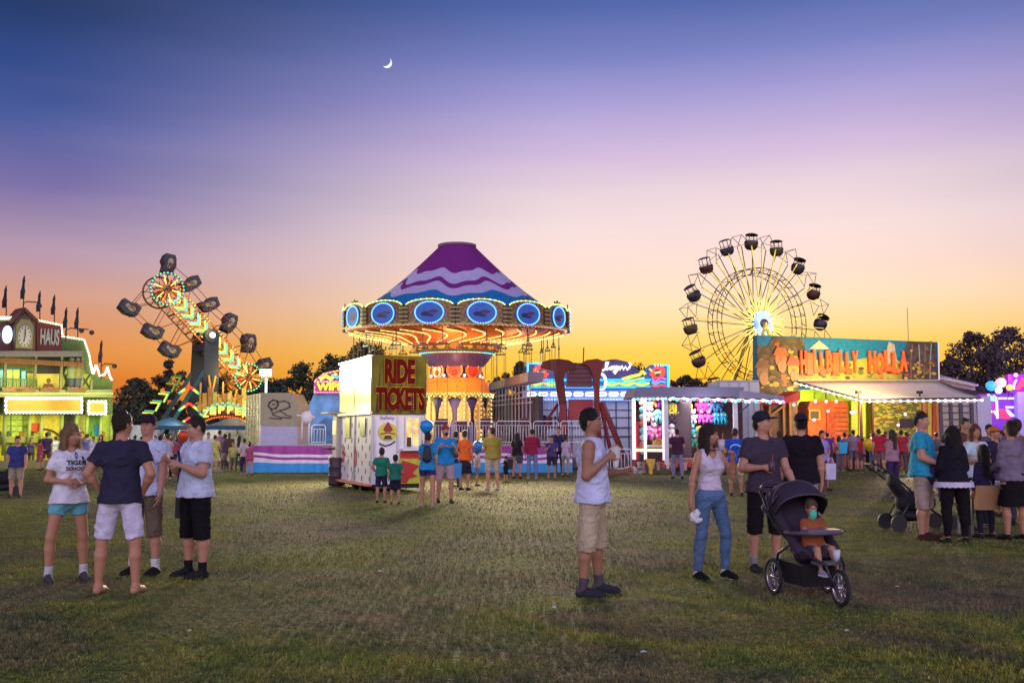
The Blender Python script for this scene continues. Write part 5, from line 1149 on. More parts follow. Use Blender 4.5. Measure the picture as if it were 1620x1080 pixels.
    for k in range(9): 
        for j in range(4):
            y, z = .25+.39*k, .35+.42*j+(.2 if k % 2 else 0); a = .035
            m.v += [(-.012, y-a, z), (-.012, y, z-a*2.2), (-.012, y+a, z), (-.012, y, z+a*2.2), (-.002, y-a, z), (-.002, y, z-a*2.2), (-.002, y+a, z), (-.002, y, z+a*2.2)]; i = len(m.v)-8
            m.f += [(i+3, i+2, i+1, i), (i, i+1, i+5, i+4), (i+1, i+2, i+6, i+5), (i+2, i+3, i+7, i+6), (i+3, i, i+4, i+7)]; m.m += [0]*5
    o = m.build('painted_diamonds', mat((.10, .07, .14), .5), t); tag(o, kind='stuff')
    for y, z in ((1.75, .75), (3.2, .85)):
        m = MB(); M = Matrix.Rotation(-PI/2, 4, 'Z'); m.prism([(-.16, 0), (-.12, .22), (-.2, .34), (-.05, .28), (0, .42), (.06, .28), (.2, .34), (.12, .2), (.16, -.02), (.0, -.14)], -.014, -.003); m.xf(Matrix.Translation((0, y, z))@M); m.build('painted_red_bird', mat((.45, .02, .05), .5), t)
        m = MB(); m.ribbon([(-.4, -.55), (-.3, -.3), (-.1, -.2), (.02, -.22)], .03, -.014, -.003); m.xf(Matrix.Translation((0, y, z))@M); m.build('painted_swirl', mat((.25, .25, .3), .5), t)
    for y in (.0, 1.8, 3.5): MB().box((-.02, y+.03, 1.15), (.03, .05, 1.85)).build('corner_trim', mat((.5, .5, .6), .3, .6), t)
    MB().box((-.03, .9, 1.75), (.02, .5, .5)).build('side_hatch', mat((.45, .42, .40), .25, .8), t); MB().box((-.03, 2.6, 1.75), (.02, .5, .6)).build('side_hatch', mat((.55, .55, .22), .3, .6), t)
    MB().box((-.08, Ln/2, .2), (.16, Ln, .05)).build('side_step', mat((.55, .16, .10), .5), t)
    for y in (1.3, 2.1): w = MB(); w.tube([(.02, y, .18), (.22, y, .18)], .18, 14); w.build('wheel', BLACK, t)
    # lit rear awning box with a clerk window
    MB().box((.15, Ln+.35, 1.5), (.5, .5, 1.3)).build('rear_cabin', mat((.6, .56, .5), .5), t); MB().box((-.11, Ln+.35, 1.75), (.02, .40, .42)).build('rear_window', self_lit((.95, .75, .3), 1.0), t); MB().box((.0, Ln+.5, 2.2), (.8, .9, .04)).build('rear_roof', mat((.6, .5, .35), .5), t)
    lamp('POINT', (-1.6, 1.4, 2.9), 60, (1, .75, .4), .4, parent=t); lamp('POINT', (.9, -1.9, 2.9), 80, (1, .8, .6), .4, parent=t)
ticket_booth()
def barrel():
    g = G(533, 769); t = thing('trash_barrel', 'dark brown barrel on the grass at the back corner of the ticket booth', 'barrel', g)
    m = MB(); m.lathe([(0, .02), (.24, .02), (.255, .1), (.25, .3), (.262, .32), (.25, .34), (.25, .56), (.262, .58), (.25, .6), (.255, .80), (.25, .84), (.22, .84), (.21, .3), (0, .3)], 22); m.build('drum', mat((.05, .03, .05), .5, .2, var=.3), t, True)
    MB().lathe([(.265, .82), (.27, .85), (.255, .87), (.24, .85)], 22).build('rim', mat((.09, .06, .08), .4, .4), t, True)
barrel()
# ================================================================== long pale tent or truck between the swing ride and the blue sign
def striped_truck():
    PL = Plane((X(778, 52), 52), (X(842, 44), 44)); t = thing('slat_sided_truck', 'long grey canopy truck with slatted sides running back behind the swing ride', 'truck', PL.o, PL.rz)
    q = PL.at; c, d = q(842, 588), q(778, 607)
    MB().prism([q(778, 618), q(842, 604), c, d], -.2, .5).build('sloping_roof', mat((.26, .20, .26), .6), t); MB().prism([q(778, 690), q(842, 690), q(842, 626), q(778, 632)], .3, .5).build('dark_inside', mat((.04, .03, .06), .7), t)
    m = MB()
    for k in range(12): x = PL.len*(k+.5)/12; z1 = q(778+64*(k+.5)/12, 618-12*(k+.5)/12)[1]; m.bar((x, 0, .3), (x, 0, z1), .05)
    for k in range(3): A = q(778, 628+7*k); B = q(842, 618+9*k); m.bar((A[0], -.01, A[1]), (B[0], -.01, B[1]), .045)
    m.build('slats', mat((.42, .38, .5), .5), t)
striped_truck()
# ================================================================== blue neon sign ride
def neon_sign_ride():
    Y = 50.; x0 = X(833, Y); xx = lambda px: X(px, Y)-x0; zz = lambda py: Z(py, Y)
    t = thing('neon_sign_ride', 'long blue neon sign board with white script lettering over a white trailer wall', 'ride', (x0, Y, 0))
    MB().prism([(xx(836), .4), (xx(1052), .4), (xx(1052), zz(632)), (xx(836), zz(632))], .3, 2.8).build('trailer_wall', mat((.52, .50, .56), .5, var=.06), t)
    m = MB()
    for px in (858, 883, 905, 930, 958, 976, 996): m.bar((xx(px), .27, .4), (xx(px), .27, zz(634)), .06)
    for py in (648, 660, 676, 690): m.bar((xx(838), .24, zz(py)), (xx(1000), .24, zz(py)), .045)
    m.build('wall_grid', mat((.06, .05, .10), .5), t)
    bd = MB().prism([(xx(833), zz(618)), (xx(1060), zz(618)), (xx(1060), zz(577)), (xx(1030), zz(577)), (xx(1010), zz(592)), (xx(995), zz(574)), (xx(970), zz(568)), (xx(945), zz(572)), (xx(900), zz(592)), (xx(865), zz(574)), (xx(833), zz(573))], 0, .25).build('sign_board', self_lit((.03, .10, .40), .7, (.10, .03, .22), 1.5), t)
    def neon(pts, col, w=.05, s=2.0, n='neon_tube', off=-.09, closed=False):
        m = MB(); m.tube([(xx(a), off, zz(b)) for a, b in pts], w, 6, closed=closed); return m.build(n, em(col, s), bd)
    for pts in ([(835, 617), (835, 575), (858, 575)], [(1058, 617), (1058, 578), (1036, 578)]): neon(pts, (.08, .55, 1), .07, 2.4)
    for yy in (601, 612): neon([(840, yy), (1030, yy)], (.05, .55, 1), .07, 1.6)
    for k in range(8): 
        x = 848+k*24
        if 895 < x < 950: continue
        neon([(x-12, 606), (x, 609), (x+12, 606)], (.85, .95, .1), .07, 1.5); neon([(x-12, 607), (x, 604), (x+12, 607)], (.2, 1, .5), .06, 1.3)
    for ox, sg in ((857, 1), (1040, -1)):   # red swirls at both ends
        for r, ph in ((11, .4), (7, 2.5)):
            pts = [(ox+sg*(r*math.cos(ph+k*.45)-1), 588+r*.9*math.sin(ph+k*.45)) for k in range(11)]
            for k in range(0, 11, 1): pass
            m = bulbs([(xx(a), -.1, zz(b)) for a, b in pts], .075, 6); m.build('swirl_bulbs', em((1, .10, .08), 1.6), bd)
        for k in range(3): neon([(ox-sg*14, 600+5*k), (ox-sg*6, 597+6*k), (ox+sg*2, 604+4*k), (ox+sg*8, 599+5*k)], [(.9, .15, .7), (.1, .5, 1), (1, .1, .1)][k], .06, 1.5)
        neon([(ox-12, 583), (ox-4, 590), (ox+7, 588)], (.95, .8, .1), .06, 1.3)
    dome = MB().prism([(xx(a), zz(b)) for a, b in ((945, 598), (945, 575), (958, 570), (975, 568), (992, 572), (1008, 582), (1020, 598))], -.06, -.003).build('painted_dome', mat((.09, .06, .20), .5, var=.4), bd)
    # script lettering as a bent white tube
    sc = [(950, 584), (954, 586), (958, 584), (961, 578), (963, 573), (960, 573), (959, 579), (961, 585), (965, 582), (969, 579), (966, 585), (970, 584), (972, 579), (973, 585), (976, 579), (979, 580), (977, 586), (973, 591), (971, 589), (978, 583), (982, 580), (981, 585), (985, 579), (987, 585), (990, 580), (993, 585), (996, 582), (999, 576), (996, 574)]
    k = neon(sc, (1, 1, 1), .055, 1.8, 'script_lettering', -.14)
    neon([(946, 604+10*math.sin(0))]+[(950+9*math.cos(PI*.95-2*PI*j/18), 604+13*math.sin(PI*.95-2*PI*j/18)) for j in range(14)], (.8, .9, 1), .08, 2.2)
    neon([(985, 600), (998, 596), (1012, 593), (1018, 588), (1022, 592)], (.95, .9, .1), .09, 1.4); neon([(988, 604), (1005, 601), (1020, 598)], (.6, 1, .2), .07, 1.2)
    # white-blue lamp band below the board
    b2 = MB().prism([(xx(828), zz(634)), (xx(1000), zz(634)), (xx(1000), zz(618)), (xx(828), zz(618))], -.4, .0).build('lamp_band', self_lit((.08, .18, .65), .8, (.25, .35, .9), 2.5), t)
    for k in range(9):
        a, b = 834+18.5*k, 846+18.5*k; m = MB(); m.tube([(xx(a), -.45, zz(624)), (xx(a)+.04, -.45, zz(621.5)), (xx(b), -.45, zz(621.5)), (xx(b)+.05, -.45, zz(624)), (xx(b), -.45, zz(626)), (xx(a), -.45, zz(626))], .05, 5, closed=True); m.build('oval_neon', em((.82, .9, 1), 2.4), b2)
    bulbs([(xx(828+4.9*k), -.44, zz(632)) for k in range(36)], .055, 6).build('band_bulbs', em((.35, .5, 1), 2.0), b2)
    lamp('POINT', (xx(870), -2.2, zz(640)), 90, (.45, .6, 1), .5, parent=t); lamp('POINT', (xx(985), -2.2, zz(630)), 90, (.45, .6, 1), .5, parent=t)
neon_sign_ride()
def red_machine():
    Y = 46.; x0 = X(885, Y); xx = lambda px: X(px, Y)-x0; zz = lambda py: Z(py, Y); t = thing('red_swing_arm_ride', 'dark red ride with a mushroom headed mast and arched frame around a ribbed shelter', 'ride', (x0, Y, 0))
    rd = mat((.10, .008, .008), .5, .2, var=.3); rd2 = mat((.22, .008, .02), .5); mar = mat((.16, .05, .07), .6)
    MB().prism([(xx(a), zz(b)) for a, b in ((855, 582), (858, 573), (870, 569), (885, 568), (900, 570), (909, 575), (911, 583), (895, 588), (892, 600), (896, 635), (900, 715), (884, 715), (884, 640), (878, 600), (876, 588))], -.25, .25).build('mushroom_mast', rd, t)
    MB().prism([(xx(a), zz(b)) for a, b in ((895, 715), (895, 640), (884, 640), (884, 715))], -.5, -.26).build('mast_foot', rd2, t)
    sh = MB().prism([(xx(a), zz(b)) for a, b in ((897, 611), (899, 590), (906, 579), (918, 574), (930, 578), (936, 590), (938, 611))], -.1, .9).build('shelter', mar, t)
    m = MB()
    for py in (583, 590, 597, 604): m.bar((xx(900), -.13, zz(py)), (xx(935), -.13, zz(py)), .05)
    m.build('shelter_ribs', mat((.09, .03, .05), .6), sh)
    m = MB(); m.prism([(xx(a), zz(b)) for a, b in ((918, 576), (928, 570), (945, 568), (956, 572), (953, 584), (949, 600), (948, 640), (952, 715), (941, 715), (940, 620), (938, 595), (933, 582), (926, 577))], -.3, .2); m.build('arched_frame', mat((.17, .008, .008), .45, .1), t)
    MB().prism([(xx(a), zz(b)) for a, b in ((899, 664), (899, 632), (937, 632), (937, 664))], -.6, .2).build('red_box', rd2, t)
    br = mat((.20, .02, .02), .5, .2)
    MB().bar((xx(952), -.2, zz(636)), (xx(988), -.9, .2), .20).build('diagonal_brace', br, t); MB().bar((xx(950), -.2, zz(640)), (xx(966), -1.2, .2), .13).build('diagonal_brace', br, t); m = MB(); m.tube([(xx(882), -.1, zz(640)), (xx(862), -.9, zz(668)), (xx(860), -.9, .2)], .07, 6); m.build('diagonal_brace', br, t)
    MB().box((xx(920), 0, .25), (4.6, 2.2, .4)).build('ride_base', mat((.15, .12, .12), .6), t)
    m = MB(); m.bar((xx(925), .6, zz(572)), (xx(926), .6, zz(548)), .05); m.build('roof_mast', DARK, t)
    lamp('POINT', (xx(915), -2.0, zz(650)), 25, (1, .45, .4), .4, parent=t)
red_machine()
# ================================================================== prize game booth with hanging plush toys
def game_booth():
    Y = 38.5; xa = X(1056, Y); t = thing('prize_game_booth', 'grey roofed prize game booth with white posts and a string of coloured bulbs', 'game booth', (xa, Y, 0)); xx = lambda px: X(px, Y)-xa; zz = lambda py: Z(py, Y)
    wht = mat((.62, .60, .68), .5); W_ = xx(1166); zr = zz(628); zt = zz(613); zf = .55
    MB().box((W_/2, 1.5, .55), (W_, 3.0, .16)).build('floor_deck', mat((.3, .1, .08), .6), t)
    m = MB(); m.prism([(xx(1000), zr), (xx(1168), zr), (xx(1175), zt), (xx(1006), zt)], -.5, 3.1); m.build('roof', mat((.20, .18, .27), .55), t)
    MB().box((W_/2, 2.95, (zf+zr)/2), (W_+1.8, .08, zr-zf)).build('back_wall', mat((.09, .035, .04), .7), t)
    for px in (1054, 1164): MB().box((xx(px), 0, (zf+zr)/2-.1), (.16, .14, zr-zf+.1)).build('corner_post', wht, t)
    # angled left section
    PL = Plane((X(1003, Y+.9), Y+.9), (xa-.12, Y)); s = thing('left_section', None, None, PL.o-Vector((xa, Y, 0)), PL.rz); s.parent = t; LL_ = PL.len
    for px, w in ((.0, .10), (.52, .07), (LL_-.02, .08)): MB().box((px, 0, (zf+zr)/2), (w, .1, zr-zf-.05)).build('lit_post', self_lit((1, .93, .95), 1.2, (1, .75, .8), 2), s)
    m = MB().box((.12, .06, 1.3), (.12, .06, 1.5)).build('red_banner', mat((.55, .02, .05), .5), s)
    m = MB()
    for k in range(9): m.ball((.33, .1, .9+.27*k), (.13, .10, .13), 10, 6, k % 3)
    for k in range(8): m.tube([(.33, .1, .9+.27*k), (.33, .1, 1.17+.27*k)], .03, 5, 0)
    m.build('plush_column', [mat((.15, .55, .62), .8), mat((.65, .20, .15), .8), mat((.5, .6, .65), .8)], s)
    MB().box((LL_/2, .7, 1.1), (LL_-.1, 1.2, .08)).build('counter_top', mat((.6, .5, .45), .5), s); MB().box((LL_/2, .0, .95), (LL_, .08, .12)).build('lit_edge', self_lit((1, .75, .55), 1.3), s)
    MB().box((LL_/2, 1.6, 1.9), (LL_+.5, .06, 2.6)).build('inner_wall', mat((.07, .045, .06), .7), s)
    for k in range(6): m = MB(); m.box((.72+.13*k if k < 5 else .9, .35, 1.23+.02*(k % 2)), (.10, .12, .2+.05*(k % 3))); m.build('prize_box', mat([(.65, .35, .05), (.6, .42, .15), (.5, .2, .05)][k % 3], .5), s)
    # skirt with coloured tongue shapes, wheels
    sk = MB(); 
    for k in range(16): x = xx(1003)+k*.17; sk.prism([(x, .5), (x+.17, .5), (x+.13, .30-.06*(k % 3)), (x+.04, .30-.06*(k % 3))], -.06+.9*max(0, 1-k/6), -.02+.9*max(0, 1-k/6), k % 3)
    sk.build('bunting_skirt', [mat((.55, .04, .03), .6), mat((.55, .45, .42), .6), mat((.50, .25, .22), .6)], t)
    MB().prism([(xx(1020), .62), (xx(1036), .62), (xx(1031), .3), (xx(1031), .05), (xx(1026), .05), (xx(1026), .3)], -.1, .1).build('gold_jack', mat((.7, .42, .05), .4, .3), t)
    for x in (1.2, 1.9): w = MB(); w.tube([(x, .35, .28), (x, .6, .28)], .28, 16); w.build('wheel', BLACK, t)
    m = MB(); m.box((W_*.55, .6, .3), (W_*.8, .8, .34)); m.build('under_frame', DARK, t)
    cs = [em((1, .1, .15), 2.4), em((.3, .6, 1), 2.6), em((.1, 1, .95), 2.2), em((.95, .95, 1), 2.6), em((.6, .25, 1), 2.2)]
    b = MB(); pts = [(xx(1058)+(xx(1236)-xx(1058))*k/33, -.45, zr-.05-.10*(k/33)+.03*math.sin(k*1.9)) for k in range(34)]; b.tube(pts, .015, 4, 3)
    for k, p in enumerate(pts): b.ball((p[0], p[1], p[2]-.05), .06, 7, 5, [3, 1, 2, 0, 1, 3, 4, 2, 0][k % 9])
    b.build('bulb_string', cs, t)
    b = MB(); pts = [(xx(1006)+(xx(1052)-xx(1006))*k/8, .45-.9*k/8*.9, zr-.07) for k in range(9)]; b.tube(pts, .015, 4, 1)
    for k, p in enumerate(pts): b.ball(p, .055, 7, 5, [1, 2, 3, 1][k % 4])
    b.build('bulb_string', cs, t)
    m = MB(); m.prism([(xx(1166), zz(618)), (xx(1236), zz(627)), (xx(1236), zz(632)), (xx(1166), zz(630))], -.55, 1.4); m.build('side_awning', mat((.30, .28, .38), .6), t)
    m = MB(); m.bar((xx(1166), .0, zz(633)), (xx(1167), .0, .2), .07); m.bar((xx(1167), 0, zz(655)), (xx(1184), -.2, zz(640)), .04); m.build('awning_prop', DARK, t)
    lamp('AREA', (W_/2, .8, zr-.12), 75, (1, .93, 1), 1.2, (0, 0, 0), t); lamp('AREA', (-.7, .9, zr-.14), 60, (1, .88, .95), .7, (0, 0, 0), t); lamp('POINT', (W_/2, -1.2, 2.6), 40, (.7, .75, 1), .4, parent=t)
    # plush toys: each hangs on its own
    def toy(kind):
        m = MB()
        if kind == 'bear':
            m.ball((0, 0, .0), (.12, .10, .14), 10, 7); m.ball((0, -.02, .2), (.105, .095, .10), 10, 7)
            for s_ in (-1, 1): m.ball((s_*.08, 0, .29), .035, 7, 5); m.ball((s_*.13, -.03, .04), (.05, .05, .08), 7, 5); m.ball((s_*.075, -.05, -.14), (.055, .06, .08), 7, 5)
            m.ball((0, -.11, .18), (.045, .04, .035), 7, 5, 1)
        else:
            m.ball((0, 0, .05), (.16, .11, .15), 10, 7)
            for k in range(6): a = 2*PI*k/6; m.tube([(.06*math.cos(a), .06*math.sin(a), -.02), (.14*math.cos(a), .1*math.sin(a), -.14), (.11*math.cos(a), .1*math.sin(a), -.26)], [.05, .04, .02], 6)
            for s_ in (-1, 1): m.ball((s_*.06, -.10, .08), .03, 7, 5, 1)
        return m
    rows = [(645, 'octopus', 'yellow', (.72, .62, .04), [1062, 1071, 1080, 1089]), (642, 'bear', 'magenta', (.55, .03, .20), [1107, 1117]), (642, 'bear', 'blue', (.06, .20, .45), [1127, 1137]),
            (661, 'bear', 'black and white', (.05, .03, .06), [1062, 1073]), (661, 'bear', 'white', (.62, .62, .66), [1084, 1096]), (660, 'bear', 'pink', (.62, .10, .48), [1109, 1121]), (660, 'octopus', 'turquoise', (.02, .35, .55), [1133, 1144]),
            (682, 'octopus', 'pale blue', (.45, .58, .78), [1085]), (683, 'bear', 'turquoise', (.08, .42, .48), [1095]), (682, 'octopus', 'yellow', (.75, .50, .04), [1107, 1117]), (698, 'bear', 'green', (.05, .28, .20), [1088, 1098]), (683, 'bear', 'pale pink', (.62, .50, .55), [1063])]
    wh_ = mat((.7, .7, .72), .8); rn = {642: 'top', 645: 'top', 660: 'second', 661: 'second', 682: 'third', 683: 'third', 698: 'lowest'}
    for py, kind, cn, cc, xs_ in rows:
        src = None
        for k, px in enumerate(xs_):
            yw = Y+1.55; p = P(px, py, yw)
            if src is None: src = toy(kind).build('plush_toy', [mat(cc, .9, var=.15, bump=.4), wh_], None, True); o = src
            else: o = src.copy(); COL.objects.link(o)
            o.location = p; o.scale = (1.15,)*3
            lb = '%s plush %s in the %s row of the prize booth' % (cn, kind, rn[py])
            if len(xs_) > 1: lb += ', %s of its colour' % ['leftmost', 'second', 'third', 'fourth'][k]; lb = lb.replace('black and white', 'dark')
            tag(o, lb, 'plush toy', 'plush toys in the prize booth')
    for px, py, cc, cn, kind in ((1023, 634, (.05, .25, .55), 'blue', 'bear'), (1034, 634, (.62, .20, .05), 'orange', 'bear'), (1046, 634, (.35, .03, .40), 'violet', 'bear'), (1029, 657, (.62, .42, .50), 'pale pink', 'bear'), (1041, 657, (.15, .50, .60), 'light blue', 'octopus'), (1026, 683, (.65, .12, .42), 'pink', 'octopus'), (1035, 682, (.60, .30, .42), 'rose', 'bear'), (1046, 683, (.60, .03, .25), 'magenta', 'octopus')):
        o = toy(kind).build('plush_toy', [mat(cc, .9, var=.15, bump=.4), wh_], None, True); o.location = P(px, py, Y+1.3); o.scale = (1.25,)*3
        tag(o, '%s plush %s in the lit left section of the prize booth' % (cn, kind), 'plush toy', 'plush toys in the prize booth')
game_booth()
def box_trailer(px0, px1, pyt, Y, label, depth=3):
    x0 = X(px0, Y); w = X(px1, Y)-x0; h = Z(pyt, Y); t = thing('box_trailer', label, 'trailer', (x0, Y, 0), 0, 'white box trailers')
    MB().box((w/2, depth/2, (h+.8)/2), (w, depth, h-.8)).build('box_body', mat((.52, .53, .58), .5, var=.08), t)
    m = MB()
    for k in range(1, 4): m.box((w*k/4, -.01, (h+.8)/2), (.03, .03, h-.9))
    m.box((w/2, -.01, h-.04), (w, .05, .08)); m.box((w/2, -.01, .84), (w, .05, .08)); m.build('trim', mat((.35, .35, .4), .4, .4), t)
    m = MB()
    for x in (w*.25, w*.75): m.tube([(x, .1, .45), (x, .4, .45)], .42, 16)
    m.build('wheels', BLACK, t); MB().box((w/2, depth/2, .6), (w*.9, depth*.6, .25)).build('chassis', DARK, t)
box_trailer(1140, 1203, 601, 47.6, 'white box trailer with tiny roof lamps between the big wheel and the hillbilly sign'); box_trailer(1166, 1203, 626, 42.5, 'white panelled box trailer directly right of the prize game booth', 2.4)
# ================================================================== hillbilly fun house
def hillbilly():
    PL = Plane((X(1198, 47.8), 47.8), (X(1485, 51.2), 51.2)); t = thing('hillbilly_house', 'painted sign board reading HILLBILLY HOLLA over an orange wooden fun house', 'fun house', PL.o, PL.rz); q = PL.at
    def pp(l, off=0): return [q(x, y, off) for x, y in l]
    def panel(name, l, off, m_, th=.05, par=None): return MB().prism(pp(l, off), off, off+th).build(name, m_, par or t)
    sky_ = mat((.008, .20, .30), .45, var=.3); bd = panel('sign_board', [(1198, 622), (1198, 530), (1483, 541), (1485, 601)], 0, [sky_], .4)
    hill = mat((.45, .36, .04), .5, var=.45, scale=1.5); tree_ = mat((.16, .10, .02), .6, var=.7, scale=3); rock = mat((.10, .065, .05), .6, var=.7, scale=3)
    panel('painted_meadow', [(1240, 601), (1240, 580), (1275, 572), (1310, 566), (1340, 572), (1380, 564), (1430, 572), (1430, 601)], -.02, hill, .018, bd)
    panel('painted_trees', [(1198, 622), (1198, 545), (1214, 548), (1224, 532), (1270, 535), (1276, 560), (1262, 575), (1262, 601), (1235, 622)], -.024, tree_, .022, bd)
    panel('painted_rocks', [(1428, 601), (1424, 575), (1436, 540), (1480, 542), (1482, 600)], -.022, rock, .02, bd)
    for l in ([(1280, 552), (1296, 538), (1312, 552)], [(1398, 575), (1406, 540), (1415, 545), (1420, 575)]): panel('painted_peak', l, -.03, mat((.62, .48, .28), .5), .009, bd)
    m = MB()
    for px in (1444, 1454, 1464, 1474): a, b, c = q(px, 545, -.05), q(px+3*math.sin(px), 570, -.05), q(px-2, 598, -.05); m.ribbon([a, b, c], .07, -.03, -.024, 0 if px % 4 else 1)
    m.build('painted_trunks', [mat((.4, .36, .3), .5), mat((.30, .14, .05), .5)], bd)
    org = self_lit((1, .16, .015), .75, (.85, .05, .01), 2.5); ol = mat((.30, .05, .01), .6)  # letters glow slightly: lamplight on the board put into their colour
    xs_ = {'HILLBILLY': (1266, 1358), 'HOLLA': (1374, 1436)}
    for w, (xa, xb) in xs_.items():
        n = len(w)
        for k, ch in enumerate(w):
            cw = (xb-xa)/n; x0 = xa+cw*k; dy = [0, 3, -1, 2][k % 4]; a = q(x0+.5, 590+dy-(x0-1266)*.015, -.1); b = q(x0+cw*1.02, 555+dy, -.1)
            text(ch, (b[0]-a[0]), b[1]-a[1], ol, bd, (a[0]-.035, -.075, a[1]-.035), 'letter_shadow', .04, .05); text(ch, (b[0]-a[0])*.86, b[1]-a[1], org, bd, (a[0], -.12, a[1]), 'letter', .06, .045)
    random.seed(11); m = MB()
    for k in range(230):
        px = random.uniform(1200, 1478); py = random.choice([random.uniform(574, 598), random.uniform(540, 598)]) if px > 1262 else random.uniform(540, 616)
        if 1262 < px < 1440 and py < 572: continue
        a = q(px, py, -.04); w = random.uniform(.06, .20); w *= .8; m.ngon(a[0], a[1], w*1.2, w*random.uniform(.3, .9), 5+k % 4, random.random()*3, -.034-.012*random.random(), -.026, k % 5)
    o = m.build('painted_scene', [mat((.60, .34, .02), .5), mat((.14, .16, .02), .5), mat((.60, .12, .01), .5), mat((.70, .46, .06), .5), mat((.10, .05, .02), .5)], bd); tag(o, kind='stuff')
    # painted rustic heads (generic)
    for px, py, hat, fc in ((1236, 568, (.62, .14, .01), (.60, .20, .04)), (1207, 588, (.26, .10, .02), (.34, .18, .05)), (1256, 584, (.55, .10, .02), (.52, .36, .03))):
        c = q(px, py, -.1); m = MB(); m.ngon(c[0], c[1], .32, .42, 20, 0, -.07, -.025, 1); m.prism([(c[0]-.44, c[1]+.18), (c[0]+.44, c[1]+.18), (c[0]+.26, c[1]+.55), (c[0]-.2, c[1]+.62)], -.085, -.071, 0); m.ngon(c[0]+.05, c[1]-.32, .24, .34, 14, .4, -.085, -.071, 2)
        m.ngon(c[0], c[1]-.03, .06, .08, 10, 0, -.09, -.071, 4); m.build('painted_head', [mat(hat, .5), mat(fc, .5), mat((.55, .25, .08), .5), mat((.05, .03, .02), .5), mat((.72, .15, .06), .5)], bd)
    MB().prism(pp([(1262, 600), (1485, 600), (1485, 604), (1262, 604)], -.1), -.12, -.03).build('board_sill', mat((.5, .42, .2), .4, .3), bd)
    m = MB()
    for px in (1483.5,): a, b = q(px, 541, -.05), q(px+1, 601, -.05); m.bar((a[0], -.05, a[1]), (b[0], -.05, b[1]), .10)
    m.build('edge_pole', CHROME, bd)
    # ground floor walls
    panel('left_timber_wall', [(1200, 622), (1262, 622), (1262, 745), (1200, 745)], .05, mat((.16, .10, .05), .7, var=.5), .3)
    g = panel('green_inner_wall', [(1262, 604), (1485, 604), (1485, 745), (1262, 745)], 1.6, mat((.42, .60, .04), .5, var=.35, scale=2), .2)
    ow = mat((.55, .13, .02), .6, var=.4, scale=3, bump=.4)
    hut = panel('orange_hut', [(1278, 645), (1282, 634), (1338, 634), (1342, 645), (1342, 740), (1278, 740)], .2, ow, .9)
    m = MB()
    for k in range(13): a, b = q(1320, 645+7.2*k, .17), q(1341, 645+7.2*k, .17); m.ribbon([a, b], .05, .165, .195)
    m.build('log_courses', mat((.22, .05, .01), .6), hut)
    panel('hut_window_frame', [(1280, 648), (1298, 648), (1298, 664), (1280, 664)], .12, mat((.7, .35, .04), .5), .06, hut); panel('hut_window_pane', [(1282.5, 650), (1295.5, 650), (1295.5, 662), (1282.5, 662)], .105, mat((.04, .03, .02), .3), .012, hut)
    panel('hut_door', [(1308, 650), (1322, 650), (1322, 740), (1308, 740)], .13, mat((.40, .07, .01), .6, var=.5), .05, hut)
    fw = panel('foliage_painted_wall', [(1378, 628), (1486, 628), (1486, 738), (1378, 738)], 1.2, mat((.16, .15, .03), .6), .3)
    random.seed(3); m = MB(); mats_ = [mat((.62, .55, .05), .5), mat((.35, .42, .04), .5), mat((.70, .38, .04), .5)]
    for k in range(330):
        a = q(1380+104*random.random(), 629+82*random.random(), 1.15); w = random.uniform(.05, .11); m.ngon(a[0], a[1], w*1.5, w*.55, 6, random.random(), 1.16+random.random()*.03, 1.199, k % 3)
    o = m.build('painted_leaves', mats_, fw); tag(o, kind='stuff')
    panel('foliage_opening', [(1424, 662), (1446, 662), (1446, 676), (1424, 676)], 1.1, mat((.03, .015, .03), .5), .04, fw)
    for px, col in ((1463, (.7, .22, .05)), (1471, (.6, .5, .08)), (1479, (.6, .12, .06))): panel('orange_slat', [(px-3, 634), (px+3, 634), (px+3, 735), (px-3, 735)], 1.0, mat(col, .5), .1, fw)
    for px in (1352, 1364): panel('yellow_panel', [(px-5, 634), (px+5, 634), (px+5, 690), (px-5, 690)], 1.3, mat((.75, .72, .10), .5), .06)
    for px in (1361, 1379): a = q(px, 630, -.3); MB().box((a[0], -.3, a[1]/2), (.10, .10, a[1])).build('dark_post', mat((.09, .03, .03), .6), t)
    # timber porch deck and rail
    a, b = q(1262, 740, -.6), q(1486, 740, -.6); MB().box(((a[0]+b[0])/2, .0, .28), (b[0]-a[0], 2.4, .5)).build('deck', mat((.16, .04, .03), .7, var=.4), t)
    m = MB()
    for z in (1.15, .85): m.bar((a[0], -1.0, z), (b[0], -1.0, z), .06)
    for k in range(13): x = a[0]+(b[0]-a[0])*k/12; m.bar((x, -1.0, .5), (x, -1.0, 1.18), .06)
    m.build('deck_rail', mat((.22, .06, .04), .6), t)
    # awning in front of the board: pale canvas sloping forward
    def Pq(px, py, off): x, z = q(px, py, off); return Vector((x, off, z))
    A, B, C_, D_ = Pq(1258, 603, -.15), Pq(1484, 603, -.15), Pq(1552, 629, -2.4), Pq(1362, 631, -2.4)
    m = MB(); n = 12
    for i in range(n+1):
        for j in range(7):
            f, g_ = i/n, j/6; p = A.lerp(B, f).lerp(D_.lerp(C_, f), g_); m.v.append((p.x, p.y, p.z-.10*math.sin(PI*g_)-.03*math.sin(f*25)*g_))
    for i in range(n):
        for j in range(6): k = i*7+j; m.f.append((k, k+7, k+8, k+1)); m.m.append(0)
    o = m.build('awning', mat((.68, .58, .46), .7, var=.06), t, True); md = o.modifiers.new('thick', 'SOLIDIFY'); md.thickness = .03
    m = MB(); m.tube([A, D_, C_, B], .05, 6); m.build('awning_frame', mat((.08, .06, .06), .5), t)
    m = MB(); pts = [D_.lerp(C_, k/16)+Vector((0, -.05, -.12)) for k in range(17)]; m.tube(pts, .012, 4)
    for p in pts: m.ball(p, .07, 7, 5)
    m.build('awning_bulbs', em((1, .93, 1), 3), t)
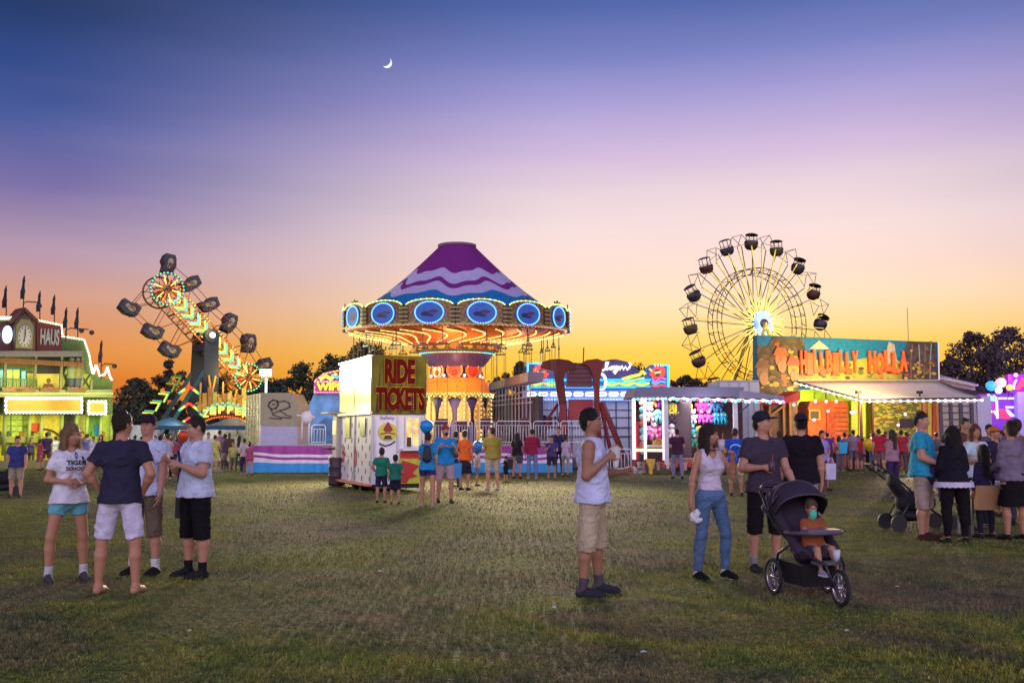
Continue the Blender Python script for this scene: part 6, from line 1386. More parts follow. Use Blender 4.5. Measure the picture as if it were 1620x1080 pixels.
    m = MB(); pts = [A.lerp(D_, k/12)+Vector((0, -.05, -.1)) for k in range(13)]; m.tube(pts, .012, 4)
    for p in pts: m.ball(p, .06, 7, 5)
    m.build('awning_bulbs', em((1, .9, .7), 3), t)
    for px in (1358, 1455):
        p = Pq(px, 622, -2.2); m = MB(); m.box((p.x, -2.2, p.z+.05), (.26, .16, .14)); m.box((p.x, -2.2, p.z-.1), (.05, .05, .3)); m.build('spot_lamp', BLACK, t)
        MB().box((p.x, -2.3, 1.6), (.07, .07, 3.2)).build('awning_post', mat((.10, .05, .05), .5), t)
    m = MB()
    for px in (1290, 1308, 1326): p = Pq(px, 630, -.6); m.tube([(p.x, -.6, p.z+.3), (p.x-.08, -.6, p.z+.1), (p.x-.03, -.6, p.z)], .025, 5); 
    m.build('hook_lamps', DARK, t)
    m = MB()
    for px, py in ((1290, 635), (1307, 635), (1323, 635), (1310, 650), (1288, 664), (1347, 652), (1352, 651), (1432, 655), (1331, 695), (1256, 640), (1377, 693), (1421, 672)): p = Pq(px, py, -.5); m.ball(p, .075, 7, 5)
    m.build('small_lamps', em((1, .55, .85), 2.6), t)
    # red pennant canopy on the left
    a = q(1232, 632, -1.5); b = q(1265, 618, -1.5); c = q(1264, 633, -1.5); d = q(1230, 640, -1.5); MB().prism([a, b, c, d], -1.6, -.3).build('red_canopy', mat((.55, .02, .02), .6), t)
    m = MB()
    for px in (1205, 1218, 1240, 1250): a = q(px, 650, -.1); m.box((a[0], -.05, 1.6), (.12, .12, 3.2)); 
    m.bar((q(1205, 660)[0], -.1, 2.2), (q(1240, 640)[0], -.1, 3.0), .1); m.build('timber_posts', mat((.30, .16, .06), .7), t)
    lx = q(1310, 640, -1)[0]
    lamp('POINT', (lx, -1.3, 2.9), 150, (1, .42, .12), .3, parent=t); lamp('POINT', (q(1420, 640, -1)[0], -.6, 3.0), 170, (1, .85, .25), .3, parent=t); lamp('POINT', (q(1300, 640, 0)[0], 1.0, 3.2), 130, (.8, 1, .2), .2, parent=t)
    lamp('POINT', (lx+2.4, -2.8, 1.9), 70, (1, .22, .35), .4, parent=t); lamp('AREA', (q(1340, 560, -1)[0], -3.4, 3.9), 420, (1, .78, .35), 2.5, (R(110), 0, 0), t)
    lamp('SPOT', (q(1400, 640, -1)[0], -2.8, 3.6), 9000, (1, .68, .45), .3, (R(-80), 0, R(-8)), t, 'added_awning_flood', R(80))  # extra flood under the awning, added to light the grass
    lamp('POINT', (q(1490, 640, -1)[0], -1.6, 3.1), 60, (1, .9, .9), .3, parent=t)
hillbilly()
def generator_trailer():
    Y = 52.; x0 = X(1488, Y); xx = lambda px: X(px, Y)-x0; zz = lambda py: Z(py, Y); t = thing('rack_trailer', 'pale trailer with dark vertical bars and shelf lines right of the painted leaf wall', 'trailer', (x0, Y, 0))
    MB().prism([(0, .3), (xx(1548), .3), (xx(1548), zz(628)), (0, zz(628))], .1, 2.6).build('body', mat((.52, .46, .46), .5), t); MB().prism([(xx(1548)+.01, .3), (xx(1570), .3), (xx(1570), zz(626)), (xx(1548)+.01, zz(626))], 0, 2.6).build('end_panel', mat((.46, .44, .62), .5), t)
    m = MB()
    for px in (1487, 1503, 1519, 1536): m.box((xx(px)+.08, -.02, 1.75), (.16, .14, 2.9))
    m.build('upright_bars', mat((.06, .04, .09), .5), t); m = MB()
    for k in range(9): m.bar((0, .04, .6+.35*k), (xx(1540), .04, .6+.35*k), .05)
    m.build('shelf_lines', mat((.10, .07, .10), .5), t)
    m = MB(); m.prism([(xx(1494), zz(606)), (xx(1552), zz(617)), (xx(1552), zz(606)), (xx(1496), zz(592))], .4, .8); o = m.build('roof_scroll', mat((.36, .28, .36), .6), t); m = MB()
    for k in range(9): f = k/8; m.lathe([(.10, -.06), (.2, -.05), (.22, .05), (.1, .06)], 12, (xx(1498+6.3*k), .3, zz(598+1.35*k)), 0)
    m.build('scroll_ornaments', mat((.5, .42, .52), .5), o)
generator_trailer()
# ================================================================== neon ride at the right edge
def neon_ride():
    Y = 54.; x0 = X(1560, Y); xx = lambda px: X(px, Y)-x0; zz = lambda py: Z(py, Y); t = thing('violet_neon_ride', 'violet and blue neon lit ride at the right edge with red letters above it', 'ride', (x0, Y, 0))
    MB().prism([(xx(1563), .3), (xx(1606), .3), (xx(1606), zz(622)), (xx(1563), zz(622))], 0, 2).build('lit_wall', self_lit((.10, .02, .45), 1.0, (.30, .02, .35), 1.4), t)
    MB().prism([(xx(1606)+.01, .3), (xx(1665), .3), (xx(1665), zz(620)), (xx(1606)+.01, zz(620))], -.4, 2).build('grey_side', mat((.42, .40, .55), .5), t)
    MB().prism([(xx(1578), zz(662)), (xx(1598), zz(662)), (xx(1600), zz(648)), (xx(1580), zz(646))], -.1, -.003).build('red_glow_panel', self_lit((1, .03, .12), 1.5), t)
    MB().prism([(xx(1567), zz(660)), (xx(1578), zz(660)), (xx(1578), zz(636)), (xx(1567), zz(636))], -.08, -.004).build('painted_figure_panel', self_lit((.35, .02, .30), 1.0), t)
    for pts, c in (([(1591, 644), (1603, 644)], (.3, .6, 1)), ([(1592, 648), (1603, 658)], (.3, .5, 1)), ([(1594, 651), (1600, 658)], (.6, .8, 1)), ([(1563, 646), (1568, 652)], (.9, .7, 1)), ([(1572, 650), (1577, 657)], (.9, .7, 1)), ([(1577, 628), (1577, 662)], (.75, .5, 1)), ([(1577, 630), (1604, 630)], (.6, .45, 1)), ([(1564, 624), (1574, 634), (1566, 634), (1574, 626)], (.3, .9, 1))):
        m = MB(); m.tube([(xx(a), -.16, zz(b)) for a, b in pts], .06, 6); m.build('neon_tube', em(c, 2.6), t)
    m = MB(); m.box((xx(1635), -.2, zz(607)), (xx(1680)-xx(1598), .3, 1.0)); s = m.build('name_sign', self_lit((.30, .02, .40), .8), t)
    text('ALI', xx(1655)-xx(1603), .62, em((1, .08, .18), 1.9), s, (xx(1603), -.42, zz(607)-.34), 'sign_letters', .08, .05)
    m = MB(); m.tube([(xx(1601), -.42, zz(616)), (xx(1602), -.42, zz(608)), (xx(1606), -.42, zz(601))], .05, 6); m.build('neon_tube', em((1, .8, 1), 2.4), s)
    for px, py, r, c, n in ((1564.5, 611, 8, (.06, .45, 1), 'blue'), (1580, 606, 8, (1, .62, .50), 'pink'), (1593.5, 613.5, 5, (1, .72, .05), 'yellow'), (1576, 618, 5.5, (.9, .72, 1), 'white'), (1604, 594, 3.5, (1, .5, .8), 'small pink')):
        m = MB(); m.ball((xx(px), -.5, zz(py)), r/F*Y, 16, 10); o = m.build('lit_globe', self_lit(c, 1.3), t, True); m = MB(); m.tube([(xx(px), -.5, zz(py)-r/F*Y), (xx(px), -.2, zz(py+18))], .02, 5); m.build('globe_stem', DARK, o)
    lamp('POINT', (xx(1585), -2.0, zz(625)), 240, (.5, .2, 1), .5, parent=t); lamp('POINT', (xx(1600), -1.2, zz(590)), 200, (.45, .15, 1), .5, parent=t)
neon_ride()
# ================================================================== white side tents and blue canopies under the zipper
def tents():
    for k, (a, b, Y, lb) in enumerate(((228, 285, 57, 'blue peaked canopy tent left of the zipper tower'), (325, 392, 57, 'blue peaked canopy tent under the zipper arch sign'))):
        x0, x1 = X(a, Y), X(b, Y); w = x1-x0; z0, z1 = Z(673, Y), Z(655, Y); t = thing('canopy_tent', lb, 'tent', (x0, Y, 0), 0, 'blue canopy tents'); m = MB()
        m.v = [(0, 0, z0), (w, 0, z0), (w, 2.6, z0), (0, 2.6, z0), (w*.5, 1.3, z1+.1), (0, 0, z0-.22), (w, 0, z0-.22), (w, 2.6, z0-.22), (0, 2.6, z0-.22)]; m.v[4] = (w*.5, 1.3, z1-.15); m.f = [(0, 1, 4), (1, 2, 4), (2, 3, 4), (3, 0, 4), (5, 6, 1, 0), (6, 7, 2, 1), (7, 8, 3, 2), (8, 5, 0, 3)]; m.m = [0]*8
        m.build('canopy', mat((.012, .055, .15), .6, var=.5), t); m = MB()
        for x in (.05, w-.05):
            for y in (.05, 2.55): m.bar((x, y, 0), (x, y, z0), .06)
        m.build('tent_legs', WHITE, t)
    Y = 60; x0, x1 = X(206, Y), X(400, Y); t = thing('white_tent_wall', 'long white canvas side wall behind the crowd under the zipper ride', 'tent wall', (x0, Y, 0)); m = MB(); w = x1-x0; n = 60; z = Z(672, Y)
    for k in range(n+1): x = w*k/n; y = .09*math.sin(k*1.3); m.v += [(x, y, 0), (x, y*.4, z), (x, y+.04, 0), (x, y*.4+.04, z)]
    for k in range(n): i = 4*k; m.f += [(i, i+4, i+5, i+1), (i+6, i+2, i+3, i+7), (i+1, i+5, i+7, i+3)]; m.m += [0]*3
    m.build('canvas', mat((.62, .66, .60), .8, var=.1), t, True); m = MB()
    for k in range(9): m.bar((w*k/8, -.1, 0), (w*k/8, -.1, z+.05), .05)
    m.build('tent_poles', STEEL, t); lamp('POINT', (w*.5, -3, 3), 200, (1, .95, .6), .5, parent=t)
tents()
m = MB(); g = P(1438, 560, 60); m.tube([(0, 0, 0), (0, 0, P(1438, 487, 60).z)], .02, 5); o = m.build('antenna_mast', mat((.3, .2, .1), .5)); o.location = (g.x, 60, 0); tag(o, 'thin tall antenna rod rising above the hillbilly sign', 'antenna')
# white wrapped bundle on the grass
def bundle():
    g = G(992, 750); C = Fld((-.75, -.4, 0), (.75, .4, .42), .012)
    C.ell((-.3, 0, .1), (.38, .26, .15), .06); C.ell((.15, -.05, .12), (.30, .22, .20), .06); C.ell((.5, .05, .08), (.24, .2, .10), .05); C.cap((.35, 0, .18), (.62, -.02, .34), .05, .03, .04); C.clip(2, 0.0, -1); C.warp(.02, 1.5, 2)
    o = C.build('plastic_bundle', mat((.60, .55, .55), .35, var=.3, bump=.6), None); o.location = g; tag(o, 'crumpled white plastic wrapped bundle lying on the grass before the low barrier', 'bundle')
bundle()
# ================================================================== people near the camera
def wpos(pd, v): return pd['root'].matrix_basis@Vector(v) if False else pd['g']+Matrix.Rotation(pd['rz'], 3, 'Z')@Vector(v)
def Hof(px, foot, top): D = G(px, foot).y; return (foot-top)/F*D*1.0
p1 = person('blonde woman in white lettered tee and light blue shorts holding her hands at her waist', 104, 918, 38, 1.66, True, .06, 'light', 'blonde', 'bob', (.74, .72, .80), 'tee', (.16, .50, .60), 'short', (.10, .10, .12),
    armL=((.22, -.12, -1), (-.55, -.62, -.12)), armR=((-.30, .10, -1), (.45, -.75, -.05)), legL=((.16, -.03, -1), (.06, .05, -1)), legR=((-.20, -.02, -1), (-.02, .05, -1)), yaw=18, pitch=4, curl=.8, sock=(.6, .6, .65))
print_on(p1, 'TIGER', .21, .05, (.03, 1.215), (.03, .03, .07)); print_on(p1, 'SCHOOL', .22, .04, (.03, 1.16), (.03, .03, .07)); print_on(p1, 'o', .03, .08, (.03, 1.275), (.02, .30, .45))
MB().tube([p1['T'](.10, -.10, 1.40), p1['T'](.135, -.10, 1.30), p1['T'](.145, .0, 1.45)], .010, 6).build('bag_strap', mat((.04, .02, .05), .7), p1['root'], True)
p2 = person('barefoot man in navy tee and white shorts with hands on hips, seen from behind', 185, 938, 180, 1.78, False, .04, 'light', 'brown', 'short', (.030, .028, .06), 'tee', (.68, .64, .80), 'shorts', None,
    armL=((.48, .22, -1), (-.42, -.40, -.72)), armR=((-.48, .22, -1), (.42, -.40, -.72)), legL=((.17, 0, -1), (.03, .04, -1)), legR=((-.17, 0, -1), (-.05, .04, -1)), yaw=-30, curl=.5)
p3 = person('young man in dark cap, pale tee and olive shorts behind the barefoot man', 226, 908, -12, 1.77, False, .05, 'pink', 'brown', 'short', (.55, .60, .80), 'tee', (.17, .13, .09), 'knee', (.02, .02, .025), (.75, .75, .8),
    armL=((.12, -.05, -1), (.05, -.35, -1)), armR=((-.12, -.05, -1), (-.05, -.4, -1)), cap=((.03, .015, .04),), yaw=10)
p4 = person('boy in pale blue tee and black shorts clasping his hands at his chest', 306, 912, -42, 1.75, False, .16, 'pink', 'brown', 'crew', (.60, .66, .84), 'tee', (.010, .008, .012), 'knee', (.03, .03, .035), (.012, .012, .015),
    armL=((.15, -.25, -1), (-.50, -.75, .35)), armR=((-.12, -.30, -1), (.30, -.75, .55)), legL=((.13, .0, -1), (.0, .05, -1)), legR=((-.12, 0, -1), (.0, .05, -1)), yaw=-14, pitch=10, curl=.9)
s_ = p4['s']; MB().tube([p4['T'](-.10, -.17, 1.38), p4['T'](-.02, -.19, 1.2), p4['T'](-.14, -.14, 1.0), p4['T'](-.24, .02, .90)], .014, 6).build('shoulder_strap', BLACK, p4['root'], True)
bgp = wpos(p4, p4['T'](-.30, .02, .80)); tag(MB().box((0, 0, 0), (.10, .22, .34)).build('sling_bag', BLACK), 'flat black sling bag hanging at the side of the boy in black shorts', 'bag').location = bgp
p5 = person('tanned man in white tank top and khaki shorts lifting food, seen in profile', 938, 940, 76, 1.80, False, .08, 'tan', 'black', 'short', (.62, .66, .90), 'tank', (.52, .42, .28), 'knee', (.045, .045, .07), (.10, .08, .10),
    armL=((.10, -.22, -1), (-.30, -.90, .10)), armR=((-.14, .06, -1), (.22, -.72, .62)), legL=((.12, -.07, -1), (.04, .0, -1)), legR=((-.12, .06, -1), (-.03, .10, -1)), yaw=-4, pitch=-4, curl=1.0)
p6 = person('dark haired woman in pale tank top and ripped blue jeans drinking from a cup', 1126, 915, 24, 1.66, True, .02, 'light', 'brown', 'long', (.66, .58, .70), 'tank', (.11, .19, .34), 'long', (.015, .015, .02),
    armL=((.34, -.38, -1), (-.32, -.55, 1)), armR=((-.32, .0, -1), (-.16, -.06, -1)), legL=((.20, -.10, -1), (.04, .12, -1)), legR=((-.05, .05, -1), (-.05, .12, -1)), yaw=30, pitch=2, curl=.7, sock=(.6, .6, .65), hem=1.0)
m = MB(); m.tube([p6['T'](-.045, -.065, 1.475)+Vector((0, .0, .005)), p6['T'](0, -.085, 1.465), p6['T'](.045, -.065, 1.475)], .007, 6); m.build('choker', BLACK, p6['root'])
p7 = person('man in dark grey printed tee, black shorts and dark cap pushing the jogging stroller', 1212, 903, 12, 1.81, False, .07, 'pink', 'brown', 'short', (.060, .045, .075), 'tee', (.012, .008, .012), 'knee', (.05, .05, .06), (.3, .3, .3),
    armL=((.16, -.22, -1), (.06, -.62, -.62)), armR=((-.28, -.05, -1), (.62, -.72, .05)), yaw=38, cap=((.022, .02, .045),), curl=1.0, pitch=-3)
print_on(p7, 'NASA', .16, .035, (.02, 1.16), (.14, .12, .16))
MB().ball(p7['hL']+Vector((0, 0, .07)), (.036, .036, .016), 10, 6).build('wrist_watch', BLACK, p7['root'], True)
p8 = person('broad man in black tee and black cap walking away behind the stroller', 1272, 872, 172, 1.83, False, .12, 'pink', 'black', 'crew', (.012, .008, .015), 'tee', (.30, .32, .42), 'long', (.04, .04, .05), cap=((.03, .02, .04), 'b'), armR=((-.16, .02, -1), (-.04, -.10, -1)))
# ---- held things
def cup(loc, label, h=.13, col=(.6, .5, .55)):
    t = thing('drink_cup', label, 'cup', loc); MB().lathe([(0, 0), (.030, 0), (.040, h), (.036, h), (.028, .01), (0, .01)], 16).build('cup_body', mat(col, .4), t, True); MB().lathe([(.036, h-.03), (0, h-.03)], 16).build('drink', mat((.25, .08, .05), .2), t); MB().tube([(.005, 0, h-.06), (.02, -.01, h+.07)], .004, 6).build('straw', mat((.6, .1, .15), .4), t); return t
hp_ = wpos(p6, p6['hp'](0, -.145, .03)); cup(hp_+Vector((0, 0, -.10)), 'pale pink drink cup at the mouth of the woman in jeans', .12)
hp_ = wpos(p7, p7['hR']); cup(hp_+Vector((-.01, -.02, -.05)), 'small dark drink cup in the hand of the stroller man', .12, (.10, .06, .08))
hp_ = wpos(p5, p5['hR'])
t = thing('paper_wrap', 'white paper wrapped snack held up by the man in the tank top', 'food wrap', hp_+Vector((.02, 0, -.06))); MB().lathe([(0, -.08), (.025, -.06), (.045, .08), (.05, .12), (.03, .13), (0, .10)], 10).build('paper', mat((.72, .68, .74), .8, bump=.5), t); MB().ball((0, 0, .12), (.035, .035, .035), 8, 6).build('snack', mat((.5, .3, .12), .7, bump=.4), t)
hp_ = wpos(p6, p6['hR']); C = Fld((-.09, -.05, -.12), (.09, .05, .08), .007); C.ell((0, 0, -.02), (.05, .018, .075), .02, Matrix.Rotation(.5, 3, 'Y')); C.ell((.035, 0, -.07), (.05, .015, .03), .01); C.warp(.006, 3, 1); o = C.build('napkin', mat((.78, .78, .84), .8), None); o.location = hp_+Vector((.02, -.02, -.05)); tag(o, 'crumpled white napkin in the lowered hand of the woman in jeans', 'napkin')
# ================================================================== strollers
def wheel(c, r, parent, fork=None, spokes=10):
    """a spoked wheel turning about the x axis"""
    m = MB(); m.tube([(c[0], c[1]+(r-.018)*math.cos(2*PI*k/28), c[2]+(r-.018)*math.sin(2*PI*k/28)) for k in range(28)], .019, 8, closed=True); o = m.build('wheel', mat((.018, .018, .02), .8), parent, True)
    m = MB(); m.tube([(c[0], c[1]+(r-.040)*math.cos(2*PI*k/28), c[2]+(r-.040)*math.sin(2*PI*k/28)) for k in range(28)], .009, 6, closed=True)
    for k in range(spokes): a = 2*PI*k/spokes; m.bar(c, (c[0], c[1]+(r-.04)*math.cos(a), c[2]+(r-.04)*math.sin(a)), .006)
    m.tube([(c[0]-.025, c[1], c[2]), (c[0]+.025, c[1], c[2])], .018, 10); m.build('rim', mat((.62, .58, .72), .25, .8), o, True); return o
def jogger(loc, rz, label, hero=True, colr=(.035, .022, .045)):
    """x across, -y forward; origin on the ground between the rear wheels"""
    t = thing('jogging_stroller', label, 'stroller', loc, rz); fab = mat(colr, .85, bump=.3); al = mat((.05, .045, .06), .35, .6)
    for sx in (-.28, .28): wheel((sx, 0, .175), .175, t)
    wheel((0, -.74, .165), .165, t)
    m = MB()
    m.tube([(-.28, 0, .175), (.28, 0, .175)], .012, 8)
    for sx in (-1, 1):
        m.tube([(sx*.06, -.74, .165), (sx*.09, -.66, .36), (sx*.20, -.34, .46), (sx*.25, .02, .66), (sx*.26, .30, .98)], .014, 8); m.tube([(sx*.27, .0, .18), (sx*.25, -.05, .40), (sx*.22, -.25, .50)], .013, 8); m.tube([(sx*.255, .12, .78), (sx*.25, -.06, .95)], .011, 7)
    m.tube([(-.26, .30, .98), (-.20, .34, 1.02), (.20, .34, 1.02), (.26, .30, .98)], .020, 8); m.tube([(-.06, -.74, .165), (.06, -.74, .165)], .009, 6); m.build('frame', al, t, True)
    # seat shell
    C = Fld((-.26, -.50, .22), (.26, .30, .98), .011)
    C.cap((-.12, -.30, .42), (.12, -.30, .42), .07, .07, .03, sy=1.8); C.cap((0, -.18, .42), (0, .14, .86), .15, .15, .05, sy=.45); 
    for sx in (-1, 1): C.cap((sx*.19, -.34, .46), (sx*.19, .10, .78), .045, .05, .04)
    C.warp(.003, 1.2); C.build('seat', fab, t)
    # canopy hood: quarter shell
    m = MB(); n1, n2 = 14, 10
    for i in range(n1+1):
        a = R(42)+R(118)*i/n1
        for j in range(n2+1):
            b = PI*j/n2; x = -.265*math.cos(b)*(1-.05*math.sin(a)); rr = .06+.31*math.sin(b)**.55*(1+.02*math.sin(i*PI)); m.v.append((x, .06-rr*math.cos(a)*1.05, .72+rr*math.sin(a)*.98))
    for i in range(n1):
        for j in range(n2): k = i*(n2+1)+j; m.f.append((k, k+1, k+n2+2, k+n2+1)); m.m.append(0)
    o = m.build('canopy', fab, t, True); md = o.modifiers.new('thick', 'SOLIDIFY'); md.thickness = .012
    m = MB()
    for i in (0, 5, 10, 14):
        a = R(42)+R(118)*i/n1; m.tube([(-.268*math.cos(PI*j/n2)*(1-.05*math.sin(a)), .06-(.067+.31*math.sin(PI*j/n2)**.55)*math.cos(a)*1.05, .72+(.067+.31*math.sin(PI*j/n2)**.55)*math.sin(a)*.98) for j in range(n2+1)], .007, 5)
    m.build('canopy_ribs', mat((.09, .07, .10), .6), o, True)
    m = MB(); m.tube([(-.23, -.16, .60), (-.22, -.40, .62), (-.12, -.50, .625), (.12, -.50, .625), (.22, -.40, .62), (.23, -.16, .60)], .020, 8); m.build('tray_bar', mat((.10, .08, .12), .4), t, True)
    m = MB(); m.box((.0, -.43, .645), (.34, .15, .022)); m.build('tray', mat((.16, .13, .20), .35), t)
    m = MB(); m.v = [(-.2, -.42, .32), (.2, -.42, .32), (.22, .02, .34), (-.22, .02, .34), (-.15, -.36, .12), (.15, -.36, .12), (.18, -.02, .12), (-.18, -.02, .12)]; m.f = [(0, 1, 5, 4), (1, 2, 6, 5), (2, 3, 7, 6), (3, 0, 4, 7), (4, 5, 6, 7), (3, 2, 1, 0)]; m.m = [0]*6; m.build('storage_basket', mat((.012, .010, .014), .8, bump=.3), t)
    m = MB(); m.box((0, -.52, .36), (.26, .12, .03)); m.build('foot_rest', mat((.10, .09, .11), .5), t); return t
sc_ = Vector((2.80, 9.84, 0)); srz = math.atan2(.2, .98); jogger(sc_, srz, 'black jogging stroller with hood and spoked wheels carrying a toddler')
def inst(p): return sc_+Matrix.Rotation(srz, 3, 'Z')@Vector(p)
bb = person('toddler in orange and grey outfit sitting in the jogging stroller', 0, 0, math.degrees(srz)+8, .80, False, .35, 'light', 'darkblonde', 'crew', (.35, .10, .04), 'tee', (.06, .07, .12), 'shorts', (.60, .50, .65), None,
    armL=((.35, -.6, -.9), (-.35, -.9, .1)), armR=((-.35, -.6, -.9), (.35, -.9, .1)), legL=((.22, -1, -.10), (.05, -.35, -1)), legR=((-.22, -1, -.10), (-.05, -.35, -1)), pitch=6, yaw=-16, world=inst((0, -.25, .0)), seat=1.12, child=1.42)
o = MB().ball((0, 0, 0), (.034, .022, .045), 10, 8).build('teething_toy', self_lit((.05, .55, .35), .25, (.02, .45, .55), 20)); o.location = wpos(bb, bb['hp'](-.02, -.165, .05)); tag(o, 'green and turquoise teething toy at the mouth of the toddler in the stroller', 'toy')  # toy has a faint glow of its own, no lamp inside
tag(MB().lathe([(0, 0), (.03, 0), (.035, .10), (0, .10)], 12).build('sippy_cup', mat((.62, .62, .7), .4), None, True), 'small white sippy cup by the foot rest of the jogging stroller', 'cup').location = inst((.10, -.52, .375))
# ================================================================== group on the right
q1 = person('big man in turquoise and navy tee and khaki shorts standing sideways with a dark bag', 1464, 853, 58, 1.89, False, .20, 'pink', 'brown', 'crew', (.03, .36, .55), 'tee', (.42, .32, .27), 'knee', (.10, .03, .03), armL=((.05, -.35, -1), (-.10, -.9, .18)), armR=((-.15, -.15, -1), (.0, -.8, -.3)), yaw=-6, pitch=5)
m = MB(); m.ball((0, 0, 0), (.25, .13, .17), 14, 9); o = m.build('waist_bag', mat((.035, .015, .09), .7, bump=.3), None, True); o.location = wpos(q1, (-.05, -.20, .98)); tag(o, 'dark navy bag at the waist of the turquoise tee man', 'bag')
q2 = person('long haired woman in black top and black trousers, seen from behind', 1513, 858, 186, 1.67, True, .22, 'light', 'black', 'long', (.014, .010, .022), 'long', (.010, .006, .010), 'long', (.03, .02, .02), armL=((.20, -.1, -1), (-.2, -.6, -.6)), armR=((-.20, -.1, -1), (.2, -.6, -.6)))
m = MB(); n = 46; zz_ = .885*q2['s']; rx, ry = .245*q2['s']*1.2, .185*q2['s']*1.2
for k in range(n):
    a = 2*PI*k/n; w = .012*(k % 2); m.v += [(rx*math.cos(a), ry*math.sin(a), zz_+.035), ((rx+.01)*math.cos(a), (ry+.01)*math.sin(a), zz_-.035-w)]
for k in range(n): i = 2*k; j = 2*((k+1) % n); m.f.append((i, j, j+1, i+1)); m.m.append(0)
o = m.build('lace_hem', mat((.62, .56, .72), .8), q2['root'])
q3 = person('woman with long auburn hair in pale printed tee facing the camera behind the table', 1549, 838, 4, 1.72, True, .10, 'light', 'red', 'long', (.55, .66, .72), 'tee', (.03, .03, .05), 'long', (.05, .04, .04), armL=((.15, -.2, -1), (-.45, -.7, .1)), armR=((-.15, -.2, -1), (.45, -.7, .1)))
print_on(q3, 'RUSH', .14, .05, (0, 1.18), (.40, .05, .10))
q4 = person('small girl with long dark hair and dark jacket in front of the auburn haired woman', 1560, 850, 198, 1.36, True, .0, 'light', 'black', 'long', (.035, .02, .07), 'long', (.02, .02, .04), 'long', (.05, .04, .05), child=True)
q5 = person('person in grey top and black skirt with hair tied up', 1606, 853, 195, 1.75, True, .10, 'light', 'brown', 'bun', (.22, .17, .24), 'long', (.008, .006, .008), 'skirt', (.02, .02, .02), armL=((.12, -.1, -1), (-.1, -.7, -.3)))
q6 = person('woman with long dark hair in pink flowered top walking past the hillbilly house', 1414, 778, 210, 1.68, True, .05, 'light', 'brown', 'long', (.42, .22, .28), 'long', (.05, .03, .12), 'long', (.3, .3, .3))
for a in ((1580, 816, 676, 20, False, (.03, .02, .05), 'tee', (.05, .05, .08), 'shorts', 'crew', 'brown', 'light', 'man in orange cap looking down in the crowd at the right', ((.60, .16, .03),)),
          (1532, 806, 662, 15, False, (.14, .05, .05), 'tee', (.05, .05, .08), 'shorts', 'short', 'black', 'light', 'man with sunglasses pushed up on black hair behind the auburn haired woman', None),
          (1527, 790, 676, 0, False, (.45, .08, .05), 'tee', (.05, .05, .08), 'long', 'short', 'black', 'light', 'man in red tee between the black haired woman and the auburn haired woman', None),
          (1497, 792, 690, 160, False, (.10, .05, .07), 'tee', (.05, .05, .08), 'long', 'short', 'black', 'light', 'short dark haired person half hidden left of the black haired woman', None),
          (1570, 790, 672, 0, False, (.10, .09, .12), 'tee', (.05, .05, .08), 'long', 'short', 'black', 'light', 'dark haired man behind the orange capped man', None),
          (1614, 830, 664, 185, False, (.20, .10, .12), 'tee', (.05, .05, .08), 'long', 'short', 'brown', 'light', 'brown haired man at the very right edge behind the grey top', None)):
    px, ft, tp, fc, fm, tc_, tl_, bc, bl2, hs2, hr, sk2, lb, cp = a; person(lb, px, ft, fc, Hof(px, ft, tp), fm, .05, sk2, hr, hs2, tc_, tl_, bc, bl2, cap=cp)
def table():
    g = G(1568, 849); t = thing('folding_table', 'small folding table with white cloth at the right group', 'table', g); w = .62; h = .80
    MB().box((0, .25, h), (w, .55, .03)).build('tabletop', mat((.45, .42, .4), .5), t)
    for sx in (-1, 1):
        for y in (.02, .48): MB().bar((sx*(w/2-.04), y, 0), (sx*(w/2-.06), y, h), .03).build('leg', STEEL, t)
    m = MB(); n = 40
    for k in range(n+1):
        u = k/n; x = -w/2-.02+(w+.04)*u; f = .018*math.sin(k*1.7); m.v += [(x, .55, h+.022), (x, -.045, h+.022), (x, -.06+f, h-.02), (x, -.065+f*1.6, h-.09-.02*(k % 2))]
    for k in range(n):
        for j in range(3): i = 4*k+j; m.f.append((i, i+4, i+5, i+1)); m.m.append(0)
    o = m.build('lace_cloth', mat((.66, .62, .78), .8)); o.location = g; tag(o, 'white lace edged cloth lying over the small table', 'tablecloth')
    b = thing('paper_carrier', 'brown paper carrier box hanging at the front of the small table', 'box', g+Vector((-.12, -.17, .42))); MB().box((0, 0, .18), (.33, .14, .36)).build('box_body', mat((.40, .20, .09), .7, bump=.1), b); m = MB(); m.tube([(-.08, 0, .36), (-.07, 0, .42), (.07, 0, .42), (.08, 0, .36)], .006, 6); m.build('handle', mat((.5, .4, .3), .7), b)
    for k, (x, y) in enumerate(((-.12, .12), (-.02, .18), (.08, .10))):
        b = thing('water_bottle', 'clear water bottle with white cap on the small table, %s' % ('leftmost of three', 'middle of three', 'rightmost of three')[k], 'bottle', g+Vector((x, y, h+.024)), 0, 'water bottles on the small table'); MB().lathe([(0, 0), (.032, 0), (.033, .12), (.014, .17), (.013, .19), (0, .19)], 12).build('bottle_body', mat((.30, .50, .75), .1), b, True); MB().lathe([(.016, .19), (.016, .21), (0, .21)], 10).build('cap', WHITE, b)
table()
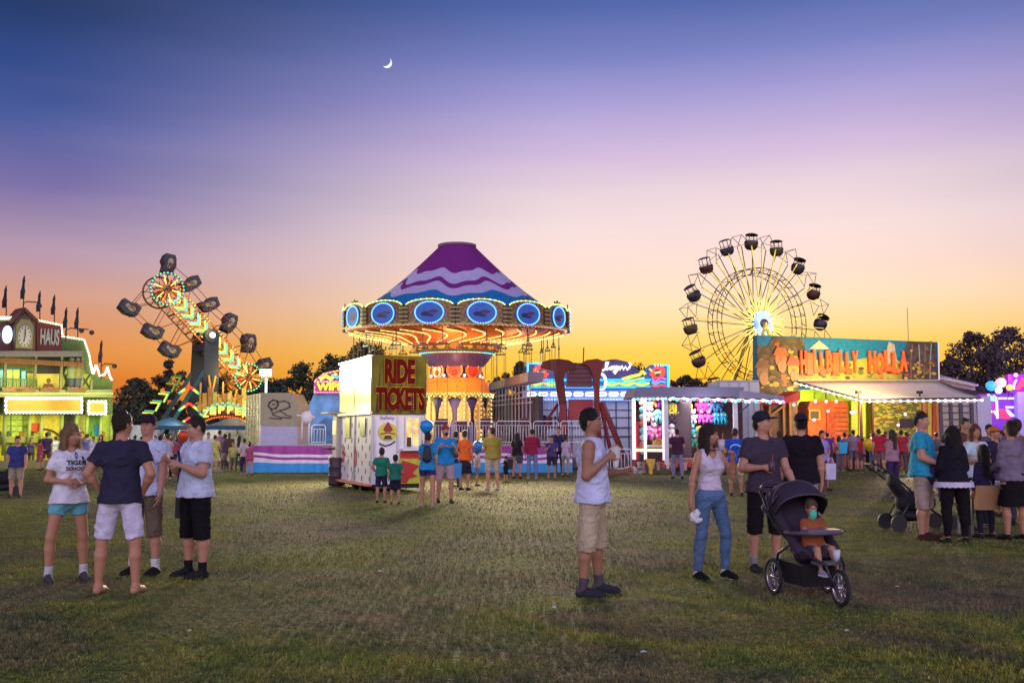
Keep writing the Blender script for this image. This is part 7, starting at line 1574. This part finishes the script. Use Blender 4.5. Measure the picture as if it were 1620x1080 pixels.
def dark_stroller(px, py, rz, label, s=1.):
    g = G(px, py); t = thing('folding_stroller', label, 'stroller', g, rz); bk = mat((.015, .012, .02), .7)
    m = MB(); 
    for sx in (-.24, .24): m.tube([(sx, -.55, .12), (sx, -.1, .45), (sx, .2, .75), (sx, .62, 1.06)], .016, 7); m.tube([(sx, .3, .12), (sx, .05, .55)], .014, 7)
    m.tube([(-.24, .62, 1.06), (.24, .62, 1.06)], .02, 7); m.build('frame', bk, t, True)
    C = Fld((-.26, -.4, .3), (.26, .4, 1.0), .018); C.cap((0, -.25, .45), (0, .05, .45), .18, .18, .04); C.cap((0, .05, .48), (0, .28, .78), .17, .15, .05, sy=.5); C.clip(2, .33, -1); C.build('seat', bk, t)
    C = Fld((-.26, -.3, .1), (.26, .35, .38), .018); C.ell((0, .03, .24), (.22, .26, .10), .03); C.build('storage_bag', mat((.02, .015, .03), .7), t)
    for x, y in ((-.24, -.55), (.24, -.55), (-.24, .3), (.24, .3)): w = MB(); w.tube([(x-.02, y, .13), (x+.02, y, .13)], .13, 16); w.build('wheel', mat((.03, .03, .035), .6), t)
dark_stroller(1440, 838, R(95), 'empty black stroller with its handle to the left beside the turquoise tee man')
dark_stroller(3, 785, R(-60), 'dark stroller at the left edge by the navy tee man'); dark_stroller(1375, 742, R(150), 'dark stroller with a yellow balloon before the hillbilly house')
# ================================================================== people at middle distance and far away
NAV = (.025, .03, .10)
mid = [
 (24, 787, 690, 15, 0, (.04, .05, .20), 'tee', (.34, .28, .22), 'shorts', 'short', 'black', 'pink', 'man in navy tee and khaki shorts by a stroller at the left edge'),
 (603, 795, 710, 172, 0, (.02, .22, .13), 'tee', (.03, .025, .08), 'shorts', 'short', 'brown', 'light', 'taller boy in green tee before the ticket booth'),
 (625, 797, 721, 186, 0, (.02, .20, .14), 'tee', (.02, .015, .04), 'shorts', 'short', 'black', 'light', 'smaller boy in green tee and black shorts before the ticket booth'),
 (676, 802, 683, 180, 1, (.02, .28, .62), 'tee', (.035, .04, .18), 'short', 'short', 'brown', 'light', 'woman in bright blue tee and navy shorts wearing a black drawstring backpack'),
 (704, 795, 673, 12, 0, (.02, .27, .62), 'tee', (.50, .34, .38), 'shorts', 'short', 'brown', 'pink', 'bearded man in bright blue tee and pinkish shorts walking towards the camera'),
 (721, 770, 682, 150, 1, (.03, .03, .08), 'long', (.02, .03, .10), 'long', 'short', 'black', 'light', 'dark dressed person between the bright blue tee man and the orange tee woman'),
 (735, 775, 681, 155, 1, (.70, .12, .02), 'tee', (.02, .015, .03), 'skirt', 'short', 'brown', 'light', 'woman in orange tee and black skirt'),
 (755, 768, 712, 100, 0, (.50, .42, .40), 'tee', (.10, .22, .40), 'shorts', 'short', 'brown', 'light', 'small child in beige beneath a blue balloon'),
 (779, 775, 676, 200, 0, (.33, .27, .05), 'tee', (.46, .38, .28), 'shorts', 'short', 'brown', 'light', 'person in mustard tee and khaki shorts'),
 (800, 763, 722, 240, 0, (.015, .01, .02), 'tee', (.02, .015, .03), 'shorts', 'short', 'black', 'light', 'small child in black beside the mustard tee person'),
 (818, 757, 684, 165, 1, (.02, .012, .015), 'tee', (.30, .24, .12), 'short', 'long', 'black', 'light', 'woman with long black hair in black top with a bag'),
 (842, 757, 678, 190, 0, (.30, .02, .06), 'long', (.16, .22, .42), 'long', 'short', 'black', 'light', 'man in maroon shirt and blue jeans raising his hand to his face'),
 (873, 756, 689, 8, 0, (.07, .06, .20), 'tee', (.05, .03, .05), 'shorts', 'short', 'brown', 'light', 'boy in navy tee with pale sleeves and dark shorts'),
 (884, 753, 675, -10, 0, (.03, .03, .10), 'tee', (.02, .02, .05), 'long', 'short', 'black', 'light', 'man in dark navy clothes behind the boy by the barriers'),
 (895, 754, 689, 150, 1, (.55, .42, .55), 'tee', (.25, .55, .62), 'short', 'short', 'black', 'light', 'girl in pink top and light blue shorts by the barriers'),
 (1165, 784, 678, 170, 0, (.02, .08, .55), 'tee', (.45, .32, .28), 'shorts', 'crew', 'brown', 'tan', 'man in royal blue tee with a pale arc on the back'),
 (1072, 757, 678, 185, 0, (.06, .02, .05), 'tee', (.22, .22, .32), 'long', 'short', 'black', 'light', 'person in dark maroon tee and grey jeans facing the prize booth'),
 (1303, 776, 681, 20, 1, (.38, .30, .62), 'tee', (.10, .05, .05), 'skirt', 'short', 'brown', 'pink', 'woman in lavender top with white bag right of the black tee man'),
 (1234, 770, 682, 170, 1, (.30, .12, .08), 'tee', (.10, .06, .06), 'long', 'short', 'brown', 'light', 'person in rust top between the stroller man and the black tee man'),
 (533, 768, 692, -70, 0, (.52, .44, .72), 'tee', (.05, .04, .08), 'long', 'crew', 'black', 'dark', 'person in lavender tee leaning at the rear window of the ticket booth'),
 (1338, 742, 684, 190, 1, (.20, .14, .22), 'tee', (.05, .06, .12), 'short', 'short', 'brown', 'light', 'woman in grey purple top with a bright blue bag before the hillbilly house'),
 (1352, 745, 680, 170, 0, (.30, .20, .28), 'tee', (.20, .14, .20), 'shorts', 'short', 'brown', 'light', 'man in dusty mauve tee beside the woman with the bright blue bag'),
 (1288, 745, 690, 10, 1, (.35, .06, .10), 'tee', (.06, .04, .05), 'short', 'pony', 'brown', 'light', 'woman in red top left of the lavender top woman'),
 (1365, 743, 694, 200, 1, (.50, .20, .30), 'tee', (.10, .06, .12), 'short', 'short', 'brown', 'light', 'child in pink top before the hillbilly house'),
 (1392, 748, 678, 180, 0, (.45, .02, .05), 'tee', (.20, .10, .10), 'shorts', 'short', 'brown', 'light', 'broad man in red tee before the painted leaf wall'),
 (1404, 744, 683, 30, 1, (.35, .05, .08), 'tee', (.15, .08, .10), 'shorts', 'short', 'red', 'light', 'woman in crimson tee partly hidden by the red tee man'),
 (1428, 748, 680, 160, 0, (.40, .03, .05), 'tee', (.10, .06, .08), 'long', 'short', 'brown', 'light', 'man in red shirt between the flowered top woman and the turquoise tee man'),
 (1440, 744, 686, 10, 1, (.55, .16, .05), 'tee', (.10, .06, .06), 'long', 'short', 'black', 'light', 'woman in orange red top behind the turquoise tee man'),
 (1256, 742, 690, 5, 1, (.20, .09, .07), 'tee', (.07, .05, .05), 'long', 'short', 'brown', 'light', 'person in brown top near the timber posts left of the orange hut'),
 (1320, 738, 692, 25, 0, (.55, .10, .14), 'tee', (.10, .05, .06), 'long', 'short', 'black', 'light', 'person in bright red top by the deck of the orange hut'),
 (1300, 735, 688, -20, 0, (.45, .20, .10), 'tee', (.10, .06, .06), 'shorts', 'short', 'brown', 'light', 'man in rust tee in front of the orange hut window'),
 (62, 744, 694, 150, 1, (.38, .06, .08), 'tee', (.30, .08, .10), 'skirt', 'pony', 'brown', 'light', 'woman in red dress walking by the fun house porch'),
 (72, 742, 684, 200, 0, (.05, .03, .08), 'tee', (.10, .05, .05), 'shorts', 'short', 'black', 'light', 'man in black tee left of the blonde woman'),
 (86, 740, 690, 190, 0, (.55, .62, .68), 'tee', (.06, .06, .12), 'shorts', 'crew', 'black', 'light', 'person in pale tee just left of the blonde woman head'),
 (48, 740, 692, 30, 1, (.06, .05, .10), 'tee', (.10, .08, .08), 'long', 'short', 'black', 'light', 'dark clothed person right of the navy tee man far left'),
 (136, 742, 686, 160, 0, (.10, .12, .30), 'tee', (.05, .05, .10), 'shorts', 'short', 'black', 'light', 'person in blue tee between the blonde woman and the navy tee man'),
 (146, 744, 690, 20, 1, (.60, .58, .62), 'tee', (.04, .03, .06), 'short', 'short', 'brown', 'light', 'person in white tee close left of the man with hands on hips'),
 (128, 738, 682, 10, 0, (.12, .05, .05), 'tee', (.04, .03, .06), 'long', 'short', 'brown', 'light', 'person in brown red tee behind the blonde woman shoulder'),
 (252, 762, 688, 170, 1, (.40, .28, .36), 'tee', (.012, .01, .02), 'skirt', 'short', 'black', 'light', 'woman in mauve top and long black skirt left of the boy in black shorts'),
 (264, 758, 686, 190, 1, (.50, .42, .46), 'tee', (.02, .012, .03), 'long', 'short', 'brown', 'light', 'woman in pale top beside the woman in the long black skirt'),
 (234, 750, 690, 10, 0, (.60, .20, .08), 'tee', (.30, .25, .08), 'shorts', 'short', 'brown', 'pink', 'person in orange top just right of the olive shorts man'),
 (244, 746, 688, 30, 1, (.60, .45, .10), 'tee', (.05, .04, .06), 'long', 'short', 'black', 'light', 'person in yellow top behind the woman in mauve'),
 (278, 745, 692, 200, 1, (.30, .06, .10), 'tee', (.05, .03, .06), 'long', 'pony', 'black', 'light', 'woman in dark red top close left of the boy in black shorts'),
 (339, 747, 688, 165, 0, (.55, .50, .12), 'tee', (.50, .50, .10), 'shorts', 'short', 'brown', 'light', 'person in yellow tee right of the boy in black shorts'),
 (346, 742, 680, 185, 0, (.30, .18, .30), 'tee', (.10, .10, .12), 'shorts', 'short', 'black', 'light', 'person in plum tee in the crowd under the zipper arch'),
 (354, 745, 686, -80, 1, (.09, .05, .10), 'tee', (.32, .26, .20), 'shorts', 'short', 'black', 'dark', 'person in dark top and khaki shorts walking left under the zipper arch'),
 (328, 744, 684, 10, 0, (.55, .62, .62), 'tee', (.20, .24, .26), 'shorts', 'short', 'black', 'light', 'person in pale tee peeking out right of the boy head'),
 (368, 746, 700, 20, 0, (.45, .46, .12), 'tee', (.20, .22, .08), 'shorts', 'short', 'darkblonde', 'light', 'child in lime top beside the walking person in dark top'),
 (386, 750, 694, 160, 1, (.50, .40, .44), 'tee', (.05, .02, .10), 'long', 'short', 'brown', 'light', 'woman in pale pink top at the left corner of the striped skirt'),
 (394, 752, 700, 190, 1, (.40, .08, .16), 'tee', (.40, .10, .18), 'short', 'short', 'brown', 'light', 'girl in crimson top at the left corner of the striped skirt'),
 (222, 746, 690, 190, 1, (.35, .30, .34), 'tee', (.10, .06, .08), 'long', 'short', 'brown', 'light', 'person in grey top seen between the two men at left'),
 (158, 742, 688, 10, 1, (.10, .07, .12), 'tee', (.1, .05, .08), 'long', 'long', 'black', 'light', 'woman with long black hair behind the elbow of the navy tee man'),
 (1376, 740, 690, 185, 0, (.14, .03, .05), 'tee', (.05, .05, .05), 'long', 'short', 'black', 'light', 'dark clothed person by the stroller with the yellow balloon'),
 (1484, 745, 684, 175, 1, (.12, .10, .14), 'tee', (.05, .05, .05), 'long', 'short', 'black', 'light', 'dark clothed person before the rack trailer'),
 (212, 744, 688, 190, 1, (0.05, 0.05, 0.06), 'tee', (0.05, 0.04, 0.06), 'long', 'short', 'brown', 'light', 'woman in charcoal top just left of the olive shorts man'),
 (259, 744, 687, 20, 0, (0.42, 0.34, 0.24), 'tee', (0.1, 0.08, 0.08), 'shorts', 'crew', 'black', 'pink', 'man in beige top behind the two women in long skirt and pale top'),
 (270, 740, 690, 170, 1, (0.5, 0.03, 0.03), 'tee', (0.12, 0.14, 0.22), 'long', 'pony', 'darkblonde', 'dark', 'woman in scarlet top near the foot of the zipper tower'),
 (286, 742, 686, 200, 0, (0.06, 0.05, 0.22), 'tee', (0.05, 0.04, 0.06), 'long', 'crew', 'brown', 'light', 'man in indigo top close beside the red balloon'),
 (316, 740, 689, 10, 1, (0.6, 0.33, 0.2), 'tee', (0.1, 0.08, 0.08), 'shorts', 'crew', 'black', 'light', 'woman in peach top behind the head of the boy in black shorts'),
 (361, 742, 684, 30, 0, (0.12, 0.06, 0.04), 'tee', (0.12, 0.14, 0.22), 'long', 'crew', 'brown', 'dark', 'man in brown top under the right half of the zipper arch'),
 (377, 744, 690, 185, 1, (0.55, 0.5, 0.4), 'tee', (0.05, 0.04, 0.06), 'long', 'long', 'black', 'light', 'woman in cream top between the lime top child and the skirt corner'),
 (110, 740, 686, 180, 0, (0.25, 0.25, 0.28), 'tee', (0.1, 0.08, 0.08), 'shorts', 'crew', 'darkblonde', 'pink', 'man in grey top behind the blonde woman hair'),
 (40, 738, 690, 200, 1, (0.5, 0.12, 0.22), 'tee', (0.12, 0.14, 0.22), 'long', 'short', 'brown', 'light', 'woman in rose top before the fun house porch near the left edge'),
 (1246, 744, 686, 190, 0, (0.42, 0.02, 0.1), 'tee', (0.05, 0.04, 0.06), 'long', 'crew', 'black', 'light', 'man in cherry top left of the black tee man before the timber wall'),
 (1311, 741, 684, 165, 0, (0.16, 0.04, 0.28), 'tee', (0.1, 0.08, 0.08), 'shorts', 'short', 'brown', 'pink', 'man in purple top before the orange hut door'),
 (1329, 739, 690, 15, 1, (0.55, 0.22, 0.18), 'tee', (0.12, 0.14, 0.22), 'long', 'long', 'black', 'dark', 'woman in salmon top left of the bright blue tote bag'),
 (1346, 738, 686, 190, 0, (0.32, 0.07, 0.04), 'tee', (0.05, 0.04, 0.06), 'long', 'short', 'darkblonde', 'light', 'man in brick red top on the deck side of the mauve tee man'),
 (1359, 740, 688, 160, 0, (0.5, 0.03, 0.03), 'tee', (0.1, 0.08, 0.08), 'shorts', 'crew', 'brown', 'pink', 'man in scarlet top left of the yellow balloon'),
 (1384, 739, 685, 20, 1, (0.25, 0.1, 0.4), 'tee', (0.12, 0.14, 0.22), 'long', 'crew', 'black', 'dark', 'woman in violet top right of the yellow balloon stroller'),
 (1399, 741, 687, 200, 0, (0.03, 0.25, 0.26), 'tee', (0.05, 0.04, 0.06), 'long', 'crew', 'brown', 'light', 'man in teal top behind the broad red tee man'),
 (1436, 741, 683, 175, 0, (0.42, 0.02, 0.1), 'tee', (0.1, 0.08, 0.08), 'shorts', 'short', 'black', 'light', 'man in cherry top between the flowered top woman and turquoise tee'),
 (1452, 742, 688, 0, 1, (0.6, 0.6, 0.64), 'tee', (0.12, 0.14, 0.22), 'long', 'pony', 'darkblonde', 'dark', 'woman in white top behind the turquoise tee man back'),
 (1502, 746, 686, 190, 0, (0.16, 0.16, 0.05), 'tee', (0.05, 0.04, 0.06), 'long', 'short', 'brown', 'light', 'man in olive top before the dark barred trailer'),
 (1543, 760, 678, 10, 0, (0.2, 0.4, 0.65), 'tee', (0.1, 0.08, 0.08), 'shorts', 'crew', 'black', 'pink', 'man in sky blue top behind the auburn haired woman left shoulder'),
 (1590, 770, 680, 185, 1, (0.25, 0.25, 0.28), 'tee', (0.12, 0.14, 0.22), 'long', 'short', 'brown', 'light', 'woman in grey top behind the orange capped man'),
]
PD = {}
for a in mid:
    px, ft, tp, fc, fm, tc_, tl_, bc, bl2, hs2, hr, sk2, lb = a; ft = max(ft, 741+px % 5) if 1198 < px < 1488 else ft; sw = random.uniform(-.12, .12); kw = {}
    if 'taller boy' in lb or 'smaller boy' in lb or 'child' in lb or 'girl in' in lb: kw['child'] = True
    if 'raising his hand' in lb: kw['armR'] = ((-.3, -.35, -1), (.2, -.5, 1))
    if 'bearded' in lb: kw['cap'] = ((.35, .04, .05), 'b')
    if 'boy in navy' in lb: kw['cap'] = ((.08, .03, .04),)
    elif 'mustard' in lb: kw['cap'] = ((.08, .04, .05),)
    if 'leaning' in lb: kw['armL'] = ((.2, -.8, -.2), (.0, -1, .1)); kw['cap'] = ((.02, .01, .02),)
    walk = 'walking' in lb or random.random() < .25; g_ = .20 if walk else .04
    AP = [((.17, sw, -1), (.04, -.30, -1)), ((.22, -.05, -1), (-.3, -.9, -.1)), ((.18, -.25, -1), (-.25, -.7, .5)), ((.45, .15, -1), (-.45, -.4, -.7)), ((.15, .15, -1), (.05, -.1, -1)), ((.12, -.2, -1), (-.5, -.8, .05))]
    i_, j_ = random.randrange(6), random.randrange(6); mir = lambda p: tuple((-q[0], q[1], q[2]) for q in p)
    kw.setdefault('armL', AP[i_]); kw.setdefault('armR', mir(AP[j_]))
    PD[lb] = person(lb, px, ft, fc, Hof(px, ft, tp), bool(fm), random.uniform(0, .14), sk2, hr, hs2, tc_, tl_, bc, bl2, (.5, .5, .52) if random.random() < .35 else (.04, .035, .045), legL=((.08, -g_, -1), (.02, .06, -1)), legR=((-.08, g_*.7, -1), (-.02, .10+g_, -1)), yaw=random.uniform(-25, 25), **kw)
# details of the middle group
w_ = PD['woman in bright blue tee and navy shorts wearing a black drawstring backpack']
C = Fld((-.16, .05, .95), (.16, .32, 1.42), .014); C.cap((0, .17, 1.05), (0, .165, 1.25), .105, .075, .02, sy=.6); o = C.build('drawstring_backpack', mat((.015, .012, .025), .6, bump=.4), None); o.location = w_['g']; o.rotation_euler = (0, 0, w_['rz']); tag(o, 'black drawstring backpack on the back of the woman in bright blue', 'backpack')
m = MB(); 
for sx in (-1, 1): m.tube([(sx*.04, .165, 1.26), (sx*.11, .135, 1.36), (sx*.12, .02, 1.42)], .010, 6)
m.build('straps', BLACK, o)
w_ = PD['bearded man in bright blue tee and pinkish shorts walking towards the camera']; print_on(w_, 'SPIRIT', .22, .07, (.02, 1.25), (.55, .65, .75)); MB().ball(w_['hp'](0, -.075, .03), (.045, .03, .04), 10, 7).build('beard', hairm('brown'), w_['root'], True)
w_ = PD['man in royal blue tee with a pale arc on the back']; m = MB(); m.ribbon([(.13+.13*math.cos(PI*k/10), .0+.09*math.sin(PI*k/10)) for k in range(11)], .035, 0, .002); o = m.build('pale_arc', mat((.35, .60, .60), .8), w_['shirt']); print_on(w_, o, .26, .1, (0, 1.20), (.35, .6, .6), 1)
def balloon(px, py, Y, r, col, label, down=1.0):
    c = P(px, py, Y); t = thing('balloon', label, 'balloon', c, 0, 'party balloons'); MB().lathe([(0.001, -r*1.2), (r*.35, -r*.95), (r*.8, -r*.4), (r, .1*r), (r*.9, r*.55), (r*.5, r*.92), (.001, r*1.05)], 18).build('skin', mat(col, .25, var=.05), t, True); MB().tube([(0, 0, -r*1.2), (.02, 0, -r*1.2-down*.5), (-.01, 0, -r*1.2-down)], .006, 4).build('string', mat((.6, .6, .6), .6), t)
balloon(674.5, 675, 21.5, .15, (.02, .30, .72), 'bright blue balloon floating above the backpack woman', .35); balloon(757, 706, 29, .17, (.02, .22, .65), 'blue balloon above the small child in beige', .4)
balloon(1375, 703, 42, .26, (.80, .55, .02), 'yellow balloon tied to the stroller before the hillbilly house', .6); balloon(290, 690, 38, .22, (.65, .06, .02), 'red balloon left of the boy in black shorts', .6)
def bag(px, py, Y, w, h, col, label, name='shopping_bag', cat='bag'):
    c = P(px, py, Y); t = thing(name, label, cat, c, 0, 'bags carried in the crowd'); m = MB(); m.v = [(-w*.42, -.05, 0), (w*.42, -.05, 0), (w*.5, -.04, h), (-w*.5, -.04, h), (-w*.42, .07, 0), (w*.42, .07, 0), (w*.5, .05, h), (-w*.5, .05, h)]; m.f = [(0, 1, 2, 3), (5, 4, 7, 6), (1, 5, 6, 2), (4, 0, 3, 7), (4, 5, 1, 0), (3, 2, 6, 7)]; m.m = [0]*6; m.build('bag_body', mat(col, .6, bump=.4), t); MB().tube([(-w*.3, 0, h), (-w*.15, 0, h*1.35), (w*.15, 0, h*1.35), (w*.3, 0, h)], .012, 5).build('handles', mat(col, .6), t)
bag(1334, 717, 41, .34, .46, (.02, .40, .62), 'bright blue tote bag of the woman before the hillbilly house'); bag(1315, 758, 26.6, .26, .42, (.62, .56, .82), 'white plastic bag in the hand of the lavender top woman'); bag(1301, 776, 25.5, .26, .28, (.10, .03, .03), 'dark brown bag hanging low beside the black tee man')
bag(822, 733, 33.5, .24, .26, (.03, .02, .08), 'dark bag hanging beside the long haired woman in black', 'hand_bag'); bag(805, 742, 33, .30, .34, (.012, .008, .02), 'black bag on the arm of the mustard tee person', 'hand_bag'); bag(722, 756, 27.5, .3, .4, (.02, .20, .50), 'blue bag beside the orange tee woman')
